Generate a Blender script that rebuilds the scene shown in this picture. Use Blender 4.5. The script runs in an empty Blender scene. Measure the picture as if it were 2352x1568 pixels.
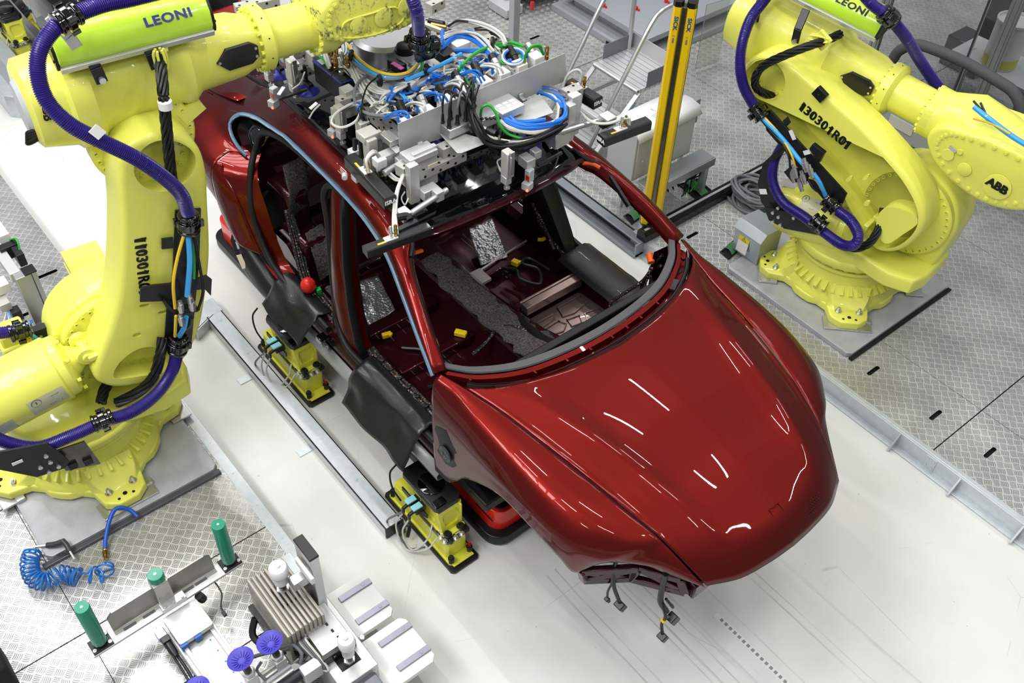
import bpy, bmesh, math, random
from mathutils import Vector, Matrix, noise
from mathutils.geometry import tessellate_polygon
random.seed(7)
SC = bpy.context.scene
COL = SC.collection
PI = math.pi
# ---------------------------------------------------------------- camera model
H = 5.34                                     # camera height above the hall floor, metres
FPX = 2356.0
RX = Vector((.62891197, .57063788, -.52805505)).normalized()   # rows: world axes in camera space
RY = Vector((.77692681, -.43573503, .4544444)).normalized()
RZ = Vector((.0292311, -.69606566, -.71738284)).normalized()
EYE = Vector((0, 0, H))
def ray(px, py):
    c = Vector((px - 1176., py - 784., FPX))
    return Vector((RX.dot(c), RY.dot(c), RZ.dot(c)))
def P(px, py, z=0.0):
    r = ray(px, py); return EYE + r * ((z - H) / r.z)
def PY(px, py, y):
    r = ray(px, py); return EYE + r * (y / r.y)
def PXX(px, py, x):
    r = ray(px, py); return EYE + r * (x / r.x)
def PP(px, py, M, k):
    """point of the viewing ray on the plane  local y = k  of frame M (returned in local coordinates)"""
    Mi = M.inverted(); o = Mi @ EYE; d = (Mi.to_3x3() @ ray(px, py))
    return o + d * ((k - o.y) / d.y)
cam = bpy.data.cameras.new('camera'); camo = bpy.data.objects.new('camera', cam); COL.objects.link(camo)
cam.sensor_width = 36; cam.lens = FPX / 2352 * 36; cam.clip_end = 100
camo.matrix_world = Matrix(((RX.x, -RX.y, -RX.z, 0), (RY.x, -RY.y, -RY.z, 0), (RZ.x, -RZ.y, -RZ.z, H), (0, 0, 0, 1)))
SC.camera = camo
# ---------------------------------------------------------------- materials
def lin(h):
    h = h.lstrip('#'); o = []
    for i in (0, 2, 4):
        c = int(h[i:i+2], 16) / 255; o.append(c / 12.92 if c <= .04045 else ((c + .055) / 1.055) ** 2.4)
    return (*o, 1)
class NT:
    def __init__(s, name):
        m = bpy.data.materials.new(name); m.use_nodes = True; s.m = m; s.t = m.node_tree
        s.b = s.t.nodes['Principled BSDF']
    def new(s, kind, **kw):
        n = s.t.nodes.new(kind)
        for k, v in kw.items(): setattr(n, k, v)
        return n
    def link(s, a, b): s.t.links.new(a, b)
    def put(s, sock, v):
        if isinstance(v, bpy.types.NodeSocket): s.link(v, sock)
        else: sock.default_value = v
    def math(s, op, a, b=0.0, c=0.0):
        n = s.new('ShaderNodeMath', operation=op)
        for i, v in enumerate((a, b, c)): s.put(n.inputs[i], v)
        return n.outputs[0]
    def coord(s, rot=0, scale=1, kind='Object'):
        c = s.new('ShaderNodeTexCoord').outputs[kind]
        mp = s.new('ShaderNodeMapping'); mp.inputs['Rotation'].default_value = (0, 0, rot)
        mp.inputs['Scale'].default_value = scale if hasattr(scale, '__len__') else (scale,) * 3
        s.link(c, mp.inputs[0]); return mp.outputs[0]
    def noise(s, vec, scale, detail=3, rough=.6):
        n = s.new('ShaderNodeTexNoise'); n.inputs['Scale'].default_value = scale
        n.inputs['Detail'].default_value = detail; n.inputs['Roughness'].default_value = rough
        s.link(vec, n.inputs['Vector']); return n.outputs[0]
    def ramp(s, f, stops):
        n = s.new('ShaderNodeValToRGB'); e = n.color_ramp.elements
        while len(e) < len(stops): e.new(.5)
        for el, (p, c) in zip(e, stops): el.position = p; el.color = lin(c) if isinstance(c, str) else (c, c, c, 1)
        s.link(f, n.inputs[0]); return n.outputs[0]
    def mix(s, f, a, b):
        n = s.new('ShaderNodeMix', data_type='RGBA')
        s.put(n.inputs[0], f); s.put(n.inputs[6], lin(a) if isinstance(a, str) else a); s.put(n.inputs[7], lin(b) if isinstance(b, str) else b)
        return n.outputs[2]
    def bump(s, h, dist=.001, strength=1):
        n = s.new('ShaderNodeBump'); n.inputs['Distance'].default_value = dist; n.inputs['Strength'].default_value = strength
        s.link(h, n.inputs['Height']); s.link(n.outputs[0], s.b.inputs['Normal'])
MATS = {}
def mat(name, col='#808080', rough=.5, metal=0., coat=0., spec=.5, emit=0, trans=0., ior=1.45, alpha=1, mottle=0, mscale=30, bump=0, bscale=200):
    if name in MATS: return MATS[name]
    n = NT(name); b = n.b
    b.inputs['Base Color'].default_value = lin(col); b.inputs['Roughness'].default_value = rough
    b.inputs['Metallic'].default_value = metal; b.inputs['Coat Weight'].default_value = coat
    b.inputs['Coat Roughness'].default_value = .04; b.inputs['Specular IOR Level'].default_value = spec
    b.inputs['Transmission Weight'].default_value = trans; b.inputs['IOR'].default_value = ior; b.inputs['Alpha'].default_value = alpha
    if emit: b.inputs['Emission Color'].default_value = lin(col); b.inputs['Emission Strength'].default_value = emit
    if mottle or bump:
        v = n.coord()
        if mottle:
            f = n.noise(v, mscale, 4)
            c = lin(col); k = 1 - mottle
            n.put(b.inputs['Base Color'], n.mix(n.ramp(f, [(.38, 0.), (.62, 1.)]), (c[0]*k, c[1]*k, c[2]*k, 1), c))
        if bump: n.bump(n.noise(v, bscale, 3), bump)
    MATS[name] = n.m; return n.m
YEL = mat('robot yellow paint', '#e6e664', .34, coat=.25, bump=.0005, bscale=220)
YEL2 = mat('fixture yellow paint', '#dedd44', .35, coat=.3)
def _yelw():
    n = NT('worn yellow paint'); v = n.coord(0, 1)
    f = n.noise(v, 9, 8, .75); g = n.noise(n.coord(.5, (3, 16, 5)), 3, 6, .7)
    k = n.math('MULTIPLY', n.ramp(f, [(.50, 0.), (.58, 1.)]), n.ramp(g, [(.47, 0.), (.58, 1.)]))
    n.put(n.b.inputs['Base Color'], n.mix(k, '#e6e664', '#55564a')); n.b.inputs['Roughness'].default_value = .4
    return n.m
YELW = _yelw()
BLK = mat('black plastic', '#121214', .38)
BLKM = mat('black steel plate', '#17171a', .42, coat=.1)
BLKG = mat('black gloss', '#060607', .08, coat=1)
RUB = mat('black rubber', '#0e0e10', .55)
PUR = mat('purple hose', '#2c1f78', .3, coat=.25)
GRY = mat('light grey paint', '#b9bcc0', .45)
PLT = mat('grey base plate steel', '#b2b4b9', .4, metal=.3, mottle=.12, mscale=9)
ZINC = mat('galvanised steel', '#cbd1d5', .38, metal=.5, mottle=.08, mscale=25)
ALU = mat('brushed aluminium', '#c4c6c8', .33, metal=.85, bump=.0002, bscale=300)
ALUW = mat('matt silver aluminium', '#cfd0cf', .42, metal=.55)
ALUD = mat('dark anodised metal', '#3b3c40', .35, metal=.6)
STL = mat('bright steel', '#d2d2d2', .28, metal=.85)
DST = mat('stained steel', '#77746c', .3, metal=.9, mottle=.25, mscale=14)
WHT = mat('white plastic', '#e8e8e6', .45)
REDP = mat('red plastic', '#c81e14', .35, coat=.4)
ORG = mat('orange plastic', '#f0641e', .4)
BLU = mat('blue tube', '#1f6fd0', .35, coat=.2)
LBLU = mat('light blue hose', '#3ba3e6', .35, coat=.2)
GRN = mat('green cable', '#2aa138', .4)
WCAB = mat('pale grey cable', '#c6c6c0', .42)
GCAB = mat('grey cable', '#6d6f74', .5)
BCAB = mat('black cable', '#131315', .42)
YCAB = mat('yellow cable', '#e0b928', .42)
TEAL = mat('green urethane roller', '#0f8a6c', .35, coat=.2)
CUP = mat('violet suction cup', '#4b45b4', .5)
BRS = mat('brass', '#b3904a', .28, metal=1)
TXT = mat('black lettering', '#0b0b0c', .5)
TXTB = mat('navy lettering', '#2b2f7c', .5)
TXTW = mat('white lettering', '#f2f2f2', .5)
LIME = mat('lime cover', '#c4ec3c', .3, coat=.5, mottle=.05, mscale=6)
LBL = mat('silver label', '#b7b7b0', .4)
CHR = mat('blue film on chrome strip', '#8fb6dc', .16, metal=.7, coat=.5)
GLSD = mat('tinted glass', '#0a1214', .04, coat=1)
FELT = mat('grey felt insulation', '#5d5654', .95, mottle=.75, mscale=85, bump=.006, bscale=110)
ACR = mat('clear acrylic', '#eef2e6', .05, trans=.92, ior=1.2)
# ---------------------------------------------------------------- mesh builder
def frame(o, x, y=None, z=None):
    """4x4 frame with origin o; give x and a hint for y or z"""
    x = Vector(x).normalized()
    if z is not None:
        z = Vector(z); y = z.cross(x).normalized(); z = x.cross(y)
    else:
        y = Vector(y); z = x.cross(y).normalized(); y = z.cross(x)
    M = Matrix((x, y, z)).transposed().to_4x4(); M.translation = Vector(o); return M
def axis_frame(p, d):
    d = Vector(d).normalized(); u = Vector((0, 0, 1)) if abs(d.z) < .9 else Vector((1, 0, 0))
    x = u.cross(d).normalized(); y = d.cross(x)
    M = Matrix((x, y, d)).transposed().to_4x4(); M.translation = Vector(p); return M
def cr(pts, n=6, closed=False):
    pts = [Vector(p) for p in pts]; N = len(pts); out = []
    if N < 3: return [pts[0].lerp(pts[-1], i / n) for i in range(n + 1)]
    for i in range(N if closed else N - 1):
        if closed: a, b, c, d = pts[i-1], pts[i], pts[(i+1) % N], pts[(i+2) % N]
        else: a, b, c, d = pts[max(i-1, 0)], pts[i], pts[i+1], pts[min(i+2, N-1)]
        if not closed and i == 0: a = b * 2 - c
        if not closed and i == N - 2: d = c * 2 - b
        for k in range(n):
            t = k / n
            out.append(.5 * ((2*b) + (c-a)*t + (2*a-5*b+4*c-d)*t*t + (3*b-a-3*c+d)*t**3))
    if not closed: out.append(pts[-1])
    return out
def resample(pts, n):
    L = [0]
    for a, b in zip(pts, pts[1:]): L.append(L[-1] + (b - a).length)
    out = []; j = 0
    for i in range(n):
        s = L[-1] * i / (n - 1)
        while j < len(pts) - 2 and L[j+1] < s: j += 1
        t = 0 if L[j+1] == L[j] else (s - L[j]) / (L[j+1] - L[j]); out.append(pts[j].lerp(pts[j+1], min(max(t, 0), 1)))
    return out
def curve(pts, n=24): return resample(cr(pts, 10), n)
def rrect(w, h, r, n=4):
    o = []
    for cx, cy, a in ((w/2-r, h/2-r, 0), (-w/2+r, h/2-r, 90), (-w/2+r, -h/2+r, 180), (w/2-r, -h/2+r, 270)):
        for i in range(n + 1):
            t = math.radians(a + 90 * i / n); o.append((cx + r*math.cos(t), cy + r*math.sin(t)))
    return o
def circ(cx, cy, r, n=32, ry=None, a0=0):
    return [(cx + r*math.cos(2*PI*i/n + a0), cy + (ry or r)*math.sin(2*PI*i/n + a0)) for i in range(n)]
class MB:
    def __init__(s, M=None): s.b = bmesh.new(); s.M = M or Matrix(); s.mi = 0
    def v(s, p): return s.b.verts.new(s.M @ Vector(p))
    def f(s, vs):
        try: q = s.b.faces.new(vs); q.material_index = s.mi; return q
        except ValueError: return None
    def at(s, M): s.M = M; return s
    def mat(s, i): s.mi = i; return s
    def grid(s, rows, closed_u=False, closed_v=False):
        V = [[s.v(p) for p in r] for r in rows]; n = len(V); m = len(V[0])
        for i in range(n if closed_u else n - 1):
            for j in range(m if closed_v else m - 1):
                s.f((V[i][j], V[i][(j+1) % m], V[(i+1) % n][(j+1) % m], V[(i+1) % n][j]))
        return V
    def box(s, c, size, R=None):
        c = Vector(c); h = [x / 2 for x in size]; vs = []
        for sx in (-1, 1):
            for sy in (-1, 1):
                for sz in (-1, 1):
                    d = Vector((sx*h[0], sy*h[1], sz*h[2])); vs.append(s.v(c + (R @ d if R else d)))
        for q in ((0,1,3,2), (4,6,7,5), (0,4,5,1), (2,3,7,6), (0,2,6,4), (1,5,7,3)): s.f([vs[i] for i in q])
        return s
    def bar(s, a, b, w, h, up=(0, 0, 1)):
        a, b = Vector(a), Vector(b); d = b - a
        if abs(d.normalized().dot(Vector(up))) > .98: up = (1, 0, 0)
        F = frame((a + b) / 2, d, z=up); return s.box((a+b)/2, (d.length, w, h), F.to_3x3())
    def loft(s, rings, cap=True, closed=True):
        V = s.grid(rings, closed_v=closed)
        if cap: s.f(V[0][::-1]); s.f(V[-1])
        return V
    def lathe(s, prof, o=(0, 0, 0), d=(0, 0, 1), n=24, cap=True):
        F = axis_frame(o, d)
        return s.loft([[F @ Vector((r*math.cos(2*PI*i/n), r*math.sin(2*PI*i/n), z)) for i in range(n)] for r, z in prof], cap)
    def cyl(s, a, b, r, r2=None, n=16):
        a, b = Vector(a), Vector(b); s.lathe([(r, 0), (r if r2 is None else r2, (b - a).length)], a, b - a, n); return s
    def tube(s, pts, r, n=8, k=5, closed=False, ridge=None, smooth=True):
        pts = cr(pts, k, closed) if smooth else [Vector(p) for p in pts]
        if ridge:
            L = sum((b - a).length for a, b in zip(pts, pts[1:])); c = max(4, int(L / ridge) * 4); pts = resample(pts, c)
            rad = [r if (i % 4) < 2 else r * .86 for i in range(c)]
        else: rad = [r] * len(pts)
        rings = []; t0 = None; x = None
        for i, p in enumerate(pts):
            t = (pts[(i+1) % len(pts)] - pts[i-1]) if closed or 0 < i < len(pts)-1 else (pts[1] - pts[0] if i == 0 else pts[-1] - pts[-2])
            t = t.normalized()
            if x is None: x = axis_frame(p, t).to_3x3().col[0]
            x = (x - t * x.dot(t)).normalized(); y = t.cross(x)
            rings.append([p + (x*math.cos(2*PI*j/n) + y*math.sin(2*PI*j/n)) * rad[i] for j in range(n)])
        if closed: s.grid(rings, True, True)
        else: s.loft(rings)
        return s
    def ball(s, c, r, sc=(1, 1, 1), n=14):
        c = Vector(c); rings = []
        for i in range(1, n):
            a = PI * i / n
            rings.append([c + Vector((r*sc[0]*math.sin(a)*math.cos(2*PI*j/n), r*sc[1]*math.sin(a)*math.sin(2*PI*j/n), -r*sc[2]*math.cos(a))) for j in range(n)])
        s.loft(rings); return s
    def plate(s, outer, t, holes=(), rd=0, axis='y', back=True):
        """thick plate: outline in local (x,z), front face at y=0, body towards +y (axis 'z': outline in (x,y), top at z=0, body to -z).
        holes: (polygon, depth or None, floor?)"""
        if axis == 'y': mk = lambda p, d: (p[0], d, p[1])
        else: mk = lambda p, d: (p[0], p[1], -d)
        outer = [tuple(p[:2]) for p in outer]
        area = sum(a[0]*b[1] - b[0]*a[1] for a, b in zip(outer, outer[1:] + outer[:1]))
        if area < 0: outer = outer[::-1]
        def off(poly, d):
            o = []; n = len(poly)
            for i in range(n):
                a, b, c = Vector(poly[i-1]), Vector(poly[i]), Vector(poly[(i+1) % n])
                e1 = (b - a); e2 = (c - b)
                e1 = e1.normalized() if e1.length > 1e-9 else Vector((1, 0)); e2 = e2.normalized() if e2.length > 1e-9 else e1
                nn = Vector((-e1.y - e2.y, e1.x + e2.x)); l = nn.length
                nn = nn / l if l > 1e-6 else Vector((-e1.y, e1.x)); o.append(tuple(b + nn * d / max(.5, nn.dot(Vector((-e1.y, e1.x))))))
            return o
        rings = []
        if rd:
            for i in range(4):
                a = PI / 2 * i / 3; rings.append((off(outer, rd * (1 - math.sin(a))), rd * (1 - math.cos(a))))
        else: rings.append((outer, 0))
        rings.append((outer, t))
        front = rings[0][0]
        V = s.grid([[mk(p, d) for p in poly] for poly, d in rings], closed_v=True)
        loops = [[Vector((p[0], p[1], 0)) for p in front]]; allv = list(V[0])
        for hp, dep, floor in holes:
            dd = t if dep is None else dep
            A = [s.v(mk(p, 0)) for p in hp]; B = [s.v(mk(p, dd)) for p in hp]; n = len(A)
            for i in range(n): s.f((A[i], A[(i+1) % n], B[(i+1) % n], B[i]))
            if floor: s.f(B)
            loops.append([Vector((p[0], p[1], 0)) for p in hp]); allv += A
        for tri in tessellate_polygon(loops): s.f([allv[i] for i in tri])
        if back: s.f(V[-1][::-1])
        return s
    def prism(s, poly, t, rd=0): return s.plate(poly, t, (), rd, 'z')
    def bolts(s, pts, d, r=.012, h=.01):
        for p in pts:
            s.cyl(p, Vector(p) + Vector(d).normalized() * h, r, n=6)
        return s
    def text(s, txt, F, size, bold=0, shear=0, ext=.0008, space=1.0, sx=1.0):
        cu = bpy.data.curves.new('t', 'FONT'); cu.body = txt; cu.size = size; cu.align_x = 'CENTER'; cu.align_y = 'CENTER'
        cu.offset = bold; cu.shear = shear; cu.extrude = ext; cu.resolution_u = 3; cu.space_character = space
        o = bpy.data.objects.new('t', cu); COL.objects.link(o); dg = bpy.context.evaluated_depsgraph_get(); dg.update()
        me = bpy.data.meshes.new_from_object(o.evaluated_get(dg))
        T = s.M @ F @ Matrix.Diagonal((sx, 1, 1, 1)); vs = [s.b.verts.new(T @ v.co) for v in me.vertices]
        for p in me.polygons: s.f([vs[i] for i in p.vertices])
        bpy.data.objects.remove(o); bpy.data.meshes.remove(me); bpy.data.curves.remove(cu); return s
    def build(s, name, mats, parent=None, bev=0, smooth=38, solid=0, sub=0, fixn=True, seg=2):
        b = s.b
        if fixn: bmesh.ops.recalc_face_normals(b, faces=b.faces)
        me = bpy.data.meshes.new(name)
        org = wloc(parent) if parent else None
        if org is not None: bmesh.ops.translate(b, verts=b.verts, vec=-org)
        b.to_mesh(me); b.free()
        for m in (mats if isinstance(mats, (list, tuple)) else [mats]): me.materials.append(m)
        if smooth:
            me.shade_smooth(); me.set_sharp_from_angle(angle=math.radians(smooth))
        o = bpy.data.objects.new(name, me); COL.objects.link(o)
        if parent: o.parent = parent
        if solid:
            q = o.modifiers.new('s', 'SOLIDIFY'); q.thickness = solid; q.offset = -1
        if sub:
            q = o.modifiers.new('d', 'SUBSURF'); q.levels = q.render_levels = sub
        if bev:
            q = o.modifiers.new('b', 'BEVEL'); q.width = bev; q.segments = seg; q.limit_method = 'ANGLE'; q.angle_limit = math.radians(40); q.harden_normals = False
        return o
def wloc(o):
    p = Vector((0, 0, 0))
    while o: p += o.location; o = o.parent
    return p
def tag(o, label, cat, group=None):
    o['label'] = label; o['category'] = cat
    if group: o['group'] = group
    return o
def thing(name, loc, label, cat, group=None):
    o = bpy.data.objects.new(name, None); COL.objects.link(o); o.location = loc; o.empty_display_size = .1
    return tag(o, label, cat, group)
def struct(o): o['kind'] = 'structure'; return o
def copytree(o, loc, label, parent=None):
    c = o.copy(); COL.objects.link(c)
    if parent is None: c.location = loc; c['label'] = label
    else: c.parent = parent
    for ch in o.children: copytree(ch, None, None, c)
    return c
# ================================================================ the hall: floor, platforms, rails
def floor_mat():
    n = NT('light grey epoxy floor'); v = n.coord(0, 1)
    a = n.noise(v, 1.3, 5); b = n.noise(v, 90, 2)
    base = n.mix(n.ramp(a, [(.35, 0.), (.65, 1.)]), '#d3d4d0', '#dddedb')
    # long tyre and trolley marks running along the line in front of the car
    sep = n.new('ShaderNodeSeparateXYZ'); n.link(v, sep.inputs[0]); x, y = sep.outputs[0], sep.outputs[1]
    w = n.math('ADD', y, n.math('MULTIPLY', n.noise(n.coord(0, (.8, .3, 1)), 1, 1), .05))
    tot = None
    for yc, wd, k in ((2.33, .006, .5), (2.395, .005, .4), (2.62, .004, .55), (2.66, .008, .4), (2.735, .004, .6), (2.80, .02, .22), (3.02, .005, .3), (3.28, .006, .45), (3.33, .004, .4), (3.52, .012, .25)):
        d = n.math('ABSOLUTE', n.math('SUBTRACT', w, yc + .025)); m = n.math('MULTIPLY', n.math('LESS_THAN', d, wd), k)
        tot = m if tot is None else n.math('MAXIMUM', tot, m)
    tex = n.ramp(n.noise(n.coord(0, (3, 60, 1)), 1, 4), [(.35, 0.), (.7, 1.)])
    tot = n.math('MULTIPLY', n.math('MULTIPLY', tot, tex), n.math('GREATER_THAN', x, -2.3))
    wv = n.new('ShaderNodeTexVoronoi', feature='DISTANCE_TO_EDGE'); wv.inputs['Scale'].default_value = 1.1; n.link(n.coord(.4, (1, 1, 1)), wv.inputs['Vector'])
    scr = n.math('MULTIPLY', n.math('MULTIPLY', n.math('LESS_THAN', wv.outputs[0], .0016), .3), n.ramp(n.noise(v, 3, 2), [(.5, 0.), (.62, 1.)]))
    dots = n.math('MULTIPLY', n.math('GREATER_THAN', n.noise(v, 42, 1), .80), .7)
    tot = n.math('MAXIMUM', n.math('MAXIMUM', tot, scr), dots)
    n.put(n.b.inputs['Base Color'], n.mix(tot, base, '#4b4a47'))
    n.put(n.b.inputs['Roughness'], n.ramp(a, [(.3, .26), (.7, .36)])); n.b.inputs['Specular IOR Level'].default_value = .45
    n.bump(b, .0002); return n.m
def tread_mat():
    n = NT('five bar tread plate'); v = n.coord(PI / 4 + .03, 1 / .052)
    sep = n.new('ShaderNodeSeparateXYZ'); n.link(v, sep.inputs[0])
    fx, fy = (n.math('FLOOR', s) for s in sep.outputs[:2]); ux, uy = (n.math('FRACT', s) for s in sep.outputs[:2])
    par = n.math('MODULO', n.math('ABSOLUTE', n.math('ADD', fx, fy)), 2)
    def bars(u, w):
        c = n.math('SUBTRACT', u, .5)
        w2 = n.math('ADD', w, n.math('MULTIPLY', n.math('MULTIPLY', c, c), .5))
        tri = n.math('ABSOLUTE', n.math('SUBTRACT', n.math('FRACT', n.math('MULTIPLY', w2, 5)), .5))
        b = n.ramp(tri, [(.08, 1.), (.30, 0.)])
        return n.math('MULTIPLY', b, n.math('LESS_THAN', n.math('ABSOLUTE', c), .37))
    h = n.math('ADD', n.math('MULTIPLY', bars(ux, uy), par), n.math('MULTIPLY', bars(uy, ux), n.math('SUBTRACT', 1, par)))
    big = n.noise(n.coord(0, 1), 2.5, 4)
    n.put(n.b.inputs['Base Color'], n.ramp(big, [(.3, '#c4c4c2'), (.7, '#dededb')]))
    n.b.inputs['Metallic'].default_value = .7
    n.put(n.b.inputs['Roughness'], n.math('SUBTRACT', n.ramp(big, [(.3, .36), (.7, .46)]), n.math('MULTIPLY', h, .2)))
    n.bump(h, .004); return n.m
FLOORM = floor_mat(); TREAD = tread_mat()
SLOT = mat('dark opening', '#050505', .8)
b = MB(); b.box((-4, 3, -.05), (22, 22, .1)); struct(b.build('floor', FLOORM, smooth=0))
ZP = .13                                           # top of the raised tread-plate platforms
def deck(name, poly, slots=(), z=ZP, t=.012):
    b = MB(Matrix.Translation((0, 0, z))); hs = []
    for (cx, cy, l, w, a) in slots:
        hs.append(([(cx + x*math.cos(a) - y*math.sin(a), cy + x*math.sin(a) + y*math.cos(a)) for x, y in rrect(l, w, w*.48)], .05, True))
    b.plate(poly, t, hs, 0, "z", not hs)
    b.b.faces.ensure_lookup_table()
    for f_ in b.b.faces:
        if f_.calc_center_median().z < z - t - .004: f_.material_index = 1
    return struct(b.build(name, [TREAD, SLOT], smooth=0))
# right platform: sheets separated by narrow seams; edge runs along Y = 4.84
YE = 4.84; XS = (-13.0, -6.30, -4.16, -1.40, 3)
g = .004; ROWS = (YE + .02, 5.42, 6.9, 8.4, 11.5)
slot_pts = [(-1.93, 5.08), (-1.57, 5.10), (-1.27, 5.12)]
for i in range(4):
    for j in range(4):
        x0, x1, y0, y1 = XS[i] + g, XS[i+1] - g, ROWS[j] + g*.5, ROWS[j+1] - g*.5
        sl = []
        for px, py in ((2006, 851), (2149, 953), (2274, 1039), (1228, 86), (1405, 40), (1590, 540), (1460, 495), (1900, 890)):
            q = P(px, py, ZP)
            if x0 + .1 < q.x < x1 - .1 and y0 + .06 < q.y < y1 - .06: sl.append((q.x, q.y, .125, .03, PI/2))
        deck('floor_platform_right', [(x0, y0), (x1, y0), (x1, y1), (x0, y1)], sl)
b = MB(); b.box((-5, 8.2, .055), (16, 6.6, .1)); struct(b.build('floor_subframe_right', SLOT, smooth=0))
b = MB(); b.box((-2.0, YE - .0, .065), (4.4, .05, .13)); b.box((-2.0, YE - .03, .006), (4.4, .09, .012))
b.box((-2.0, YE + .008, ZP - .003), (4.4, .035, .012))
kb = struct(b.build('trim_1', ZINC, bev=.003))
for i, (px, py) in enumerate(((2070, 1005), (2208, 1105), (2345, 1218))):
    q = P(px, py, .02); b = MB(frame((q.x, YE - .025, 0), (0, -1, 0), z=(0, 0, 1)))
    b.plate([(0, 0), (.085, 0), (.085, .02), (.0, .125)], .014); b.build('gusset', ZINC, kb, bev=.002)
q = P(2150, 1048, .1); b = MB(); b.box((q.x, YE - .026, .065), (.075, .008, .11))
b.bolts([(q.x + dx, YE - .03, z) for dx in (-.022, .022) for z in (.04, .095)], (0, -1, 0), .008, .006); b.build('joint_plate', ZINC, kb, bev=.001)
# left platform
XL = (-9.0, -5.30, -4.60, -3.53, -2.93, 1.0); YL0, YL1 = -3.5, 1.16
for i in range(5):
    x0, x1 = XL[i] + g, XL[i+1] - g
    sl = []
    for px, py in ((92, 636), (98, 705), (152, 718), (140, 780)):
        q = P(px, py, ZP)
        if x0 + .1 < q.x < x1 - .1: sl.append((q.x, q.y - .02, .30, .032, PI/2 + .0))
    ye = YL1
    for (y0, y1) in ((YL0, .045), (.045 + g, ye)):
        deck('floor_platform_left', [(x0, y0), (x1, y0), (x1, y1), (x0, y1)], [s for s in sl if y0 < s[1] < y1 - .2])
b = MB(); b.box((-4.0, -1.2, .055), (10, 3.1, .1)); struct(b.build('floor_subframe_left', SLOT, smooth=0))
b = MB(); b.box((-5.0, .74, .055), (8.0, .78, .1)); struct(b.build('floor_subframe_left', SLOT, smooth=0))
b = MB()
b.box((-3.95, YL1 + .035, ZP - .004), (1.6, .07, .014)); b.box((-3.95, YL1 + .065, .06), (1.6, .01, .12)); b.box((-3.0, YL1 + .0, .06), (.5, .012, .12))
b.bolts([(-4.3 + .3*i, YL1 + .035, ZP + .003) for i in range(4)], (0, 0, 1), .006, .003)
struct(b.build('trim_2', ZINC, bev=.002))
# guide rail on the hall floor beside the line, with its splayed end behind the left robot
b = MB(); ya, yb = 1.725, 1.845
b.box((-4.28, (ya+yb)/2, .085), (2.36, yb-ya, .01)); b.box((-4.28, ya + .004, .045), (2.36, .008, .09)); b.box((-4.28, yb - .004, .045), (2.36, .008, .09))
for s in (-5.3, -4.9, -4.44, -3.98, -3.52): b.cyl((s, (ya+yb)/2, .09), (s, (ya+yb)/2, .0915), .016); b.cyl((s, (ya+yb)/2, .0915), (s, (ya+yb)/2, .0935), .008, n=6)
gr = b.build('guide_rail', ZINC, bev=.002); tag(gr, 'long galvanised guide rail channel bolted along the white floor beside the red car body', 'rail')
for x_ in (-3.98, -4.77): b = MB(); b.box((x_, ya-.05, .004), (.06, .09, .006)); b.build('foot_tab', ZINC, gr)
b = MB(); b.box((-3.095, (ya+yb)/2, .05), (.01, yb-ya+.01, .09)); b.box((-3.07, yb-.04, .06), (.06, .05, .05)); b.tube([(-3.06, yb-.04, .09), (-3.02, yb-.0, .12), (-3.0, yb-.03, .05)], .012); b.build('rail_end_socket', BLKM, gr, bev=.003)
b = MB(); p0, p1 = Vector((-5.46, (ya+yb)/2, 0)), P(440, 775, 0); d = (p1 - p0); d.z = 0
for o_ in (-.03, .06):
    nrm = Vector((-d.y, d.x, 0)).normalized() * o_; b.bar(p0 + nrm + Vector((0, 0, .045)), p1 + nrm + Vector((0, 0, .045)), .01, .09)
b.bar(p0 + Vector((0, 0, .086)), p1 + Vector((0, 0, .086)), .1, .008); b.box((-5.47, (ya+yb)/2, .086), (.16, .14, .01))
tag(b.build('guide_rail', ZINC, bev=.002), 'short splayed galvanised rail end angled off the long rail behind the yellow robot arm', 'rail')
# coded positioning tape on the floor
b = MB(); y = 2.935; b.box((.0, y, .0006), (3.0, .036, .0012)); b.mat(1)
for i in range(60): b.box((-1.45 + i*.034, y, .0013), (.019, .02, .0006))
tag(b.build('floor_tape', [mat('white tape', '#e3e3e0', .5), mat('tape grey', '#8b8b8b', .5)], smooth=0), 'white positioning tape with a row of small grey squares stuck to the floor', 'tape')
# ================================================================ red car body (car frame: x forward = world X, y left, z above its own ground line)
YC, LIFT = 2.926, .45
CM = Matrix.Translation((0, YC, LIFT))
def C(px, py, z): return CM.inverted() @ P(px, py, z + LIFT)
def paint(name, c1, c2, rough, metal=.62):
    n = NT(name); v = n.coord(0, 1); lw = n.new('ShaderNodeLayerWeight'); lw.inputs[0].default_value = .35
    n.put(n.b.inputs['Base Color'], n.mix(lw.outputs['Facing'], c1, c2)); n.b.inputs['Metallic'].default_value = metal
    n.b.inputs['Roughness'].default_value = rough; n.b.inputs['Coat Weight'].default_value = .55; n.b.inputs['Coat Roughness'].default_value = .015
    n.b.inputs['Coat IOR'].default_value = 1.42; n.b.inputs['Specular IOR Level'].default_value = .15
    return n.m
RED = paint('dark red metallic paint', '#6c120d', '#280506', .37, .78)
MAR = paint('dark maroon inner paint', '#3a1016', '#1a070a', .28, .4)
MARL = paint('maroon paint lightened for reflection', '#9a8580', '#4a3836', .28, .7)  # same inner paint lightened in colour to stand in for its bright reflection
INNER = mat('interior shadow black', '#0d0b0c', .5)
PRIM = mat('grey primer flange', '#8d8784', .5)
CARC = 'car body'
car = thing('car_body', (-3.7, YC, LIFT), 'glossy dark red car body shell without doors, wheels or windscreen on yellow stands', 'car')
def mir(pts): return [Vector((p[0], -p[1], p[2])) for p in pts]
def V3(l): return [Vector(p) for p in l]
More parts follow.
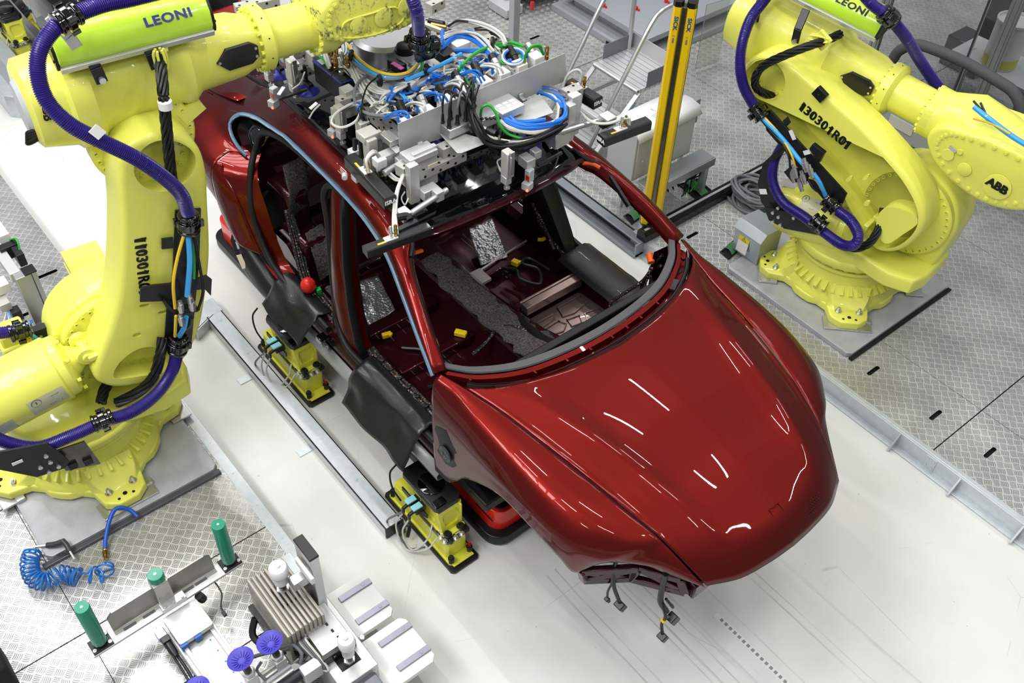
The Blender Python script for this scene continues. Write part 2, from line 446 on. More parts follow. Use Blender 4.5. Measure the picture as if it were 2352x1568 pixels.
# --- hood: Coons patch between centre line, cut line, rear edge and front lip
NU, NV = 30, 44
rear = curve(V3([(-2.52, 0, .985), (-2.55, -.30, .985), (-2.61, -.52, .98), (-2.70, -.73, .972), (-2.785, -.838, .965)]), NU)
front = curve(V3([(-1.215, 0, .625), (-1.225, -.16, .622), (-1.255, -.34, .617), (-1.33, -.498, .61)]), NU)
cent = curve(V3([(-2.52, 0, .985), (-2.3, 0, .968), (-2.0, 0, .93), (-1.7, 0, .868), (-1.5, 0, .805), (-1.37, 0, .745), (-1.28, 0, .69), (-1.215, 0, .625)]), NV)
cut = curve(V3([(-2.785, -.838, .965), (-2.56, -.776, .95), (-2.27, -.725, .93), (-2.03, -.68, .90), (-1.83, -.64, .86), (-1.63, -.59, .80), (-1.51, -.56, .74), (-1.41, -.53, .675), (-1.33, -.498, .61)]), NV)
half = []
for i in range(NU):
    u = i / (NU - 1); col = []
    for j in range(NV):
        w = j / (NV - 1)
        p = rear[i].lerp(front[i], w) + cent[j].lerp(cut[j], u) - (rear[0].lerp(rear[-1], u)).lerp(front[0].lerp(front[-1], u), w)
        f = math.sin(PI * min(1, w * 1.15)) ** .7 if w < .87 else 0
        uc = .74 - .14 * w
        d = (u - uc)
        p.z += f * (.019 * math.exp(-(d / .10) ** 2) - .010 * math.exp(-((u - uc + .33) / .2) ** 2) - .010 * math.exp(-((u - .93) / .06) ** 2))
        if w > .80: p.z += .012 * math.sin((w - .80) / .2 * PI) * (1 - u * .6)
        col.append(p)
    half.append(col)
b = MB(CM); b.grid([mir(c) for c in half[:0:-1]] + half)
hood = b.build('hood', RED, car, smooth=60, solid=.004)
b = MB(CM)                                                    # hood emblem recess and small grille dots
F = frame((-1.352, 0, .739), (-.86, 0, .5), z=(.52, 0, .86)); sh = []
for x, y in ((0, .033), (.02, .036), (.028, .03), (.03, 0), (.018, -.03), (0, -.045)): sh.append((y, x))
sh = sh + [(y, -x) for y, x in sh[-2:0:-1]]
b.at(CM @ F); b.tube([(x*1.15, y*1.15, .004) for x, y in sh], .0026, n=6, k=3, closed=True); b.build('emblem_recess', RED, car)
b = MB(CM)
for i in range(9):
    for j in range(4): b.ball((-1.315 + .016*j - .00028*(i-4)**2, .13 + .019*i, .715 - .011*j - .001*i), .0028, n=6)
b.build('nose_grille_dots', BLK, car)
# --- front wings
SEC = [[(-2.93, -.885, .972), (-2.925, -.925, .945), (-2.905, -.955, .84), (-2.89, -.968, .62), (-2.885, -.965, .27)],
 [(-2.79, -.842, .963), (-2.79, -.90, .945), (-2.79, -.955, .83), (-2.785, -.966, .60), (-2.77, -.962, .28)],
 [(-2.66, -.806, .954), (-2.67, -.90, .94), (-2.67, -.958, .825), (-2.68, -.967, .63), (-2.685, -.965, .38)],
 [(-2.56, -.780, .948), (-2.56, -.90, .932), (-2.56, -.96, .82), (-2.565, -.968, .66), (-2.585, -.968, .51)],
 [(-2.27, -.731, .928), (-2.27, -.888, .912), (-2.27, -.962, .81), (-2.30, -.972, .74), (-2.32, -.975, .672)],
 [(-2.03, -.686, .898), (-2.03, -.862, .88), (-2.03, -.948, .79), (-2.05, -.963, .735), (-2.075, -.97, .672)],
 [(-1.83, -.645, .857), (-1.83, -.80, .835), (-1.845, -.90, .765), (-1.865, -.93, .69), (-1.89, -.94, .60)],
 [(-1.63, -.596, .797), (-1.66, -.72, .775), (-1.71, -.82, .70), (-1.77, -.868, .62), (-1.815, -.893, .51)],
 [(-1.55, -.575, .757), (-1.59, -.66, .735), (-1.64, -.735, .69), (-1.69, -.775, .645), (-1.755, -.80, .585)],
 [(-1.48, -.556, .717), (-1.50, -.60, .70), (-1.53, -.635, .675), (-1.57, -.66, .65), (-1.63, -.675, .617)],
 [(-1.41, -.536, .672), (-1.425, -.557, .66), (-1.445, -.575, .647), (-1.475, -.592, .632), (-1.515, -.606, .612)],
 [(-1.333, -.504, .608), (-1.338, -.506, .606), (-1.344, -.509, .604), (-1.35, -.511, .602), (-1.358, -.513, .60)]]
rows = [cr(V3(s), 6) for s in SEC]; cols = [cr([r[k] for r in rows], 7) for k in range(len(rows[0]))]
for s in (1, -1):
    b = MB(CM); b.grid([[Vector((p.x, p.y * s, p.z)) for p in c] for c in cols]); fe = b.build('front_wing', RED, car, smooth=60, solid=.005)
    lo = cols[-1]; b = MB(CM)                                 # folded inner lip along the arch and sill edge
    b.grid([[Vector((p.x, p.y * s, p.z)) for p in lo], [Vector((p.x - .002, (p.y + .028) * s, p.z - .004)) for p in lo]])
    b.build('wing_lip', PRIM, car, smooth=60)
vent = [C(px, py, .6) for px, py in ((1000, 978), (1026, 990), (1040, 1025), (1055, 1050), (1054, 1068), (1040, 1074), (1026, 1066), (1004, 1035), (994, 1004))]
b = MB(CM @ Matrix.Translation((0, -.972, 0))); vo = [PP(px, py, CM, -.972) for px, py in ((1000, 976), (1024, 988), (1040, 1022), (1056, 1050), (1055, 1070), (1040, 1075), (1024, 1066), (1004, 1036), (993, 1004))]
b.plate([(p.x, p.z) for p in vo], .02, rd=.004); sv = b.build('side_vent', INNER, car)
b = MB(CM @ Matrix.Translation((0, -.978, 0))); c0 = sum(vo, Vector()) / len(vo); c0.y = -.002
b.lathe([(.05, .0), (.05, .006), (.045, .008), (.02, .008), (.018, .004)], c0 + Vector((.0, 0, -.03)), (0, -1, 0), 20)
b.bolts([c0 + Vector((.033*math.cos(a), -.006, -.03 + .033*math.sin(a))) for a in (0, 1.05, 2.1, 3.14, 4.2, 5.2)], (0, -1, 0), .006, .004)
b.build('horn_cover', mat('dark grey plastic', '#3a3b3d', .4), sv)
# --- front end structure under the wing: cross frame, headlamp carrier
for s in (1, -1):
    b = MB(CM); q = [(-1.80, -.86, .5), (-1.62, -.66, .56), (-1.45, -.54, .56), (-1.42, -.52, .46), (-1.66, -.66, .42), (-1.80, -.84, .40)]
    pts = [Vector((x, y * s, z)) for x, y, z in q]
    for i in range(6): b.bar(pts[i], pts[(i+1) % 6], .03, .045)
    b.bar(pts[1], pts[4], .028, .05); b.bar(pts[0], pts[4], .02, .04); b.bar(pts[5], pts[1], .02, .04); b.bar(pts[1], pts[3], .02, .04)
    b.bar((-2.7, -.60*s, .45), (-1.45, -.48*s, .50), .08, .12); b.build('front_frame', MAR, car, bev=.004)
b = MB(CM); b.box((-1.42, 0, .47), (.08, 1.0, .11)); b.build('bumper_beam', MAR, car, bev=.008)
b = MB(CM); b.box((-2.1, 0, .38), (1.2, .9, .05)); b.box((-2.78, 0, .62), (.05, 1.5, .6)); b.build('engine_bay_tray', INNER, car, bev=.01)
for s in (1, -1):
    b = MB(CM); b.grid([[(-2.25 + r_*math.cos(a), (-.93 + d_)*s, .36 + r_*math.sin(a)) for a in [math.radians(k) for k in range(22, 160, 6)]] for r_, d_ in ((.325, .05), (.33, .14), (.33, .26), (.30, .34), (.18, .36))]); b.build('wheelhouse', INNER, car, smooth=50, solid=.004)
# --- windscreen frame: cowl, header, A pillars / roof rails
b = MB(CM)
co = curve([Vector((-2.93, -.86, .97)), Vector((-2.80, -.72, .955)), Vector((-2.68, -.45, .95)), Vector((-2.63, 0, .95)), Vector((-2.68, .45, .95)), Vector((-2.80, .72, .955)), Vector((-2.93, .86, .97))], 50)
def offc(dx, dz, k=1.0): return [Vector((p.x + dx, p.y * k, p.z + dz)) for p in co]
b.grid([offc(.075, .008), offc(.07, -.035), offc(.03, -.04), offc(.02, -.005), offc(-.01, .0), offc(-.02, -.06)]); b.build('cowl_panel', RED, car, smooth=40)
b = MB(CM); b.grid([offc(-.012, .004, .985), offc(-.018, .012, .985), offc(-.062, .012, .98), offc(-.068, .0, .98), offc(-.06, -.05, .98)]); cs = b.build('cowl_seal', mat('grey rubber seal', '#4a4a4c', .5), car, smooth=40)
for i in (3, 12, 17, 21, 25, 28, 31, 35, 39, 46): p = co[i]; b = MB(CM); b.box(p + Vector((.035, 0, -.002)), (.025, .012, .02)); b.build('cowl_clip', RED, car, bev=.002)
b = MB(CM); b.tube([Vector((p.x + .073, p.y, p.z - .012)) for p in co[2:-2]], .014, n=6, smooth=False); b.build('hood_gap_seal', RUB, car)
b = MB(CM); b.box((-3.75, 0, .085), (2.3, 1.66, .07)); b.build('underbody_panel', INNER, car, bev=.01)
b = MB(CM); p = co[40]; b.box(p + Vector((.04, 0, .0)), (.03, .09, .012), Matrix.Rotation(.5, 3, 'Z')); b.build('label_tag', BLKM, car)
INNERL = V3([(-2.92, -.855, .985), (-3.10, -.81, 1.10), (-3.28, -.755, 1.20), (-3.46, -.69, 1.29), (-3.56, -.62, 1.335), (-3.91, -.575, 1.39), (-4.28, -.555, 1.408), (-4.80, -.52, 1.395), (-5.3, -.46, 1.29), (-5.62, -.40, 1.16), (-6.02, -.35, 1.04)])
CREST = V3([(-2.93, -.885, .985), (-3.12, -.835, 1.115), (-3.32, -.775, 1.225), (-3.52, -.715, 1.312), (-3.70, -.672, 1.36), (-4.05, -.638, 1.402), (-4.36, -.622, 1.412), (-4.80, -.595, 1.39), (-5.28, -.54, 1.27), (-5.62, -.50, 1.14), (-6.08, -.48, 1.02)])
OUTER = V3([(-2.945, -.915, .965), (-3.15, -.865, 1.075), (-3.35, -.81, 1.165), (-3.56, -.755, 1.255), (-3.76, -.72, 1.30), (-4.05, -.70, 1.335), (-4.45, -.69, 1.34), (-4.90, -.675, 1.295), (-5.25, -.645, 1.18), (-5.62, -.66, 1.06), (-6.08, -.68, .97)])
JAMB = V3([(-2.955, -.89, .945), (-3.16, -.84, 1.05), (-3.36, -.785, 1.14), (-3.57, -.73, 1.228), (-3.77, -.695, 1.272), (-4.05, -.675, 1.305), (-4.45, -.665, 1.31), (-4.90, -.65, 1.265), (-5.25, -.62, 1.15), (-5.60, -.635, 1.03), (-6.06, -.64, .94)])
INLOW = [p + Vector((.0, .03, -.07)) for p in INNERL]
lns = [curve(l, 70) for l in (INLOW, INNERL, CREST, [c.lerp(o, .55) + Vector((0, -.012, .012)) for c, o in zip(CREST, OUTER)], OUTER, JAMB)]
for s in (1, -1):
    b = MB(CM); rws = [cr([l[i] for l in lns], 3) for i in range(70)]
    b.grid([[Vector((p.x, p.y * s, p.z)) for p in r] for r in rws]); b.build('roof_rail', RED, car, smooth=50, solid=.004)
    b = MB(CM); b.tube([Vector((p.x, (p.y + .012) * s, p.z - .0)) for p in curve(INNERL[3:], 30)], .012, n=6, k=2); b.build('roof_channel_seal', RUB, car)
    ch = [(p.x, p.y * s - .004*s, p.z) for p in OUTER[:6]] + [(p_.x, -abs(p_.y)*s, p_.z) for p_ in (C(668, 326, 1.345), C(640, 304, 1.32), C(607, 282, 1.275), C(583, 268, 1.225), C(556, 262, 1.17), C(537, 270, 1.12), C(528, 286, 1.075), C(533, 311, 1.03), C(548, 338, .995), C(567, 358, .97))]
    b = MB(CM); pts = curve(V3(ch), 90); pr = []
    for i, p in enumerate(pts):
        t = (pts[min(i+1, 89)] - pts[max(i-1, 0)]).normalized(); nrm = Vector((0, -s, .35)).normalized(); nrm = (nrm - t * nrm.dot(t)).normalized(); w = t.cross(nrm)
        pr.append([p + nrm * a + w * c for a, c in ((-.004, -.0125), (.006, -.0125), (.010, -.006), (.010, .006), (.006, .0125), (-.004, .0125))])
    b.loft(pr); b.build('window_trim_strip', CHR, car, smooth=30)
b = MB(CM)
hd = lambda dx, dz, k: curve(V3([(-3.57 + dx, -.66*k, 1.335 + dz), (-3.50 + dx, -.40, 1.362 + dz), (-3.47 + dx, 0, 1.375 + dz), (-3.50 + dx, .40, 1.362 + dz), (-3.57 + dx, .66*k, 1.335 + dz)]), 40)
b.grid([hd(-.10, -.03, .9), hd(.0, -.014, .97), hd(.02, -.012, 1), hd(.034, -.018, 1.0), hd(.032, -.034, 1.01), hd(.0, -.05, 1), hd(-.10, -.06, .95)]); b.build('roof_header', MAR, car, smooth=40)  # darker maroon than the roof rails, standing in for the gripper's reflection
# --- rear quarters, tail
Q = [[tuple(C(567, 358, .955)), tuple(C(541, 325, 1.0)), tuple(C(528, 284, 1.055)), tuple(C(560, 262, 1.14)), (-5.26, -.57, 1.22)],
     [(-5.30, -.80, .965), (-5.44, -.80, .985), (-5.60, -.755, 1.01), (-5.62, -.66, 1.065), (-5.60, -.60, 1.10)],
     [(-5.29, -.915, .945), (-5.46, -.915, .955), (-5.70, -.87, .97), (-5.85, -.77, .99), (-5.95, -.64, 1.02)],
     [(-5.285, -.965, .88), (-5.46, -.965, .90), (-5.74, -.925, .91), (-5.98, -.83, .93), (-6.12, -.66, .98)],
     [(-5.29, -.975, .76), (-5.46, -.972, .78), (-5.76, -.935, .78), (-6.02, -.84, .80), (-6.18, -.66, .84)],
     [(-5.27, -.975, .655), (-5.42, -.972, .69), (-5.62, -.95, .60), (-6.00, -.85, .55), (-6.17, -.68, .60)]]
qr_ = [cr(V3(r), 7) for r in Q]; qc = [cr([r[k] for r in qr_], 6) for k in range(len(qr_[0]))]
D = [[(-5.29, -.915, .945), (-5.27, -.91, .945), (-5.248, -.90, .945)], [(-5.285, -.965, .88), (-5.235, -.95, .875), (-5.20, -.915, .87)], [(-5.285, -.974, .76), (-5.20, -.962, .76), (-5.10, -.905, .76)],
     [(-5.265, -.976, .64), (-5.16, -.965, .64), (-5.03, -.90, .62)], [(-5.20, -.975, .52), (-5.09, -.965, .50), (-4.96, -.90, .50)], [(-5.09, -.972, .43), (-5.02, -.96, .43), (-4.90, -.90, .42)]]
for s in (1, -1):
    b = MB(CM); b.grid([[Vector((p.x, p.y*s, p.z)) for p in c] for c in qc]); b.build('rear_quarter', RED, car, smooth=60, solid=.004)
    dr = [cr(V3(r), 5) for r in D]; dc = [cr([r[k] for r in dr], 5) for k in range(len(dr[0]))]
    b = MB(CM); b.grid([[Vector((p.x, p.y*s, p.z)) for p in c] for c in dc]); b.build('rear_door_jamb', RED, car, smooth=60, solid=.004)
    b = MB(CM); j = V3([(-5.315, -.69, .972), (-5.305, -.80, .962), (-5.29, -.90, .943), (-5.262, -.945, .905), (-5.20, -.918, .87), (-5.10, -.905, .76), (-5.03, -.90, .62), (-4.96, -.90, .50), (-4.86, -.89, .40), (-4.6, -.88, .33)])
    k = V3([(-5.20, -.66, .985), (-5.17, -.72, .965), (-5.12, -.78, .935), (-5.06, -.82, .90), (-5.02, -.84, .85), (-4.95, -.85, .74), (-4.88, -.86, .62), (-4.82, -.86, .50), (-4.72, -.86, .40), (-4.5, -.86, .32)])
    b.grid([[Vector((p.x, p.y*s, p.z)) for p in curve(j, 30)], [Vector((p.x+.02, (p.y+.03)*s, p.z)) for p in curve([a.lerp(c, .4) for a, c in zip(j, k)], 30)], [Vector((p.x, (p.y+.06)*s, p.z)) for p in curve(k, 30)]]); b.build('door_jamb_lip', RED, car, smooth=60)
    b = MB(CM); b.grid([[Vector((x, -abs(y)*s, z)) for x, y, z in r] for r in [[tuple(C(*q_)) for q_ in r_] for r_ in (((620, 300, 1.19), (580, 272, 1.15), (543, 276, 1.09)), ((605, 320, 1.1), (572, 315, 1.05), (536, 300, 1.03)), ((590, 350, .98), (570, 366, .95), (550, 338, .975)))]]); bmesh.ops.translate(b.b, verts=b.b.verts, vec=(0, .025*s, -.012)); b.build('quarter_window', GLSD, car, solid=.004)
    b = MB(CM); o = [(-5.23, -.94, .52), (-5.13, -.985, .50), (-4.98, -.985, .33), (-4.72, -.975, .27), (-4.50, -.95, .26), (-4.50, -.93, .16), (-4.72, -.975, .14), (-5.0, -.99, .18), (-5.12, -.99, .33)]
    b.grid([[Vector((x, y*s, z)) for x, y, z in r] for r in (((-5.10, -.90, .50), (-4.98, -.90, .40), (-4.80, -.89, .31), (-4.5, -.885, .27)), ((-5.18, -.95, .47), (-5.03, -.96, .35), (-4.82, -.955, .26), (-4.5, -.945, .25)), ((-5.17, -.98, .40), (-5.06, -.985, .26), (-4.83, -.98, .19), (-4.5, -.955, .18)), ((-5.12, -.97, .30), (-5.02, -.975, .17), (-4.82, -.96, .12), (-4.5, -.93, .12)))])
    st = b.build('side_skirt_end', BLK, car, smooth=60, solid=.006)
    if s == 1:
        b = MB(CM @ frame((-5.045, -.987, .305), (.55, 0, -.83), y=(0, .3, .95))); b.box((0, 0, 0), (.10, .045, .002)); b.build('paper_sticker', mat('yellowed paper', '#cfc6b4', .6), st)
        b = MB(CM @ frame((-5.10, -.965, .40), (.5, -.1, -.8), y=(0, .3, .95))); b.box((.0, 0, .004), (.05, .02, .012)); b.cyl((-.05, 0, 0), (-.05, 0, .012), .012); b.build('clip', ZINC, st, bev=.003)
    b = MB(CM); b.grid([[(-5.2 - r_*math.cos(a), (-.93 + d_)*s, .36 + r_*math.sin(a)) for a in [math.radians(k) for k in range(16, 150, 6)]] for r_, d_ in ((.325, .05), (.33, .14), (.34, .26), (.30, .30), (.1, .30))]); b.build('wheelhouse', INNER, car, smooth=50, solid=.004)
b = MB(CM); b.grid([[Vector((x, y, z)) for y in (-.62, -.3, 0, .3, .62)] for x, z in ((-5.5, 1.17), (-5.8, 1.07), (-6.12, .99), (-6.2, .85), (-6.18, .62))]); b.build('tail_panel', RED, car, smooth=50, solid=.004)
# --- floor pan, tunnel, cross members, bulkhead, pillars, sills
b = MB(CM); rows_ = []
for i in range(70):
    x = -5.15 + i * (2.30 / 69); r_ = []
    for j in range(33):
        y = -.74 + 1.48 * j / 32; z = .20 + .004 * math.sin(y * 38) * (1 if abs(y) > .2 else 0)
        if x > -3.15: z += (x + 3.15) ** 2 * 2.6
        if x < -4.55: z += min(.26, (-4.55 - x) * .9)
        r_.append((x, y, z))
    rows_.append(r_)
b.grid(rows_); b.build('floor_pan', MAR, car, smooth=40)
b = MB(CM); secs = []
for x, h, w in ((-5.1, .36, .13), (-4.6, .38, .13), (-4.2, .38, .135), (-3.7, .39, .14), (-3.3, .42, .16), (-2.95, .5, .20)):
    secs.append([(x, -w-.03, .20), (x, -w, .25), (x, -w+.02, h-.02), (x, -w+.05, h), (x, w-.05, h), (x, w-.02, h-.02), (x, w, .25), (x, w+.03, .20)])
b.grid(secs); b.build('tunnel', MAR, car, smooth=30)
for x, h, w in ((-4.02, .075, .10), (-3.62, .08, .07), (-4.62, .06, .12)):
    for s in (1, -1): b = MB(CM); b.box((x, s*.43, .20 + h/2), (w, .56, h)); b.build('cross_member', MAR, car, bev=.012)
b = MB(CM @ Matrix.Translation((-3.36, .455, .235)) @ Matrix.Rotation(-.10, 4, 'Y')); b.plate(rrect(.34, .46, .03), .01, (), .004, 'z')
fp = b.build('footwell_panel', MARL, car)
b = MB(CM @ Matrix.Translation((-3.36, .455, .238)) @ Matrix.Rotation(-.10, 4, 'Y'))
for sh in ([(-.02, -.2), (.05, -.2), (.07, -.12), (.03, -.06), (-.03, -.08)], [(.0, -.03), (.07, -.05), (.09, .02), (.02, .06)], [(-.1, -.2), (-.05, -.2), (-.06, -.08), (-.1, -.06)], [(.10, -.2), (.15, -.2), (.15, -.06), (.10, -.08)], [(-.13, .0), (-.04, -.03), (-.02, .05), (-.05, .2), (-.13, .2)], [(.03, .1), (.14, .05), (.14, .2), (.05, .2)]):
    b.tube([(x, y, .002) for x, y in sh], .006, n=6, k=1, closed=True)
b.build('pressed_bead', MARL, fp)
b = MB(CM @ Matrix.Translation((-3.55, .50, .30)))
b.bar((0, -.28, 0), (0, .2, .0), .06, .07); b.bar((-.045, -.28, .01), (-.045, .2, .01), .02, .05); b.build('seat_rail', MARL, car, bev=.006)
b = MB(CM @ Matrix.Translation((-3.97, .19, .30))); b.box((0, 0, 0), (.13, .09, .03)); b.box((-.11, -.08, .02), (.05, .05, .05)); b.bar((-.05, .0, .0), (-.12, .5, -.02), .016, .012); b.build('seat_bracket', mat('pale primer metal', '#b3aaa6', .4, .4), car, bev=.006)
for s in (1, -1):
    b = MB(CM); pr = []
    for x in (-4.75, -4.2, -3.6, -3.0, -2.88): pr.append([(x, -.74*s, .20), (x, -.76*s, .30), (x, -.80*s, .335), (x, -.86*s, .335), (x, -.885*s, .30), (x, -.90*s, .22), (x, -.90*s, .13), (x, -.76*s, .12)])
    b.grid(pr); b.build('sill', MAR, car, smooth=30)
    b = MB(CM); b.grid([[(x, -.905*s, .22), (x, -.95*s, .17), (x, -.945*s, .135), (x, -.90*s, .125)] for x in (-4.5, -3.6, -2.9)]); b.build('sill_trim_strip', mat('satin silver strip', '#a6a8a4', .35, .5), car, smooth=30, solid=.003)
    # B pillar: narrow at the roof, widening to the sill
    pb = [(1.33, -4.22, .05, -.655), (1.15, -4.17, .055, -.715), (.9, -4.10, .065, -.78), (.65, -4.03, .085, -.83), (.45, -3.98, .12, -.855), (.32, -3.96, .17, -.855)]
    b = MB(CM); b.grid([[(x - w, (y + .09)*s, z), (x - w, y*s, z), (x - w*.6, (y - .018)*s, z), (x + w*.6, (y - .018)*s, z), (x + w, y*s, z), (x + w, (y + .09)*s, z)] for z, x, w, y in pb], closed_v=True)
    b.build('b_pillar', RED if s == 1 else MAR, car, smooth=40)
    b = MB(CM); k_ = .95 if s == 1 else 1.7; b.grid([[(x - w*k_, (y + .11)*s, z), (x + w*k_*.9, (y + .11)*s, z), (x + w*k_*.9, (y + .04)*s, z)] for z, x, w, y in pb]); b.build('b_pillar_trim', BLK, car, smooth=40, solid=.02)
    b = MB(CM); b.grid([[(x + w + .01, y*s - .003*s, z), (x + w + .03, (y - .008)*s, z), (x + w + .036, (y + .03)*s, z)] for z, x, w, y in pb]); b.build('b_pillar_edge_seal', RUB, car, smooth=40, solid=.008)
    seal = V3([(-3.62, -.70, 1.24), (-4.0, -.675, 1.30), (-4.22, -.69, 1.30), (-4.27, -.72, 1.22), (-4.22, -.745, 1.08), (-4.15, -.79, .85), (-4.09, -.83, .62), (-4.02, -.865, .45), (-3.90, -.885, .365), (-3.72, -.885, .35), (-3.3, -.885, .345), (-2.97, -.885, .345)])
    b = MB(CM); b.tube([Vector((p.x, p.y*s, p.z)) for p in seal], .021, n=10, k=8); b.build('door_seal', RUB, car)
    seal = V3([(-4.35, -.665, 1.30), (-4.8, -.66, 1.27), (-5.08, -.665, 1.17), (-5.14, -.70, 1.05), (-5.10, -.78, .93), (-5.03, -.85, .75), (-4.95, -.875, .58), (-4.83, -.885, .44), (-4.68, -.885, .365), (-4.45, -.885, .345), (-4.12, -.885, .345)])
    b = MB(CM); b.tube([Vector((p.x, p.y*s, p.z)) for p in seal], .021, n=10, k=8); b.build('door_seal', RUB, car)
    # A pillar foot / hinge post
    b = MB(CM); b.grid([[(-3.00, -.74*s, z), (-2.99, -.86*s, z), (-2.91, -.935*s + max(0, z - .7)*.25*s, z), (-2.87, -.93*s + max(0, z - .7)*.25*s, z), (-2.80, -.78*s, z)] for z in (.3, .5, .7, .82, .9)]); b.build('hinge_post', MAR, car, smooth=30)
b = MB(CM); b.grid([[(x, y, z) for y in (-.74, -.35, 0, .35, .74)] for x, z in ((-2.90, .34), (-2.80, .52), (-2.74, .72), (-2.70, .92))]); b.build('bulkhead', MAR, car, smooth=40)
b = MB(CM); b.grid([[(x, y, z) for y in (-.70, -.35, 0, .35, .70)] for x, z in ((-4.85, .46), (-5.05, .50), (-5.25, .85), (-5.40, .90), (-5.9, .9))]); b.build('seat_back_bulkhead', MAR, car, smooth=20)
b = MB(CM); b.grid([[(-5.28, -.6, .86), (-5.38, -.05, .9)], [(-5.06, -.52, .62), (-5.10, -.05, .66)]]); b.build('seat_back_panel', mat('dusty maroon panel', '#5a2c3c', .35, .2, .4), car, solid=.01)
for s in (1, -1): b = MB(CM); b.box((-4.85, s*.62, .40), (.42, .2, .34)); b.box((-5.0, s*.60, .66), (.3, .16, .3)); b.build('inner_wheelhouse', MAR, car, bev=.04, seg=3)
# felt tunnel insulation, with rear and side patches
def felt(name, strips, seed):
    random.seed(seed); b = MB(CM); rr = []
    for l, r, z0, z1 in strips:
        rr.append([Vector(l) + (Vector(r) - Vector(l)) * t + Vector((0, 0, random.uniform(-.006, .012))) for t in (0, .12, .3, .5, .7, .88, 1)])
    b.grid(rr); return b.build(name, FELT, car, smooth=50, solid=.014)
st = []
random.seed(3)
for i in range(24):
    x = -4.22 + i * .052; h = .435 + max(0, (x + 3.5)) * .17; w = .085 + max(0, x + 3.4) * .10 + random.uniform(-.02, .03); c_ = -.04
    st.append(((x + random.uniform(-.01, .01), c_ - w, h - .01), (x, c_ + w, h - .01), 0, 0))
felt('tunnel_insulation', st, 5)
felt('side_insulation', [((-4.98, -.62, .95), (-5.02, -.45, .95), 0, 0), ((-4.86, -.66, .82), (-4.93, -.48, .82), 0, 0), ((-4.84, -.70, .68), (-4.86, -.55, .68), 0, 0)], 6)
felt('side_insulation', [((-4.72, -.66, .60), (-4.74, -.52, .6), 0, 0), ((-4.60, -.68, .48), (-4.6, -.54, .5), 0, 0), ((-4.52, -.70, .36), (-4.46, -.58, .42), 0, 0)], 7)
felt('side_insulation', [((-4.46, -.70, .33), (-4.42, -.52, .33), 0, 0), ((-4.30, -.70, .30), (-4.26, -.54, .31), 0, 0)], 8)
# wiring
def harness():
    n = NT('taped wiring harness'); v = n.coord(0, 1); wv = n.new('ShaderNodeTexVoronoi'); wv.inputs['Scale'].default_value = 130; n.link(v, wv.inputs['Vector'])
    r = n.ramp(wv.outputs['Color'], [(.0, '#0c0c0d'), (.70, '#111113'), (.73, '#a8988a'), (.78, '#151517'), (.86, '#7a3426'), (.90, '#141414'), (.96, '#b4b4b4')])
    n.put(n.b.inputs['Base Color'], r); n.b.inputs['Roughness'].default_value = .5; n.bump(wv.outputs['Distance'], .003); return n.m
HARN = harness()
def wire(name, pts, r, m, par=car, n=7):
    b = MB(CM); b.tube(V3(pts), r, n=n); return b.build(name, m, par)
for k in range(4):
    o = k * .022
    wire('wiring_loom', [(-2.95, -.83 + o*.8, .345), (-3.25, -.825 + o, .35 + .01*(k % 2)), (-3.55, -.83 + o*.9, .355), (-3.82, -.80 + o*.6, .35)], .013, HARN)
    wire('wiring_loom', [(-4.12, -.83 + o, .345), (-4.35, -.82 + o, .36), (-4.56, -.80 + o*.8, .40 - .01*k), (-4.74, -.74 + o*.8, .55), (-4.86, -.70 + o*.5, .72)], .012, HARN)
random.seed(11)
for k in range(8):
    x = -3.05 - k * .09; wire('cable_clip', [(x, -.80, .355), (x + .01, -.78, .375), (x, -.755, .36)], .007, BCAB)
wire('loom_branch', [(-3.82, -.55, .215), (-3.70, -.45, .225), (-3.52, -.40, .22), (-3.42, -.38, .23), (-3.36, -.45, .235), (-3.40, -.52, .23), (-3.46, -.48, .235), (-3.42, -.41, .24), (-3.40, -.52, .24), (-3.44, -.62, .23)], .012, BCAB)
wire('loom_branch', [(-3.12, .02, .47), (-3.30, .0, .46), (-3.42, -.08, .43), (-3.42, -.20, .36), (-3.44, -.28, .30)], .012, HARN)
wire('loom_branch', [(-3.02, .06, .50), (-3.15, .03, .485), (-3.30, .03, .47), (-3.38, .06, .455)], .026, BLK)
wire('loom_branch', [(-3.95, .36, .30), (-3.85, .40, .33), (-3.76, .36, .34), (-3.68, .46, .30), (-3.78, .53, .32), (-3.86, .46, .35), (-3.90, .55, .32), (-3.74, .60, .30)], .013, BCAB)
wire('loom_branch', [(-4.10, .74, .60), (-3.98, .72, .48), (-3.88, .74, .40), (-3.72, .73, .36), (-3.5, .72, .35)], .018, HARN)
wire('loom_branch', [(-4.02, .66, .66), (-3.92, .70, .5), (-3.80, .68, .40)], .012, HARN)
for px, py, z, sz, R in ((888, 769, .25, (.06, .03, .03), 1.3), (1058, 765, .30, (.075, .04, .03), .6), (1184, 603, .33, (.05, .04, .035), .3), (1240, 550, .4, (.03, .02, .02), .8)):
    b = MB(CM); b.box(C(px, py, z), sz, Matrix.Rotation(R, 3, 'Z')); p = C(px, py, z); b.box(p + Vector((.02, .015, .01)), (.03, .02, .02), Matrix.Rotation(R + .7, 3, 'Z')); b.build('connector', mat('yellow connector', '#e8c81c', .4), car, bev=.003)
b = MB(CM); b.ball(C(708, 655, .43), .05, (1, 1, 1.1), 18); rb = b.build('protective_cap', mat('red rubber ball', '#e0241c', .35, coat=.3), car); rb['label'] = 'round red protective cap'
b = MB(CM); b.box(C(733, 668, .38), (.05, .028, .03), Matrix.Rotation(-.3, 3, 'Z')); b.box(C(733, 668, .40) , (.02, .03, .03)); b.build('connector', mat('green connector', '#12a44a', .4), car, bev=.003)
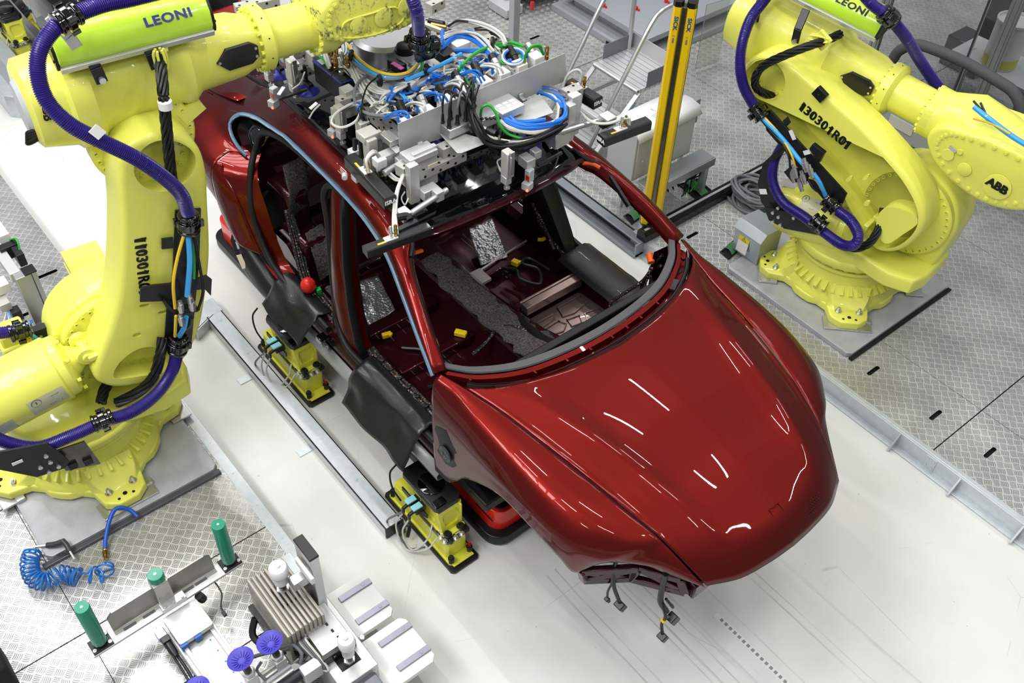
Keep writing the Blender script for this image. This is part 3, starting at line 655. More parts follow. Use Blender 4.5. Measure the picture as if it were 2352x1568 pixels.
b = MB(CM); p = C(742, 780, .30); b.box(p, (.08, .06, .05)); b.box(p + Vector((.01, .03, -.03)), (.06, .05, .06)); b.build('door_latch_connector', BLKG, car, bev=.006)
for pts in ([(970, 575, 1.2), (948, 583, 1.21), (936, 600, 1.22)], [(1338, 374, 1.30), (1360, 376, 1.30), (1378, 385, 1.29)]):
    b = MB(CM); b.tube([C(*q) for q in pts], .012); b.build('airbag_strap', ORG, car)
b = MB(CM)
for t in (.15, .3, .38, .55): p = INNERL[3].lerp(INNERL[1], t); b.box(Vector((p.x, .775 - .02*t + abs(0), p.z - .03)) + Vector((0, -.06, 0)), (.11, .02, .03), Matrix.Rotation(.55, 3, 'Y'))
b.build('pillar_clip', BLK, car, bev=.003)
# loom hanging in the left A pillar opening with an orange plug
for pts in ([(-2.98, .80, .86), (-3.02, .76, .74), (-2.97, .74, .66), (-3.0, .80, .58), (-3.03, .72, .60), (-3.0, .70, .70)], [(-2.96, .78, .80), (-3.04, .82, .70), (-3.06, .78, .58), (-3.0, .76, .56)], [(-2.96, .70, .82), (-3.0, .68, .70), (-3.06, .62, .60), (-3.12, .56, .50), (-3.10, .55, .46)]):
    wire('hanging_loom', pts, .011, HARN)
b = MB(CM); p = C(1492, 583, .84); b.cyl(p, p + Vector((.05, -.03, -.02)), .022); b.build('connector', ORG, car, bev=.003)
# looms hanging below the headlamp opening
for pts, r in (([(-1.70, -.74, .60), (-1.70, -.745, .50), (-1.68, -.745, .40), (-1.66, -.73, .32), (-1.645, -.72, .27)], .011), ([(-1.69, -.75, .42), (-1.70, -.76, .34), (-1.70, -.755, .28)], .006), ([(-1.50, -.60, .60), (-1.50, -.60, .47), (-1.49, -.60, .36), (-1.46, -.57, .27)], .016), ([(-1.48, -.60, .36), (-1.44, -.60, .28), (-1.45, -.60, .19), (-1.43, -.60, .12)], .009), ([(-1.47, -.59, .40), (-1.44, -.56, .33), (-1.46, -.54, .30)], .008)):
    wire('headlamp_loom', pts, r, BCAB)
for p, sz in (((-1.64, -.715, .235), (.05, .04, .06)), ((-1.43, -.545, .215), (.045, .05, .075)), ((-1.425, -.60, .095), (.045, .04, .05)), ((-1.70, -.755, .26), (.025, .025, .02))):
    b = MB(CM); b.box(p, sz, Matrix.Rotation(.5, 3, 'X')); b.box(Vector(p) + Vector((0, .012, -.03)), (sz[0]*.7, sz[1]*.7, .03), Matrix.Rotation(.5, 3, 'X')); b.build('connector', BLK, car, bev=.004)
b = MB(CM); b.box((-1.445, -.60, .235), (.025, .02, .025)); b.build('connector', mat('yellow connector', '#e8c81c', .4), car, bev=.003)
wire('headlamp_loom', [(-1.60, .66, .58), (-1.58, .72, .50), (-1.57, .74, .40)], .008, BCAB)
b = MB(CM); b.box((-1.56, .735, .36), (.05, .05, .06), Matrix.Rotation(.5, 3, 'Z')); b.build('connector', BLK, car, bev=.004)
# ---------------- things lying on or in the body
def foil_mat():
    n = NT('silver bubble foil'); v = n.coord(.2, 1); wv = n.new('ShaderNodeTexVoronoi'); wv.inputs['Scale'].default_value = 62; n.link(v, wv.inputs['Vector'])
    n.b.inputs['Metallic'].default_value = .9; n.b.inputs['Roughness'].default_value = .38; n.b.inputs['Base Color'].default_value = lin('#b4b4b8')
    n.bump(n.math('ADD', wv.outputs['Distance'], n.math('MULTIPLY', n.noise(v, 7, 3), .8)), .004); return n.m
FOIL = foil_mat()
def sheet(name, label, cat, corners, m, nz, seed, solid=.004, group=None, sag=0):
    random.seed(seed); a, bb, c, d = [Vector(q) for q in corners]; b = MB(); n_ = 14
    b.grid([[a.lerp(bb, i/n_).lerp(d.lerp(c, i/n_), j/n_) + Vector((0, 0, nz * noise.noise(Vector((i*.45 + seed, j*.45, seed))) - sag * math.sin(PI*i/n_) * math.sin(PI*j/n_))) for j in range(n_ + 1)] for i in range(n_ + 1)])
    return tag(b.build(name, m, smooth=50, solid=solid), label, cat, group)
sheet('foil_sheet', 'silver bubble foil sheet on the car floor by the near door opening', 'foil sheet', [P(805, 652, .73), P(868, 633, .73), P(908, 712, .72), P(850, 756, .71)], FOIL, .011, 2)
sheet('foil_sheet', 'silver bubble foil sheet propped behind the grey felt tunnel under the roof', 'foil sheet', [P(1075, 527, .80), P(1130, 501, .82), P(1166, 590, .74), P(1104, 609, .72)], FOIL, .011, 4)
LEA = mat('black leatherette cover', '#17171a', .34, coat=.15, bump=.001, bscale=160)
def flap(label, x0, x1, s, seed, drop):
    random.seed(seed); b = MB(CM); R = []
    prof = [(-.80, .372), (-.85, .380), (-.885, .378), (-.915, .366), (-.945, .345), (-.98, .315 - drop*.3), (-1.015, .275 - drop*.65), (-1.05, .235 - drop)]
    for i in range(25):
        x = x0 + (x1 - x0) * i / 24; R.append([Vector((x + .03*noise.noise(Vector((j*.7, seed, 0))), (y - (.028*noise.noise(Vector((x*5, j*.5, seed))) if j > 2 else 0)) * s, z + .018*noise.noise(Vector((x*4, j*.6, seed+3))) * (j > 0))) for j, (y, z) in enumerate(prof)])
    b.grid([cr(r, 4) for r in R]); return tag(b.build('sill_cover', LEA, smooth=60, solid=.004), label, 'protective cover')
flap('short black leatherette cover draped over the near sill of the rear door opening', -4.70, -4.22, 1, 4.0, .03)
flap('long black leatherette cover draped over the near sill beside the front wing', -3.74, -3.08, 1, 9.0, .12)
b = MB(CM); b.grid([[Vector((-3.74 + .74*i/12, y, z + .008*noise.noise(Vector((i*.8, j, 3))))) for j, (y, z) in enumerate(((.66, .36), (.70, .385), (.80, .392), (.90, .39), (.95, .36), (.98, .28)))] for i in range(13)]); tag(b.build('sill_cover', LEA, smooth=60, solid=.02, bev=.004), 'black leatherette cover on the far sill seen through the windscreen opening', 'protective cover')
b = MB(CM); b.grid([[(x, y, z) for x in (-4.35, -4.12)] for y, z in ((.72, .62), (.80, .60), (.84, .55), (.86, .46))]); tag(b.build('sill_cover', LEA, smooth=50, solid=.03, bev=.01), 'small black pad hung on the far rear door sill behind the far middle pillar', 'protective cover')
# black glass roof held in place by the gripper
b = MB(CM); rf = []
cc = [(-3.545, .618, .0, 1.338), (-3.60, .622, 0, 1.356), (-3.68, .62, .0, 1.374), (-3.8, .60, .0, 1.398), (-4.1, .58, 0, 1.42), (-4.5, .56, 0, 1.43), (-4.9, .53, 0, 1.405), (-5.2, .49, 0, 1.35), (-5.5, .42, 0, 1.25)]
for x, w, _, z in cc: rf.append([(x - .0*abs(k) + .085*(1 - k*k) * (1 if x > -3.65 else .6 if x > -3.7 else 0), w*k, z - .022*k*k + .006) for k in [i/8 for i in range(-8, 9)]])
b.grid(rf); rg = thing('roof_glass', (-4.4, YC, LIFT + 1.4), 'black glossy glass roof panel set into the red car roof under the gripper', 'roof panel')
b.build('glass_pane', mat('black roof glass', '#050507', .05, coat=1), rg, smooth=60, solid=.006)
for s in (-1, 1):
    b = MB(CM); b.box((-3.80, .50*s, 1.415), (.22, .035, .02), Matrix.Rotation(-.12, 3, 'Y')); b.box((-3.62, .55*s, 1.39), (.10, .03, .02)); b.build('mounting_bracket', BLKM, rg, bev=.008)
# ================================================================ the two yellow six-axis robots (robot frame: x forward, y left, z up, origin on the mounting plate)
def hose(M, pts, r, m, name, par, ridge=.009, n=12):
    b = MB(M); b.tube([PP(px, py, M, y) for px, py, y in pts], r, n=n, k=12, ridge=ridge); return b.build(name, m, par, smooth=60)
def cable(M, pts, r, m, par, name='cable', n=7):
    b = MB(M); b.tube([PP(*q[:2], M, q[2]) for q in pts], r, n=n); return b.build(name, m, par)
def twisted(M, pts, r, k0, m, par, name='cable_bundle', turns=2.2):
    k = k0 + 2; ctr = resample(cr([PP(px, py, M, y) for px, py, y in pts], 10), 46); b = MB(M)
    for j in range(k):
        o = []
        for i, p in enumerate(ctr):
            t = (ctr[min(i+1, 45)] - ctr[max(i-1, 0)]).normalized(); F = axis_frame(p, t); a = 2*PI*(j/k + turns*i/45)
            o.append(p + F.to_3x3() @ Vector((math.cos(a), math.sin(a), 0)) * r)
        b.tube(o, r * .46, n=6, smooth=False)
    return b.build(name, m, par)
def collar(M, p, d, r, par, name='hose_clamp'):
    d = Vector(d).normalized(); p = Vector(p); b = MB(M)
    b.lathe([(r*1.1, -.055), (r*1.32, -.05), (r*1.32, -.035), (r*1.15, -.03), (r*1.15, -.015), (r*1.5, -.012), (r*1.5, .02), (r*1.2, .024), (r*1.2, .04), (r*1.38, .043), (r*1.38, .055), (r*1.05, .06)], p, d, 20)
    F = axis_frame(p, d).to_3x3()
    for a in (.4, 2.0, 3.6, 5.1):
        q = p + F @ Vector((math.cos(a), math.sin(a), 0)) * r * 1.55; b.box(q, (r*.5, r*.5, .04), F)
    return b.build(name, BLKG, par, bev=.002)
ARM = [(1.46, 0.0), (1.44, .10), (1.36, .175), (1.22, .19), (.94, .15), (.55, .128), (.30, .15), (.13, .185), (0, .21), (-.09, .185), (-.155, .08), (-.165, -.06), (-.125, -.2), (-.03, -.295), (.13, -.352), (.33, -.368), (.7, -.35), (1.05, -.29), (1.25, -.25), (1.38, -.19), (1.445, -.10)]
def robot(label, J1, zb, deg, foot_rot, q2, fa, fb, worn):
    M = Matrix.Translation((J1[0], J1[1], zb)) @ Matrix.Rotation(math.radians(deg), 4, 'Z')
    t = thing('industrial_robot', (J1[0], J1[1], zb), label, 'robot')
    B = Matrix.Translation((J1[0], J1[1], zb)) @ Matrix.Rotation(math.radians(foot_rot), 4, 'Z')
    # base casting
    b = MB(B); out = []
    for k in range(4):
        a = PI/2 * k
        for (x, y) in ((.37, -.205), (.425, -.15), (.545, -.13), (.60, -.06), (.60, .06), (.545, .13), (.425, .15), (.37, .205)):
            out.append((x*math.cos(a) - y*math.sin(a), x*math.sin(a) + y*math.cos(a)))
        for i in (1, 2, 3):
            th = a + math.radians(29 + 32*i/4*1.0); out.append((.44*math.cos(th), .44*math.sin(th)))
    b.at(B @ Matrix.Translation((0, 0, .075))).prism(out, .06, .014); b.at(B)
    b.lathe([(.43, .03), (.43, .075), (.415, .10), (.385, .17), (.365, .19), (.35, .25), (.35, .30), (.375, .31), (.375, .335)], n=48)
    for k in range(4):
        a = PI/2 * k; R = Matrix.Rotation(a, 3, 'Z'); pr = []
        for x, h, w in ((.36, .21, .17), (.43, .135, .15), (.475, .085, .115), (.50, .07, .10)): pr.append([R @ Vector(q) for q in ((x, -w, .07), (x, -w*.86, h), (x, w*.86, h), (x, w, .07))])
        b.loft(pr)
    for i in range(40):
        a = 2*PI*i/40; R = Matrix.Rotation(a, 3, 'Z'); b.box(R @ Vector((.375, 0, .155)), (.075, .022, .085), R @ Matrix.Rotation(.5, 3, 'Y'))
    base = b.build('base', YEL, t, bev=.006)
    for k in range(4):
        a = PI/2 * k; R = Matrix.Rotation(a, 3, 'Z')
        for x, y in ((.49, -.075), (.49, .075)):
            b = MB(B); p = R @ Vector((x, y, .076)); b.cyl(p, p + Vector((0, 0, .006)), .024, n=20); b.cyl(p + Vector((0, 0, .006)), p + Vector((0, 0, .024)), .016, n=6); b.cyl(p, p + Vector((0, 0, .04)), .009, n=10)
            b.mat(1).box(p + Vector((.004, 0, .0075)), (.034, .012, .002), Matrix.Rotation(a + 2.3, 3, 'Z')); b.build('anchor_bolt', [STL, REDP], base)
        b = MB(B)
        for x, y, r in ((.545, .0, .014), (.565, -.045, .009), (.565, .045, .009)): p = R @ Vector((x, y, .0755)); b.cyl(p, p + Vector((0, 0, .001)), r)
        b.build('fixing_hole', SLOT, base)
        b = MB(B); b.box(R @ Vector((.545, .0, .007)), (.13, .34, .014), R); b.box(R @ Vector((.50, .15, .012)), (.05, .05, .024), R); b.build('levelling_plate', ALU, base, bev=.002)
    b = MB(B); b.lathe([(.38, -.0), (.38, .012)], n=40); b.build('base_seal', BLK, base)
    # turret
    b = MB(M); b.lathe([(.355, .335), (.355, .36)], n=40)
    for i in range(28): a = 2*PI*i/28; b.box((.36*math.cos(a), .36*math.sin(a), .35), (.03, .035, .024), Matrix.Rotation(a, 3, 'Z'))
    b.lathe([(.35, .36), (.40, .37), (.415, .39), (.415, .43), (.395, .45)], n=48)
    tp = [(.40*math.cos(a), .40*math.sin(a)) for a in [math.radians(d) for d in range(60, 301, 12)]] + [(.45, -.38), (.62, -.33), (.66, -.20), (.66, .12), (.60, .26), (.42, .34)]
    b.at(M @ Matrix.Translation((0, 0, .55))).prism(tp, .12, .03); b.at(M @ Matrix.Translation((0, -.10, 0)))
    hs = [(.35 + .34*math.cos(a), .88 + .34*math.sin(a)) for a in [math.radians(d) for d in range(-15, 196, 10)]]
    b.plate(hs + [(-.05, .60), (-.16, .50), (.62, .50), (.66, .62)], .26, (), .03)
    b.build('turret', YEL, t, bev=.008)
    sh = Vector((.35, 0, .88)); d = Vector((math.sin(math.radians(q2)), 0, math.cos(math.radians(q2)))); w = Vector((-d.z, 0, d.x)); el = sh + d * 1.30
    def A(u, v, y=0): q = sh + d*u + w*v; return Vector((q.x, y, q.z))
    # shoulder gear ring, motors
    def ring(c, y0, y1, r, nm, par, bolts=36, rb=None):
        b = MB(M); b.lathe([(r - .01, 0), (r, .01), (r, y1 - y0)], (c.x, y0, c.z), (0, 1, 0), 48); rb = rb or r - .028
        for i in range(bolts): a = 2*PI*i/bolts; p = Vector((c.x + rb*math.cos(a), y0 + .004, c.z + rb*math.sin(a))); b.lathe([(.0125, 0), (.0125, .010), (.008, .010), (.008, .004)], p, (0, -1, 0), 8)
        return b.build(nm, YEL, par, smooth=35)
    ring(sh, -.15, -.07, .315, 'shoulder_flange', t)
    b = MB(M); b.lathe([(.27, 0), (.27, .08), (.20, .13)], (sh.x, .14, sh.z), (0, 1, 0), 32); b.box((sh.x + .04, .45, sh.z - .01), (.22, .42, .22)); b.box((sh.x, .30, sh.z + .08), (.25, .10, .16)); b.box((sh.x + .02, .60, sh.z), (.17, .12, .17))
    for i in range(8): b.box((sh.x - .08 + .022*i, .42, sh.z + .107), (.006, .24, .008)); b.box((sh.x + .107, .42, sh.z - .08 + .022*i), (.008, .24, .006))
    b.build('shoulder_motor', YEL, t, bev=.012)
    b = MB(M); b.box((-.15, .25, .66), (.18, .18, .34)); b.box((-.15, .25, .86), (.15, .15, .1)); b.build('turret_motor', YEL, t, bev=.015)
    # lower arm
    aw = lambda pts: [(A(u, v).x, A(u, v).z) for u, v in pts]
    b = MB(M @ Matrix.Translation((0, -.385, 0)))
    outl = [(p.x, p.y) for p in cr([Vector((*q, 0)) for q in aw(ARM)], 5, True)]
    h1 = [(p.x, p.y) for p in cr([Vector((*q, 0)) for q in aw([(1.285 + .15*math.cos(a), -.03 + .155*math.sin(a)) for a in [i*PI/8 for i in range(16)]])], 2, True)]
    h2 = aw([(-.01 + .105*math.cos(a) + .03*math.cos(2*a), -.06 + .165*math.sin(a)) for a in [i*PI/16 for i in range(32)]])
    sl = [(aw([(.42 + .012*math.cos(a) + .025*math.sin(a)*0, -.02 + .03*math.sin(a)) for a in [i*PI/6 for i in range(12)]]), .02, True), (aw([(.36 + .012*math.cos(a), -.13 + .03*math.sin(a)) for a in [i*PI/6 for i in range(12)]]), .02, True), (aw([(.22 + .016*math.cos(a), -.0 + .024*math.sin(a)) for a in [i*PI/6 for i in range(12)]]), .02, True)]
    b.plate(outl, .235, [(h1, .10, True), (h2, .12, True)] + sl, .036)
    for c0, rr, yy in ((1.285, .125, .10), (-.01, .0, .12)):
        if rr:
            for i in range(14): a = 2*PI*i/14 + .3; q = A(c0 + rr*math.cos(a), -.03 + rr*math.sin(a)); b.lathe([(.0125, 0), (.0125, .01), (.007, .01), (.007, .003)], (q.x, yy - .002, q.z), (0, -1, 0), 8)
        else:
            for i in range(22): a = 2*PI*i/22; q = A(-.01 + .09*math.cos(a) + .026*math.cos(2*a), -.06 + .148*math.sin(a)); b.lathe([(.012, 0), (.012, .01), (.007, .01), (.007, .003)], (q.x, yy - .002, q.z), (0, -1, 0), 8)
    larm = b.build('lower_arm', YEL, t, smooth=42)
    b = MB(M); p = A(.06, .235)
    for y in (-.33, -.20): b.at(M @ Matrix.Translation((0, y, 0))); b.plate([(p.x + q[0], p.z + q[1]) for q in circ(0, 0, .055, 16)], .035, (), .006); c_ = A(.10, .14); b.at(M); b.bar((p.x, y + .018, p.z), (c_.x, y + .018, c_.z), .034, .10, (0, 1, 0))
    b.at(M); b.cyl((p.x, -.345, p.z), (p.x, -.15, p.z), .028); b.build('clevis', YEL, larm, bev=.006)
    # balancing cylinder
    dc = Vector((-.95, 0, -.15)).normalized(); p0 = Vector((p.x, -.235, p.z - .055))
    b = MB(M); b.lathe([(.05, -.06), (.055, .02), (.075, .05), (.09, .075), (.155, .095), (.175, .11), (.178, .15), (.190, .16), (.190, .62), (.18, .66), (.10, .72)], p0, dc, 40)
    F = axis_frame(p0, dc)
    for i in range(8): a = 2*PI*i/8; q = F @ Vector((.165*math.cos(a), .165*math.sin(a), .095)); b.cyl(q, q - dc*.02, .011, n=6)
    bc = b.build('balancing_cylinder', YEL, t, smooth=40)
    def decal(name, px, py, wd, ht, ang, mats_, draw=None):
        """flat label wrapped tangentially on the balancing cylinder where the viewing ray meets it"""
        o = M.inverted() @ EYE; r_ = M.to_3x3().inverted() @ ray(px, py); a0 = p0; best = None
        for i in range(4000):
            q = o + r_ * (.0014 + i*2.2e-6*.5); s_ = (q - a0).dot(dc); e = (q - a0 - dc*s_)
            if e.length < .1915 and .1 < s_ < .66: best = (q, e.normalized()); break
        if not best: return
        q, nn = best; x = (dc * -math.cos(ang) + nn.cross(dc) * math.sin(ang)); F = frame(q, x, z=nn)
        b = MB(M @ F); n_ = 8; g_ = []
        for i in range(n_ + 1):
            r1 = []
            for j in range(n_ + 1):
                v_ = Vector((wd*(i/n_ - .5), ht*(j/n_ - .5), 0)); wp = F @ v_; s_ = (wp - a0).dot(dc); e = wp - a0 - dc*s_; wp = a0 + dc*s_ + e.normalized()*.1912; r1.append(F.inverted() @ wp)
            g_.append(r1)
        b.grid(g_)
        if draw: draw(b)
        b.build(name, mats_, bc, smooth=60)
    def book(b):
        b.mat(1).tube([(x, y, .0005 - abs(y)*.06) for x, y in circ(-.055, .03, .026, 16)], .0016, n=4, k=1, closed=True); b.box((-.055, .03, -.001), (.004, .022, .002))
        for q in ([(-.0, -.03), (.06, -.03), (.06, .03), (0, .03)], [(.065, -.034), (.065, .034)], [(.03, -.03), (.03, .03)]): b.tube([(x, y, -abs(y)*.05) for x, y in q], .0016, n=4, k=1, closed=len(q) > 2, smooth=False)
    LB2 = [mat('silver and yellow label', '#c3c1a0', .45), TXT]
    # upper arm housing, forearm, wrist
    f0, f1 = Vector((fa[0], 0, fa[1])), Vector((fb[0], 0, fb[1])); fd = (f1 - f0).normalized(); up = Vector((-fd.z, 0, fd.x)); FM = M @ frame(el.x * Vector((1, 0, 0)) + Vector((0, 0, f0.z + (el.x - f0.x) * fd.z / fd.x)), fd, z=up)
    ring(Vector((el.x, 0, el.z)), -.155, -.09, .27, 'elbow_flange', t, 30)
    b = MB(FM)
    pr = []
    for x, ry, rz, cz in ((-.47, .18, .17, -.02), (-.45, .21, .20, -.02), (-.30, .225, .225, -.03), (-.28, .25, .245, -.03), (-.18, .25, .245, -.03), (-.15, .22, .22, -.02), (.05, .20, .195, 0), (.24, .20, .195, 0), (.27, .215, .205, 0), (.31, .215, .205, 0), (.36, .17, .17, 0), (.60, .155, .155, 0), (.66, .135, .135, 0), (.76, .132, .132, 0)):
        pr.append([(x, ry*math.copysign(abs(math.cos(a))**.8, math.cos(a)), cz + rz*math.copysign(abs(math.sin(a))**.8, math.sin(a))) for a in [2*PI*i/40 for i in range(40)]])
    b.loft(pr)
    b.plate  # housing web down to the elbow axis
    b.at(FM @ Matrix.Translation((0, -.12, 0))); b.plate([(-.22, 0), (-.2, -.26), (-.1, -.36), (.08, -.36), (.2, -.26), (.26, -.0)], .26, (), .03)
    b.at(FM); b.box((.27, -.06, -.21), (.13, .20, .08), Matrix.Rotation(-.5, 3, 'Y'))
    ua = b.build('upper_arm', YEL, t, smooth=40)
    b = MB(FM); pl = [(.44, 0), (.50, .058), (.63, .058), (.67, .03), (.67, -.03), (.63, -.058), (.50, -.058)]
    pr = []
    for (x, a) in pl: pr.append((x, a))
    g0 = [(x, -.168 * math.cos(a/.168*1.0) - .002 + (x - .44)*.05, .168*math.sin(a/.168) + .02) for x, a in cr([Vector((*q, 0)) for q in pr], 1, True) for _ in (0,)] if False else None
    b.at(FM @ Matrix.Translation((0, -.201, .02)) @ Matrix.Rotation(.062, 4, 'Z')); b.plate(pl, .02, (), .003); cov = b.build('cover_plate', BLKM, ua)
    b = MB(FM @ Matrix.Translation((0, -.201, .02)) @ Matrix.Rotation(.062, 4, 'Z')); b.bolts([(.455, 0, 0), (.655, 0, .022), (.655, 0, -.022)], (0, -1, 0), .008, .005); b.build('screw', STL, cov)
    b = MB(FM); R0 = .13
    b.lathe([(.128, 0), (.172, .0), (.172, .06), (.155, .075), (.128, .085), (.124, .32), (.165, .325), (.165, .38), (.15, .40)], (.70, 0, 0), (1, 0, 0), 40)
    for x, n_, s_ in ((.70, 20, -1), (1.025, 20, -1)):
        for i in range(n_): a = 2*PI*i/n_; b.cyl((x, .155*math.cos(a), .155*math.sin(a)), (x - .016, .155*math.cos(a), .155*math.sin(a)), .012, n=6)
    b.build('forearm', YEL, t, smooth=40)
    b = MB(FM)
    for i in range(10): a = 2*PI*i/10 + .2; b.cyl((.735, .172*math.cos(a), .172*math.sin(a)), (.735, .1735*math.cos(a), .1735*math.sin(a)), .004, n=8)
    b.build('dowel_hole', SLOT, ua)
    W = FM @ Matrix.Translation((1.10, 0, 0))
    return dict(M=M, B=B, t=t, A=A, FM=FM, W=W, el=el, sh=sh, larm=larm, ua=ua, bc=bc, base=base, decal=decal, book=book, LB2=LB2, worn=worn)
def wrist(R, outl, yf, thick, tilt=0):
    """cast wrist housing: rounded plate traced on the plane y = yf plus rear half"""
    M = R['M']; pts = [PP(px, py, M, yf) for px, py in outl]; poly = [(p.x, p.z) for p in pts]; poly = [(p.x, p.y) for p in cr([Vector((*q, 0)) for q in poly], 5, True)]
    b = MB(M @ Matrix.Translation((0, yf, 0))); b.plate(poly, thick, (), .035)
    c = sum((Vector((*q, 0)) for q in poly), Vector()) / len(poly); n = len(poly)
    for i in range(0, n, max(1, n // 26)):
        q = c + (Vector((*poly[i], 0)) - c) * .80; b.lathe([(.017, -.002), (.017, .003), (.010, .004), (.010, .009), (.005, .009)], (q.x, .0, q.y), (0, -1, 0), 10)
    return b.build('wrist_housing', YELW if R['worn'] else YEL, R['t'], smooth=42)
RL = robot('yellow robot at the left reaching over the red car with the roof gripper', (-4.72, .595), .17, 84.3, 0, 19.2, (.45, 2.40), (1.9, 2.385), True)
RR = robot('yellow robot standing beyond the red bonnet with its arm leaning back', (-2.85, 5.69), .17, 8, 45, -62, (-1.1, 1.67), (.4, 1.55), False)
# ---------------------------------------------------------------- left robot: wrist, dress pack, hoses, lettering
M = RL['M']; t = RL['t']
wr = wrist(RL, [(733, 50), (745, 15), (790, -25), (880, -40), (955, -30), (962, 20), (950, 58), (900, 78), (840, 93), (780, 101), (745, 92)], -.20, .36)
b = MB(M @ Matrix.Translation((0, -.205, 0)))
for px, py, r in ((822, 56, .05), (880, 38, .055), (935, 15, .06)): q = PP(px, py, M, -.2); b.lathe([(r, 0), (r, .006), (r*.9, .008)], (q.x, 0, q.z), (0, -1, 0), 24)
b.tube([(PP(px, py, M, -.2).x, -.002, PP(px, py, M, -.2).z) for px, py in ((788, 85), (785, 60), (800, 45), (850, 30), (905, 15), (925, 40), (900, 62), (850, 80))], .006, n=6, closed=True)
b.build('wrist_cover', YELW, wr)
b = MB(M); q = PP(700, 60, M, 0); b.lathe([(.165, -.02), (.165, .03), (.14, .10), (.13, .14)], RL['W'].translation * 0 + (M.inverted() @ RL['W'] @ Vector((-.02, 0, 0))), (1, 0, 0), 32)
b.build('wrist_flange', YEL, t, smooth=40)
def leoni(R, x0, x1, y, z, w, hgt, tilt, txt_x, txt_side):
    FM = R['FM'] @ Matrix.Translation((0, y, z)) @ Matrix.Rotation(tilt, 4, 'X')
    b = MB(FM); pr = [(-w/2, .0), (-w/2, .03), (-w/2 + .035, .085), (-w/2 + .09, hgt), (w/2 - .09, hgt), (w/2 - .035, .085), (w/2, .03), (w/2, 0)]
    b.loft([[(x, a, c) for a, c in pr] for x in (x0, x1)], True); o = b.build('dress_pack_cover', LIME, R['t'], bev=.006)
    b = MB(FM); b.box(((x0+x1)/2, -w/2 + .0, -.012), (x1 - x0, .03, .03)); b.box(((x0+x1)/2, w/2, -.012), (x1 - x0, .03, .03)); b.box(((x0+x1)/2, 0, -.02), (x1 - x0 - .02, w, .012)); b.build('aluminium_rail', ALUW, o, bev=.002)
    for x in (x0 - .006, x1 + .006):
        b = MB(FM); b.loft([[(x + s, a*1.03, c*1.03 - .012) for a, c in pr] for s in (-.008, .008)]); b.bolts([(x + (.008 if x > x0 else -.008), a, .03) for a in (-w/2 + .02, w/2 - .02)], (1 if x > x0 else -1, 0, 0), .008, .006); b.build('end_cap', BLK, o, bev=.003)
    b = MB(FM)
    sl = math.atan2(hgt - .085, .055); F = frame((txt_x, txt_side*(w/2 - .050), (hgt + .085)/2 - .004), (1, 0, 0), z=(0, txt_side*math.sin(sl)*.9, 1))
    b.text('LEONI', F, .060, bold=.002, space=1.1, sx=1.25); b.build('lettering', TXTB if R['worn'] else TXT, o)
    return o, FM
lb, LM = leoni(RL, -.29, .44, -.125, .275, .21, .115, .40, .24, -1)
for x in (-.16, .10):
    b = MB(RL['FM']); b.bar((x, -.17, .32), (x + .02, -.232, .20), .012, .055, (1, 0, 0)); b.bar((x + .02, -.232, .20), (x + .03, -.236, .12), .012, .055, (1, 0, 0)); br = b.build('support_bracket', BLKM, t, bev=.004)
    b = MB(RL['FM']); b.cyl((x + .03, -.23, .14), (x + .03, -.258, .14), .016, n=12); b.build('screw', STL, br)
b = MB(RL['FM']); b.bar((-.20, -.262, .335), (-.22, -.275, .40), .014, .055, (1, 0, 0)); b.bar((-.22, -.275, .40), (-.27, -.24, .50), .014, .055, (1, 0, 0)); b.build('hose_bracket', ALUW, t, bev=.004)
H1 = [(390, -25, -.24), (300, -3, -.27), (230, 12, -.30), (150, 46, -.34), (104, 92, -.38), (86, 150, -.42), (104, 225, -.47), (160, 285, -.52), (235, 325, -.54), (310, 362, -.55), (370, 402, -.53), (415, 445, -.49), (433, 492, -.455)]
hose(M, H1, .037, PUR, 'corrugated_hose', t)
b = MB(M); q0, q1 = PP(212, 294, M, -.565), PP(235, 312, M, -.575); b.bar(q0, q1, .05, .006, (0, 1, 0)); b.build('hose_label', WHT, t)
q = PP(155, 43, M, -.338); collar(M, q, PP(130, 60, M, -.35) - PP(190, 25, M, -.32), .04, t)
arrow = PP(433, 510, M, -.45); collar(M, arrow, PP(434, 540, M, -.45) - PP(430, 480, M, -.45), .042, t)
q = PP(409, 790, M, -.45); collar(M, q, PP(405, 820, M, -.45) - PP(412, 760, M, -.45), .040, t)
hose(M, [(407, 805, -.45), (396, 850, -.47), (362, 902, -.52), (306, 944, -.56), (238, 968, -.57), (165, 1000, -.56), (85, 1027, -.53), (0, 1010, -.48), (-70, 960, -.40)], .037, PUR, 'corrugated_hose', t)
q = PP(237, 965, M, -.57); collar(M, q, PP(200, 985, M, -.57) - PP(270, 955, M, -.57), .038, t)
b = MB(M); b.bar(PP(228, 938, M, -.50), PP(244, 975, M, -.60), .05, .012); b.build('hose_bracket', BLKM, t, bev=.003)
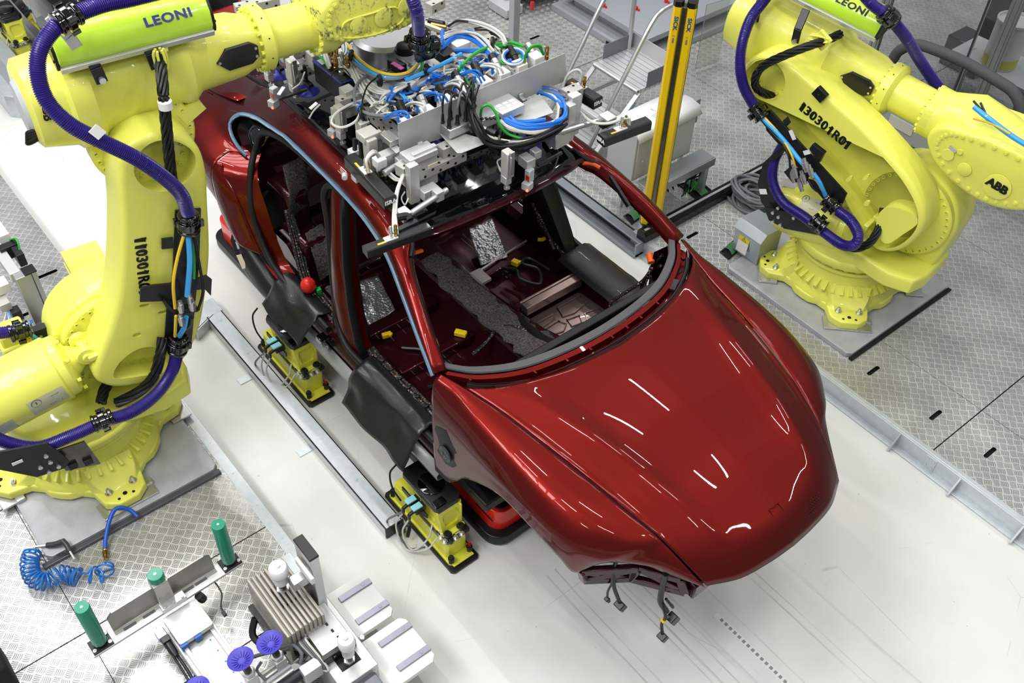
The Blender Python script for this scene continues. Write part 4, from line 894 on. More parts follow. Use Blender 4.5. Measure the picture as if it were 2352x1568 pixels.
# black carrier plate on the lower arm with cables and couplings
def yplate(M, pts, y, th, name, m, par, rd=0, bev=.002):
    b = MB(M @ Matrix.Translation((0, y, 0))); b.plate([(PP(px, py, M, y).x, PP(px, py, M, y).z) for px, py in pts], th, (), rd); return b.build(name, m, par, bev=bev)
yplate(M, [(403, 484), (462, 479), (458, 600), (440, 790), (378, 782), (385, 690), (397, 640)], -.40, .012, 'carrier_plate', BLKM, t)
yplate(M, [(372, 549), (398, 546), (398, 570), (372, 573)], -.41, .012, 'carrier_tab', BLKM, t)
yplate(M, [(323, 662), (352, 655), (384, 652), (412, 648), (415, 690), (322, 694)], -.44, .012, 'cable_bracket', BLKM, t)
yplate(M, [(438, 645), (474, 632), (487, 642), (485, 680), (470, 664), (440, 668)], -.47, .010, 'cable_bracket', BLKM, t)
yplate(M, [(383, 695), (400, 712), (456, 708), (456, 716), (402, 724), (380, 705)], -.50, .05, 'coupling_bracket', BLKM, t)
for pts, r, m in (([(431, 530, -.47), (436, 600, -.50), (430, 680, -.52)], .016, LBLU), ([(425, 532, -.47), (408, 590, -.50), (398, 650, -.53), (402, 708, -.53)], .009, YCAB), ([(446, 540, -.46), (447, 600, -.47), (446, 640, -.48)], .007, GRN), ([(444, 540, -.46), (460, 620, -.50), (466, 670, -.52), (455, 712, -.53)], .008, BCAB), ([(404, 725, -.52), (403, 750, -.51), (402, 772, -.48)], .009, YCAB), ([(428, 728, -.52), (424, 750, -.50), (412, 772, -.47)], .014, LBLU), ([(440, 728, -.52), (436, 745, -.50), (420, 758, -.48), (414, 775, -.46)], .014, BCAB)):
    cable(M, pts, r, m, t)
for px, py, r in ((415, 705, .018), (441, 700, .02), (437, 690, .016), (416, 735, .016)):
    b = MB(M); p = PP(px, py, M, -.53); b.lathe([(r*.7, -.04), (r*.7, -.02), (r, -.02), (r, .015), (r*.8, .015), (r*.8, .035)], p, (-.1, -.1, -1), 8); b.build('coupling', STL, t, smooth=20)
twisted(M, [(345, 95, -.10), (365, 120, -.20), (372, 180, -.34), (377, 240, -.40), (384, 310, -.39), (392, 390, -.36), (398, 430, -.30)], .020, 5, BCAB, t)
b = MB(M); q0, q1 = PP(378, 232, M, -.41), PP(381, 248, M, -.41); b.cyl(q0, q1, .034, n=12); b.build('tape_wrap', WHT, t)
b = MB(M); q = PP(369, 135, M, -.26)
for i in range(6): a = 2*PI*i/6; b.tube([q + Vector((.02*math.cos(a), .015*math.sin(a), .05)), q + Vector((.03*math.cos(a), .02*math.sin(a), .02)), q + Vector((.026*math.cos(a), .024*math.sin(a), -.06))], .008, n=6)
b.box(q + Vector((0, .05, .03)), (.11, .03, .05)); b.build('cable_clamp', YEL, t, bev=.004)
twisted(M, [(374, 775, -.40), (368, 815, -.44), (350, 870, -.42), (310, 905, -.40), (268, 925, -.36)], .022, 5, BCAB, t, turns=.6)
twisted(M, [(258, 868, -.25), (240, 895, -.30), (232, 925, -.36)], .022, 5, BCAB, t, turns=.5)
b = MB(M)                                                       # cables looped out behind the elbow
for k in range(4): b.tube([PP(128, 285 + k*3, M, -.15), PP(90, 297 + k*4, M, -.15), PP(62, 305 + k*7, M, -.14), PP(72, 320 + k*3, M, -.14), PP(118, 293 + k*3, M, -.15)], .008, n=6)
b.build('cable', BCAB, t)
b = MB(RL['FM']); b.lathe([(.14, 0), (.14, .012), (.12, .03)], (-.46, -.02, -.02), (-1, 0, 0), 30); b.build('rear_cover', GRY, RL['ua'])
b = MB(RL['FM'] @ frame((-.38, -.212, .03), (0, 0, -1), y=(1, 0, 0))); F = frame((-.40, -.208, -.02), (-.2, 0, .98), z=(-.1, -1, 0)); b.at(RL['FM']); b.text('ABB', frame((-.40, -.224, .05), (-.15, .03, -1), z=(-.12, -1, 0)), .06, bold=.002); b.build('lettering', TXT, RL['ua'])
# lettering and decals
def armtext(R, txt, px, py, px2, py2, size, shear=0):
    M = R['M']; a, c = PP(px, py, M, -.3862), PP(px2, py2, M, -.3862); d = c - a; n = len(txt); b = MB(M)
    for i, ch in enumerate(txt):
        o = a + d * ((i + .5) / n); Fr = frame(o, d, z=(0, -1, 0)); Fr = Fr @ Matrix(((1, shear, 0, 0), (0, 1, 0, 0), (0, 0, 1, 0), (0, 0, 0, 1)))
        if ch == '1':
            h = size * .36; b.at(M @ Fr @ Matrix.Translation((0, 0, .0006))); w_ = size * .075
            b.prism([(-w_ + size*.03, -h), (w_ + size*.03, -h), (w_ + size*.03, h), (-w_ + size*.03, h)], .0012)
            b.prism([(size*.03, h), (-w_ * .4, h), (-size*.21, h*.55), (-size*.21, h*.27), (size*.03, h*.62)], .0012); b.at(M)
        else: b.text(ch, Fr, size, bold=size * .004, sx=.80, ext=.0005)
    b.build('lettering', TXT, R['larm'])
    M = R['M']; a, c = PP(px, py, M, -.388), PP(px2, py2, M, -.388); b = MB(M); b.text(txt, frame((a + c)/2, c - a, z=(0, -1, 0)), size, bold=.002, space=1.04); b.build('lettering', TXT, R['larm'])
armtext(RL, '110301R01', 321, 545, 332, 676, .082, .15)
RL['decal']('warning_label', 112, 922, .20, .12, 0, RL['LB2'], RL['book']); RL['decal']('warning_label', 18, 985, .10, .13, 0, [LBL, TXT])
b = MB(M)                                                       # second hose entering at the rear of the balancing cylinder
hose(M, [(-60, 775, .02), (0, 765, .02), (40, 760, .02)], .036, PUR, 'corrugated_hose', t); q = PP(44, 762, M, .02); collar(M, q, (1, 0, -.1), .04, t)
for pts, r, m in (([(50, 762, .02), (80, 778, .03), (100, 805, .05)], .02, LBLU), ([(52, 770, .0), (72, 785, .01), (90, 808, .03)], .012, YCAB), ([(50, 765, .01), (76, 780, .02), (94, 806, .04)], .010, GRN)): cable(M, pts, r, m, t)
yplate(M, [(78, 762), (106, 752), (132, 806), (112, 812), (98, 770), (80, 772)], .05, .05, 'hose_bracket', BLKM, t)
yplate(M, [(-20, 1042), (110, 1018), (138, 1040), (160, 1060), (150, 1075), (85, 1096), (-20, 1075)], -.60, .014, 'hose_support_plate', BLKM, t)
b = MB(M); b.bolts([PP(px, py, M, -.60) for px, py in ((92, 1072), (115, 1060), (112, 1083), (134, 1070), (105, 1046))], (0, -1, 0), .013, .012); b.build('screw', STL, t)
pl = yplate(M, [(118, 1040), (195, 1014), (232, 1065), (152, 1082)], -.565, .012, 'connector_panel', DST, t)
b = MB(M)
for px, py in ((168, 1070), (203, 1060)): b.box(PP(px, py, M, -.575), (.05, .02, .04))
b.build('socket', BLK, pl, bev=.004)
b = MB(M); q = PP(40, 1062, M, -.607); b.box(q, (.055, .004, .02)); b.build('type_label', WHT, t)
for pts, r in (([(170, 675, .22), (135, 690, .20), (110, 730, .15), (97, 775, .08)], .012), ([(172, 690, .22), (140, 705, .20), (118, 740, .15), (105, 780, .08)], .008)): cable(M, pts, r, YEL, t)
b = MB(M); b.lathe([(.03, 0), (.05, .01), (.05, .03), (.06, .03), (.06, .05), (.02, .06)], PP(930, 100, M, -.05), (0, 0, -1), 16); b.build('wrist_plug', BLK, t)
# dress-pack end at the gripper
hose(M, [(935, -30, -.30), (948, 0, -.34), (958, 30, -.34), (961, 62, -.30), (962, 82, -.27)], .036, PUR, 'corrugated_hose', t)
q = PP(963, 90, M, -.26); collar(M, q, (0, .2, -1), .045, t)
b = MB(M); q = PP(968, 108, M, -.24); b.box(q, (.09, .08, .09)); b.lathe([(.05, 0), (.055, .06), (.04, .08)], q + Vector((.03, 0, 0)), (1, 0, -.2), 14); b.box(q + Vector((0, -.04, -.03)), (.12, .04, .05)); b.build('hose_connector', BLKG, t, bev=.006)
# ---------------------------------------------------------------- right robot
M = RR['M']; t = RR['t']
wr = wrist(RR, [(2126, 330), (2134, 303), (2165, 290), (2210, 300), (2290, 328), (2375, 370), (2440, 430), (2420, 475), (2350, 487), (2280, 478), (2215, 445), (2150, 385)], -.24, .42)
b = MB(M @ Matrix.Translation((0, -.245, 0)))
for px, py, r in ((2292, 428, .085), (2216, 388, .045), (2178, 354, .04), (2206, 348, .018)): q = PP(px, py, M, -.24); b.lathe([(r, 0), (r, .005), (r*.94, .007)], (q.x, 0, q.z), (0, -1, 0), 30)
b.build('wrist_cover', YEL, wr)
b = MB(M); p = PP(2290, 428, M, -.256); b.text('ABB', frame(p, PP(2310, 440, M, -.256) - PP(2270, 416, M, -.256), z=(0, -1, 0)), .075, bold=.004); b.build('lettering', TXT, wr)
b = MB(M); q = PP(2188, 343, M, -.25); b.box(q, (.05, .004, .025), Matrix.Rotation(.4, 3, 'Y')); b.build('type_label', LBL, wr)
b = MB(M); W0 = M.inverted() @ RR['W']
pr = []
for x, r1, r2, zc in ((-.06, .165, .165, 0), (.0, .165, .165, 0), (.06, .17, .19, .0), (.18, .20, .22, .02), (.40, .22, .20, .0), (.75, .20, .17, -.06)): pr.append([W0 @ Vector((x, r1*math.cos(a), zc + r2*math.sin(a))) for a in [2*PI*i/32 for i in range(32)]])
b.loft(pr); b.build('wrist_flange', YEL, t, smooth=45)
lb, LM = leoni(RR, -.30, .56, -.04, .385, .22, .11, .30, .33, -1)
for x in (-.26, .06):
    b = MB(RR['FM']); b.bar((x, -.16, .32), (x + .02, -.232, .21), .012, .055, (1, 0, 0)); b.bar((x + .02, -.232, .21), (x + .03, -.236, .12), .012, .055, (1, 0, 0)); br = b.build('support_bracket', BLKM, t, bev=.004)
    b = MB(RR['FM']); b.cyl((x + .03, -.23, .13), (x + .03, -.258, .13), .016, n=12); b.build('screw', STL, br)
hose(M, [(1800, -60, -.05), (1760, -5, -.18), (1725, 42, -.32), (1706, 95, -.42), (1700, 150, -.47), (1709, 200, -.47), (1733, 245, -.45)], .037, PUR, 'corrugated_hose', t)
q = PP(1741, 257, M, -.45); collar(M, q, PP(1752, 270, M, -.45) - PP(1730, 240, M, -.45), .042, t)
hose(M, [(1796, 335, -.36), (1778, 372, -.42), (1776, 420, -.47), (1800, 465, -.50), (1850, 500, -.52), (1895, 535, -.54), (1935, 562, -.56), (1962, 562, -.56), (1971, 540, -.53), (1955, 508, -.49), (1925, 484, -.46)], .037, PUR, 'corrugated_hose', t)
q = PP(1908, 468, M, -.45); collar(M, q, PP(1930, 488, M, -.45) - PP(1895, 455, M, -.45), .040, t)
q = PP(1880, 512, M, -.54); collar(M, q, PP(1900, 540, M, -.54) - PP(1860, 505, M, -.54), .038, t)
hose(M, [(1960, -40, -.22), (2000, 8, -.21), (2040, 38, -.15), (2080, 85, -.02), (2120, 150, .16), (2165, 212, .25), (2210, 240, .30)], .037, PUR, 'corrugated_hose', t)
q = PP(2040, 38, M, -.15); collar(M, q, PP(2060, 60, M, -.1) - PP(2015, 18, M, -.18), .042, t)
b = MB(M); b.bar(q + Vector((0, 0, -.03)), q + Vector((-.02, -.02, -.14)), .06, .014, (1, 0, 0)); b.build('hose_bracket', BLKM, t, bev=.003)
yplate(M, [(1752, 260), (1768, 252), (1785, 270), (1945, 445), (1930, 480), (1900, 470), (1800, 345), (1760, 300)], -.405, .012, 'carrier_plate', BLKM, t)
yplate(M, [(1808, 268), (1815, 282), (1806, 291), (1797, 278)], -.412, .012, 'carrier_tab', BLKM, t)
yplate(M, [(1858, 342), (1866, 331), (1893, 352), (1880, 376)], -.45, .035, 'cable_bracket', BLKM, t)
yplate(M, [(1800, 395), (1812, 385), (1870, 402), (1876, 414), (1820, 420)], -.50, .03, 'coupling_bracket', BLKM, t)
yplate(M, [(1752, 375), (1795, 335), (1803, 342), (1765, 385), (1775, 430), (1830, 480), (1885, 530), (1882, 540), (1800, 525), (1748, 465), (1740, 420)], -.45, .014, 'hose_support_plate', BLKM, t)
yplate(M, [(1755, 475), (1820, 490), (1826, 505), (1795, 522), (1765, 505)], -.49, .014, 'support_foot_plate', BLKM, t)
b = MB(M); b.bolts([PP(px, py, M, -.49) for px, py in ((1788, 477), (1776, 488), (1789, 498), (1776, 509), (1793, 516), (1824, 500))], (0, -1, 0), .013, .012); b.build('screw', STL, t)
for px, py, y, s_, a_ in ((1753, 440, -.456, (.06, .004, .04), -.5), (1820, 310, -.41, (.07, .004, .03), .85), (1853, 350, -.454, (.05, .004, .03), -.7)): b = MB(M); b.box(PP(px, py, M, y), s_, Matrix.Rotation(a_, 3, 'Y')); b.build('type_label', WHT, t)
for pts, r, m in (([(1752, 272, -.47), (1785, 305, -.49), (1815, 340, -.50), (1838, 370, -.52), (1850, 382, -.52)], .015, LBLU), ([(1749, 276, -.47), (1780, 312, -.49), (1798, 330, -.51), (1812, 360, -.53), (1815, 395, -.53)], .008, BCAB), ([(1756, 270, -.47), (1790, 308, -.49), (1818, 355, -.52), (1828, 392, -.52)], .008, YCAB), ([(1868, 398, -.52), (1882, 418, -.51), (1890, 435, -.49), (1897, 450, -.46)], .015, LBLU), ([(1856, 412, -.52), (1868, 432, -.52), (1888, 445, -.48)], .009, BCAB), ([(1858, 408, -.52), (1875, 415, -.51), (1892, 445, -.47)], .007, YCAB)):
    cable(M, pts, r, m, t)
for px, py, r in ((1826, 394, .018), (1845, 408, .02), (1850, 380, .022), (1862, 394, .018), (1838, 425, .017), (1820, 405, .014)):
    b = MB(M); p = PP(px, py, M, -.53); b.lathe([(r*.7, -.05), (r*.7, -.02), (r, -.02), (r, .02), (r*.8, .02), (r*.8, .045)], p, (.6, -.1, -.8), 8); b.build('coupling', STL, t, smooth=20)
twisted(M, [(1930, 78, -.12), (1900, 92, -.24), (1860, 105, -.36), (1800, 128, -.45), (1755, 150, -.46), (1735, 178, -.44), (1740, 205, -.40), (1775, 222, -.30)], .020, 5, BCAB, t)
b = MB(M); q = PP(1888, 92, M, -.27); b.box(q, (.10, .03, .10), Matrix.Rotation(.5, 3, 'Y'))
for i in range(6): a = 2*PI*i/6; b.tube([q + Vector((.05, .0, .01)) + Vector((0, .02*math.cos(a), .02*math.sin(a))), q + Vector((0, .03*math.cos(a), .03*math.sin(a))), q + Vector((-.07, -.03 + .025*math.cos(a), .025*math.sin(a)))], .008, n=6)
b.build('cable_clamp', YEL, t, bev=.004)
twisted(M, [(2030, 478, -.30), (2022, 515, -.36), (2000, 555, -.44), (1965, 570, -.46), (1925, 560, -.44)], .020, 5, BCAB, t, turns=.8)
armtext(RR, '130301R01', 1838, 242, 1951, 338, .094)
b = MB(M); q = PP(1884, 216, M, -.39); b.box(q, (.085, .035, .075), Matrix.Rotation(.45, 3, 'Y')); b.cyl(q + Vector((0, -.018, 0)), q + Vector((0, -.026, 0)), .01, n=8); b.build('stop_block', BLK, RR['larm'], bev=.012)
RR['decal']('warning_label', 1862, 470, .15, .12, 0, RR['LB2'], RR['book']); RR['decal']('warning_label', 1815, 420, .12, .11, 0, [LBL, TXT])
for pts, r, m in (([(2238, 246, -.18), (2270, 272, -.22), (2320, 310, -.24), (2365, 338, -.24)], .017, LBLU), ([(2236, 232, -.16), (2262, 262, -.2), (2275, 285, -.22)], .007, BCAB), ([(2252, 236, -.16), (2264, 262, -.2), (2275, 285, -.22)], .007, BCAB), ([(2236, 272, -.22), (2280, 285, -.24), (2320, 308, -.25)], .007, YCAB)): cable(M, pts, r, m, t)
b = MB(RR['B']); q = RR['B'].inverted() @ P(2003, 633, .36); b.cyl(q, q + Vector((0, 0, .03)), .018); b.cyl(q + Vector((0, 0, .02)), q + Vector((.03, .02, .03)), .016); b.build('breather_plug', BLK, RR['base'])
# ================================================================ roof gripper tool hanging from the left robot (frame: x world, y from the car centre, z world)
GM = Matrix.Translation((0, YC, 0))
gt = thing('gripper_tool', (-4.66, YC, 2.1), 'silver roof gripper frame full of cables and sensors above the red car', 'gripper')
def G(px, py, z): return GM.inverted() @ P(px, py, z)
GLG = mat('light grey aluminium profile', '#bdbcb6', .42, metal=.3)
GPL = mat('zinc sheet', '#bdbeba', .45, metal=.3, mottle=.05, mscale=12)
HOLE = mat('dark hole', '#0a0a0a', .7)
def part(bm, name, m, par=None, **k): return bm.build(name, m, par or gt, **k)
def gbox(c, size, name, m, par=None, rz=0, bev=.004, rx=0, ry=0):
    b = MB(GM); b.box(c, size, (Matrix.Rotation(rz, 3, 'Z') @ Matrix.Rotation(ry, 3, 'Y') @ Matrix.Rotation(rx, 3, 'X'))); return part(b, name, m, par, bev=bev)
def perf(a, c, w=.06, par=None, name='perforated_profile', pitch=.05):
    """square light profile with two rows of dark holes on each visible face"""
    a, c = Vector(a), Vector(c); b = MB(GM); b.bar(a, c, w, w); d = c - a; n = max(1, int(d.length / pitch)); F = frame(a, d, z=(0, 0, 1)); b.mat(1)
    for i in range(n):
        x = (i + .5) * d.length / n
        for o in (-w*.24, w*.24):
            if (i + (o > 0)) % 2: continue
            for nn, pp in (((0, 0, 1), (x, o, w/2)), ((0, -1, 0), (x, -w/2, o)), ((0, 1, 0), (x, w/2, o))):
                q = F @ Vector(pp); dd = F.to_3x3() @ Vector(nn); b.cyl(q - dd*.002, q + dd*.0012, .0085, n=10)
    return part(b, name, [GLG, HOLE], par)
# flange to the robot, mounting plate, main frame
b = MB(GM); b.lathe([(.25, 2.105), (.25, 2.135), (.19, 2.135), (.185, 2.14), (.185, 2.25), (.16, 2.27)], (-4.66, 0, 0), (0, 0, 1), 48); fl = part(b, 'tool_flange', ALU, smooth=35)
for i in range(12): a = 2*PI*i/12; b = MB(GM); p = Vector((-4.66 + .218*math.cos(a), .218*math.sin(a), 2.135)); b.lathe([(.013, 0), (.013, .014), (.007, .014), (.007, .008)], p, (0, 0, 1), 10); part(b, 'flange_bolt', STL, fl)
gbox((-4.62, 0, 2.09), (.62, .62, .025), 'mounting_plate', ALUW)
for y in (-.33, .33):
    perf((-5.35, y, 2.03), (-3.72, y, 2.03))
for x in (-5.25, -4.92, -4.42, -4.02): perf((x, -.52, 2.05), (x, .52, 2.05))
perf((-3.68, -.56, 2.05), (-3.68, -.16, 2.05), .052)
# big vertical cable guard sheet and the shelves in front of it
def xplate(pts, x, th, name, m, par=None):
    """plate in a plane x = const, traced"""
    Mx = GM @ frame((x, 0, 0), (0, 1, 0), z=(0, 0, 1)); q = []
    for px, py in pts: w = GM.inverted() @ PXX(px, py, x); q.append((w.y, w.z))
    b = MB(Mx); b.plate(q, th); return part(b, name, m, par, bev=.0015)
xplate([(914, 284), (1298, 122), (1303, 184), (1240, 212), (1215, 222), (1005, 322), (960, 334), (918, 352)], -3.79, .004, 'guard_sheet', GPL)
def zplate(pts, z, th, name, m, par=None, bev=.0015):
    b = MB(GM @ Matrix.Translation((0, 0, z))); b.prism([tuple(G(px, py, z)[:2]) for px, py in pts], th); return part(b, name, m, par, bev=bev)
zplate([(1008, 305), (1030, 296), (1108, 318), (1113, 330), (1060, 351), (1050, 351)], 2.15, .004, 'shelf_sheet', GPL)
zplate([(1150, 262), (1240, 215), (1272, 258), (1190, 286), (1165, 280)], 2.16, .004, 'shelf_sheet', GPL)
zplate([(868, 308), (884, 298), (922, 345), (910, 352)], 2.15, .004, 'shelf_sheet', GPL)
gbox(G(895, 318, 2.17), (.10, .06, .035), 'terminal_rail', ALU, rz=0, bev=.003)
for i, (px, py) in enumerate(((965, 331), (1196, 220))):
    b = MB(GM); p = G(px, py, 2.18); b.box(p, (.012, .03, .03)); b.box(p + Vector((.02, 0, -.01)), (.03, .025, .012)); part(b, 'sheet_clip', ALU, bev=.003)
io = gbox(G(1052, 284, 2.185), (.125, .20, .055), 'io_block', ALU, rz=.0, bev=.006)
for i in range(8):
    p = G(1052, 284, 2.185) + Vector((.035 - .06*(i % 2), -.085 + .055*(i//2), .027)); b = MB(GM); b.lathe([(.014, 0), (.014, .008), (.011, .01), (.010, .045), (.007, .06)], p, (0, 0, 1), 10); part(b, 'plug', BLK)
vb = gbox(G(1115, 265, 2.185), (.13, .14, .06), 'io_block', ALU, bev=.006)
vt = gbox(G(1160, 246, 2.20), (.15, .16, .05), 'valve_terminal', ALUW, bev=.004)
b = MB(GM)
for i in range(9): b.box(G(1160, 246, 2.20) + Vector((-.085, -.07 + .0175*i, .02)), (.035, .012, .03))
part(b, 'valve_coil_row', ALU, vt, bev=.002)
b = MB(GM)
for i in range(2):
    for j in range(3): b.box(G(1160, 246, 2.20) + Vector((.03*i - .0, -.045 + .045*j, .0255)), (.022, .032, .001))
part(b, 'printed_label', mat('pale label', '#dcdcd6', .5), vt)
b = MB(GM)
for i in range(6): b.box(G(1122, 272, 2.215) + Vector((-.03 + .012*i, -.05 + .02*i, 0)), (.02, .014, .01))
part(b, 'port_row', BLK, vb, bev=.002)
b = MB(GM); b.cyl(G(1118, 300, 2.17), G(1140, 308, 2.17), .022, n=14); part(b, 'round_connector', BLK)
b = MB(GM); b.cyl(G(1108, 296, 2.17), G(1122, 301, 2.17), .02, n=14); part(b, 'round_connector', ALU)
# ejector row behind the sheet
random.seed(21)
for i, (px, py) in enumerate(((938, 290), (982, 264), (1024, 240), (1067, 219), (1112, 197), (1152, 177), (1192, 158), (1230, 140))):
    o = G(px, py, 2.21)
    eb = gbox(o, (.075, .075, .085), 'vacuum_ejector', WHT, bev=.006)
    b = MB(GM); d = Vector((-.9, .30, .12)).normalized(); b.lathe([(.021, .04), (.021, .075), (.025, .078), (.025, .12)], o + Vector((0, 0, .02)), d, 14); part(b, 'silencer', ALU if i % 2 else BLK, eb)
    if 2 < i < 7 or i == 0: b = MB(GM); b.lathe([(.026, .12), (.026, .165), (.02, .17)], o + Vector((0, 0, .02)), d, 14); part(b, 'silencer_cap', BLK, eb)
    b = MB(GM); b.cyl(o + Vector((-.02, -.05, .03)), o + Vector((-.02, -.05, .07)), .008, n=8); part(b, 'push_fitting', BLU, eb)
# dark control box with round plugs
cb = gbox(G(775, 182, 2.10), (.30, .13, .13), 'control_box', mat('dark navy box', '#15161d', .45), bev=.006)
c0 = G(775, 182, 2.10)
gbox(c0 + Vector((0, 0, .067)), (.306, .136, .012), 'box_lid', mat('blue lid', '#1c2a6a', .4), cb); gbox(c0 + Vector((.03, -.0, .0745)), (.23, .115, .004), 'lid_plate', BLK, cb)
gbox(c0 + Vector((.13, .03, .0775)), (.025, .03, .004), 'yellow_mark', YCAB, cb); gbox(c0 + Vector((-.10, -.035, .0775)), (.06, .03, .003), 'printed_label', LBL, cb)
for i in range(8):
    p = c0 + Vector((-.10 + .058*(i % 4), -.01 + .045*(i // 4), .075)); b = MB(GM); b.lathe([(.015, 0), (.017, .02), (.013, .022), (.016, .05), (.012, .055), (.014, .09), (.006, .10)], p, (0, 0, 1), 10); part(b, 'round_plug', BRS if i % 3 else STL)
# clamp units with pins, mounted over the roof edge
def unit(px, py, z, rz=0, tall=.16):
    o = G(px, py, z); u = gbox(o, (.06, .05, tall), 'clamp_cylinder', GLG, bev=.006)
    gbox(o + Vector((.0, -.008, -tall*.5 - .02)), (.05, .04, .05), 'clamp_foot', ALUW, u); b = MB(GM); b.lathe([(.007, 0), (.007, .03), (.018, .032), (.018, .042)], o + Vector((0, 0, -tall*.5 - .045)), (0, 0, -1), 12); part(b, 'locating_pin', STL, u)
    b = MB(GM); b.box(o + Vector((.035, .0, .02)), (.012, .03, tall*.9)); b.cyl(o + Vector((.045, -.015, -.05)), o + Vector((.045, -.015, .07)), .006, n=6); part(b, 'side_plate', ALU, u, bev=.002)
    return u
for px, py, z in ((672, 165, 2.10), (782, 272, 2.08), (1166, 375, 2.06), (615, 140, 2.10)): unit(px, py, z)
for a, c in (((645, 130, 2.13), (720, 110, 2.12)), ((775, 238, 2.13), (850, 215, 2.12)), ((540, 22, 2.14), (640, 2, 2.14)), ((1110, 100, 2.1), (1140, 88, 2.1)), ((985, 20, 2.2), (1015, 5, 2.2))):
    perf(G(*a), G(*c), .058)
gbox(G(725, 135, 2.12), (.09, .09, .10), 'clamp_block', GLG); gbox(G(800, 232, 2.10), (.07, .07, .17), 'clamp_block', GLG); gbox(G(742, 135, 2.13), (.09, .06, .10), 'clamp_block', GLG)
gbox(G(680, 115, 2.17), (.08, .08, .05), 'clamp_block', GLG); gbox(G(833, 295, 2.12), (.06, .06, .10), 'clamp_block', GLG)
def cup(px, py, z, r=.075, drop=.16):
    o = G(px, py, z); b = MB(GM); b.lathe([(r, -.012), (r*.94, .0), (r*.55, .018), (.022, .03), (.018, .04)], o, (0, 0, 1), 24); c_ = part(b, 'suction_cup', mat('violet rubber', '#3a37a8', .4, coat=.2), smooth=50)
    b = MB(GM); b.cyl(o + Vector((0, 0, .03)), o + Vector((0, 0, drop)), .012, n=10); b.box(o + Vector((.02, .0, .05)), (.07, .03, .018)); part(b, 'suction_stem', BLKM, c_)
for q in ((706, 205, 1.95), (640, 168, 1.96), (832, 378, 1.97), (985, 330, 1.95), (1215, 325, 1.95), (800, 150, 1.95)): cup(*q)
def sensor(px, py, z):
    o = G(px, py, z); s_ = gbox(o, (.035, .045, .08), 'distance_sensor', GRY, bev=.004, rz=.2); gbox(o + Vector((.012, -.024, -.005)), (.03, .003, .035), 'red_label', REDP, s_); gbox(o + Vector((.01, -.02, -.055)), (.05, .05, .045), 'sensor_head', GRY, s_, rz=.3)
    b = MB(GM); b.cyl(o + Vector((.03, -.035, -.065)), o + Vector((.036, -.045, -.07)), .007, n=8); part(b, 'light_dot', mat('red light spot', '#ff5a3c', .4, emit=3), s_)
for q in ((630, 214, 1.98), (768, 280, 2.0), (1216, 402, 1.93)): sensor(*q)
for a, c in (((640, 228, 1.98), (705, 205, 1.99)), ((775, 268, 2.0), (790, 262, 2.0)), ((1235, 380, 1.95), (1290, 350, 1.97))):
    b = MB(GM); b.cyl(G(*a), G(*c), .01, n=8); part(b, 'sensor_rod', ALUD)
gbox(G(1210, 370, 1.99), (.08, .06, .06), 'rod_clamp', ALUW); gbox(G(1230, 352, 2.0), (.05, .05, .05), 'rod_clamp', ALUW); b = MB(GM); b.cyl(G(1220, 300, 2.06), G(1222, 330, 2.0), .022, n=12); b.box(G(1235, 305, 2.06), (.1, .1, .02)); part(b, 'damper', BLKM, bev=.003)
b = MB(GM); b.tube([G(1190, 300, 2.05), G(1185, 330, 2.02), G(1205, 345, 2.0), G(1240, 325, 2.01)], .006); b.tube([G(1282, 360, 1.97), G(1272, 390, 1.93), G(1262, 402, 1.91)], .006); part(b, 'cable', BCAB)
# heavy brackets with round rods that carry the laser sensor bars
gbox(G(975, 385, 2.07), (.03, .15, .24), 'support_plate', ALUW, bev=.003); gbox(G(948, 420, 2.05), (.045, .06, .24), 'support_column', ALUW, bev=.004); gbox(G(962, 352, 2.16), (.10, .18, .035), 'support_head', ALUW, bev=.004)
gbox(G(990, 375, 2.12) + Vector((.018, .0, 0)), (.003, .06, .02), 'paper_label', mat('masking tape', '#cfc4a4', .6)); gbox(G(985, 440, 1.98), (.06, .10, .06), 'rod_clamp', ALUW, bev=.005); gbox(G(1006, 447, 1.99), (.05, .05, .06), 'rod_clamp', ALUW, bev=.004)
perf(G(918, 395, 2.09), G(950, 372, 2.10), .07); perf(G(1010, 350, 2.10), G(1060, 328, 2.10), .065)
gbox(G(845, 310, 2.16), (.09, .10, .05), 'support_head', GLG, bev=.006); gbox(G(852, 352, 2.07), (.06, .06, .20), 'support_column', GLG, bev=.004); gbox(G(862, 335, 2.09), (.03, .08, .17), 'support_plate', GLG, bev=.003)
gbox(G(887, 372, 2.06), (.06, .10, .12), 'clamp_block', ALUW, bev=.004); gbox(G(872, 372, 2.09), (.06, .06, .055), 'rod_clamp', WHT, bev=.005); b = MB(GM); b.cyl(G(878, 392, 2.05), G(880, 402, 2.03), .026, n=14); part(b, 'rod_cap', BLKM)
for a, c, r in (((1026, 436, 1.99), (938, 494, 1.99), .017), ((980, 336, 2.08), (882, 398, 2.06), .018), ((905, 350, 2.09), (935, 375, 2.08), .016), ((1225, 322, 2.04), (1390, 272, 2.04), .016), ((1290, 305, 2.03), (1330, 290, 2.03), .016)):
    b = MB(GM); b.cyl(G(*a), G(*c), r, n=14); part(b, 'support_rod', ALU)
gbox(G(923, 370, 2.08), (.05, .06, .05), 'rod_clamp', ALUW, bev=.004); gbox(G(928, 492, 2.01), (.07, .06, .05), 'rod_clamp', ALUW, bev=.005); gbox(G(936, 520, 1.995), (.03, .12, .03), 'bar_bracket', ALUD, bev=.003)
b = MB(GM); b.cyl(G(815, 318, 2.10), G(815, 365, 1.98), .013, n=12); part(b, 'guide_pin', ALUD); gbox(G(816, 350, 2.01), (.05, .07, .05), 'pin_block', WHT, bev=.004)
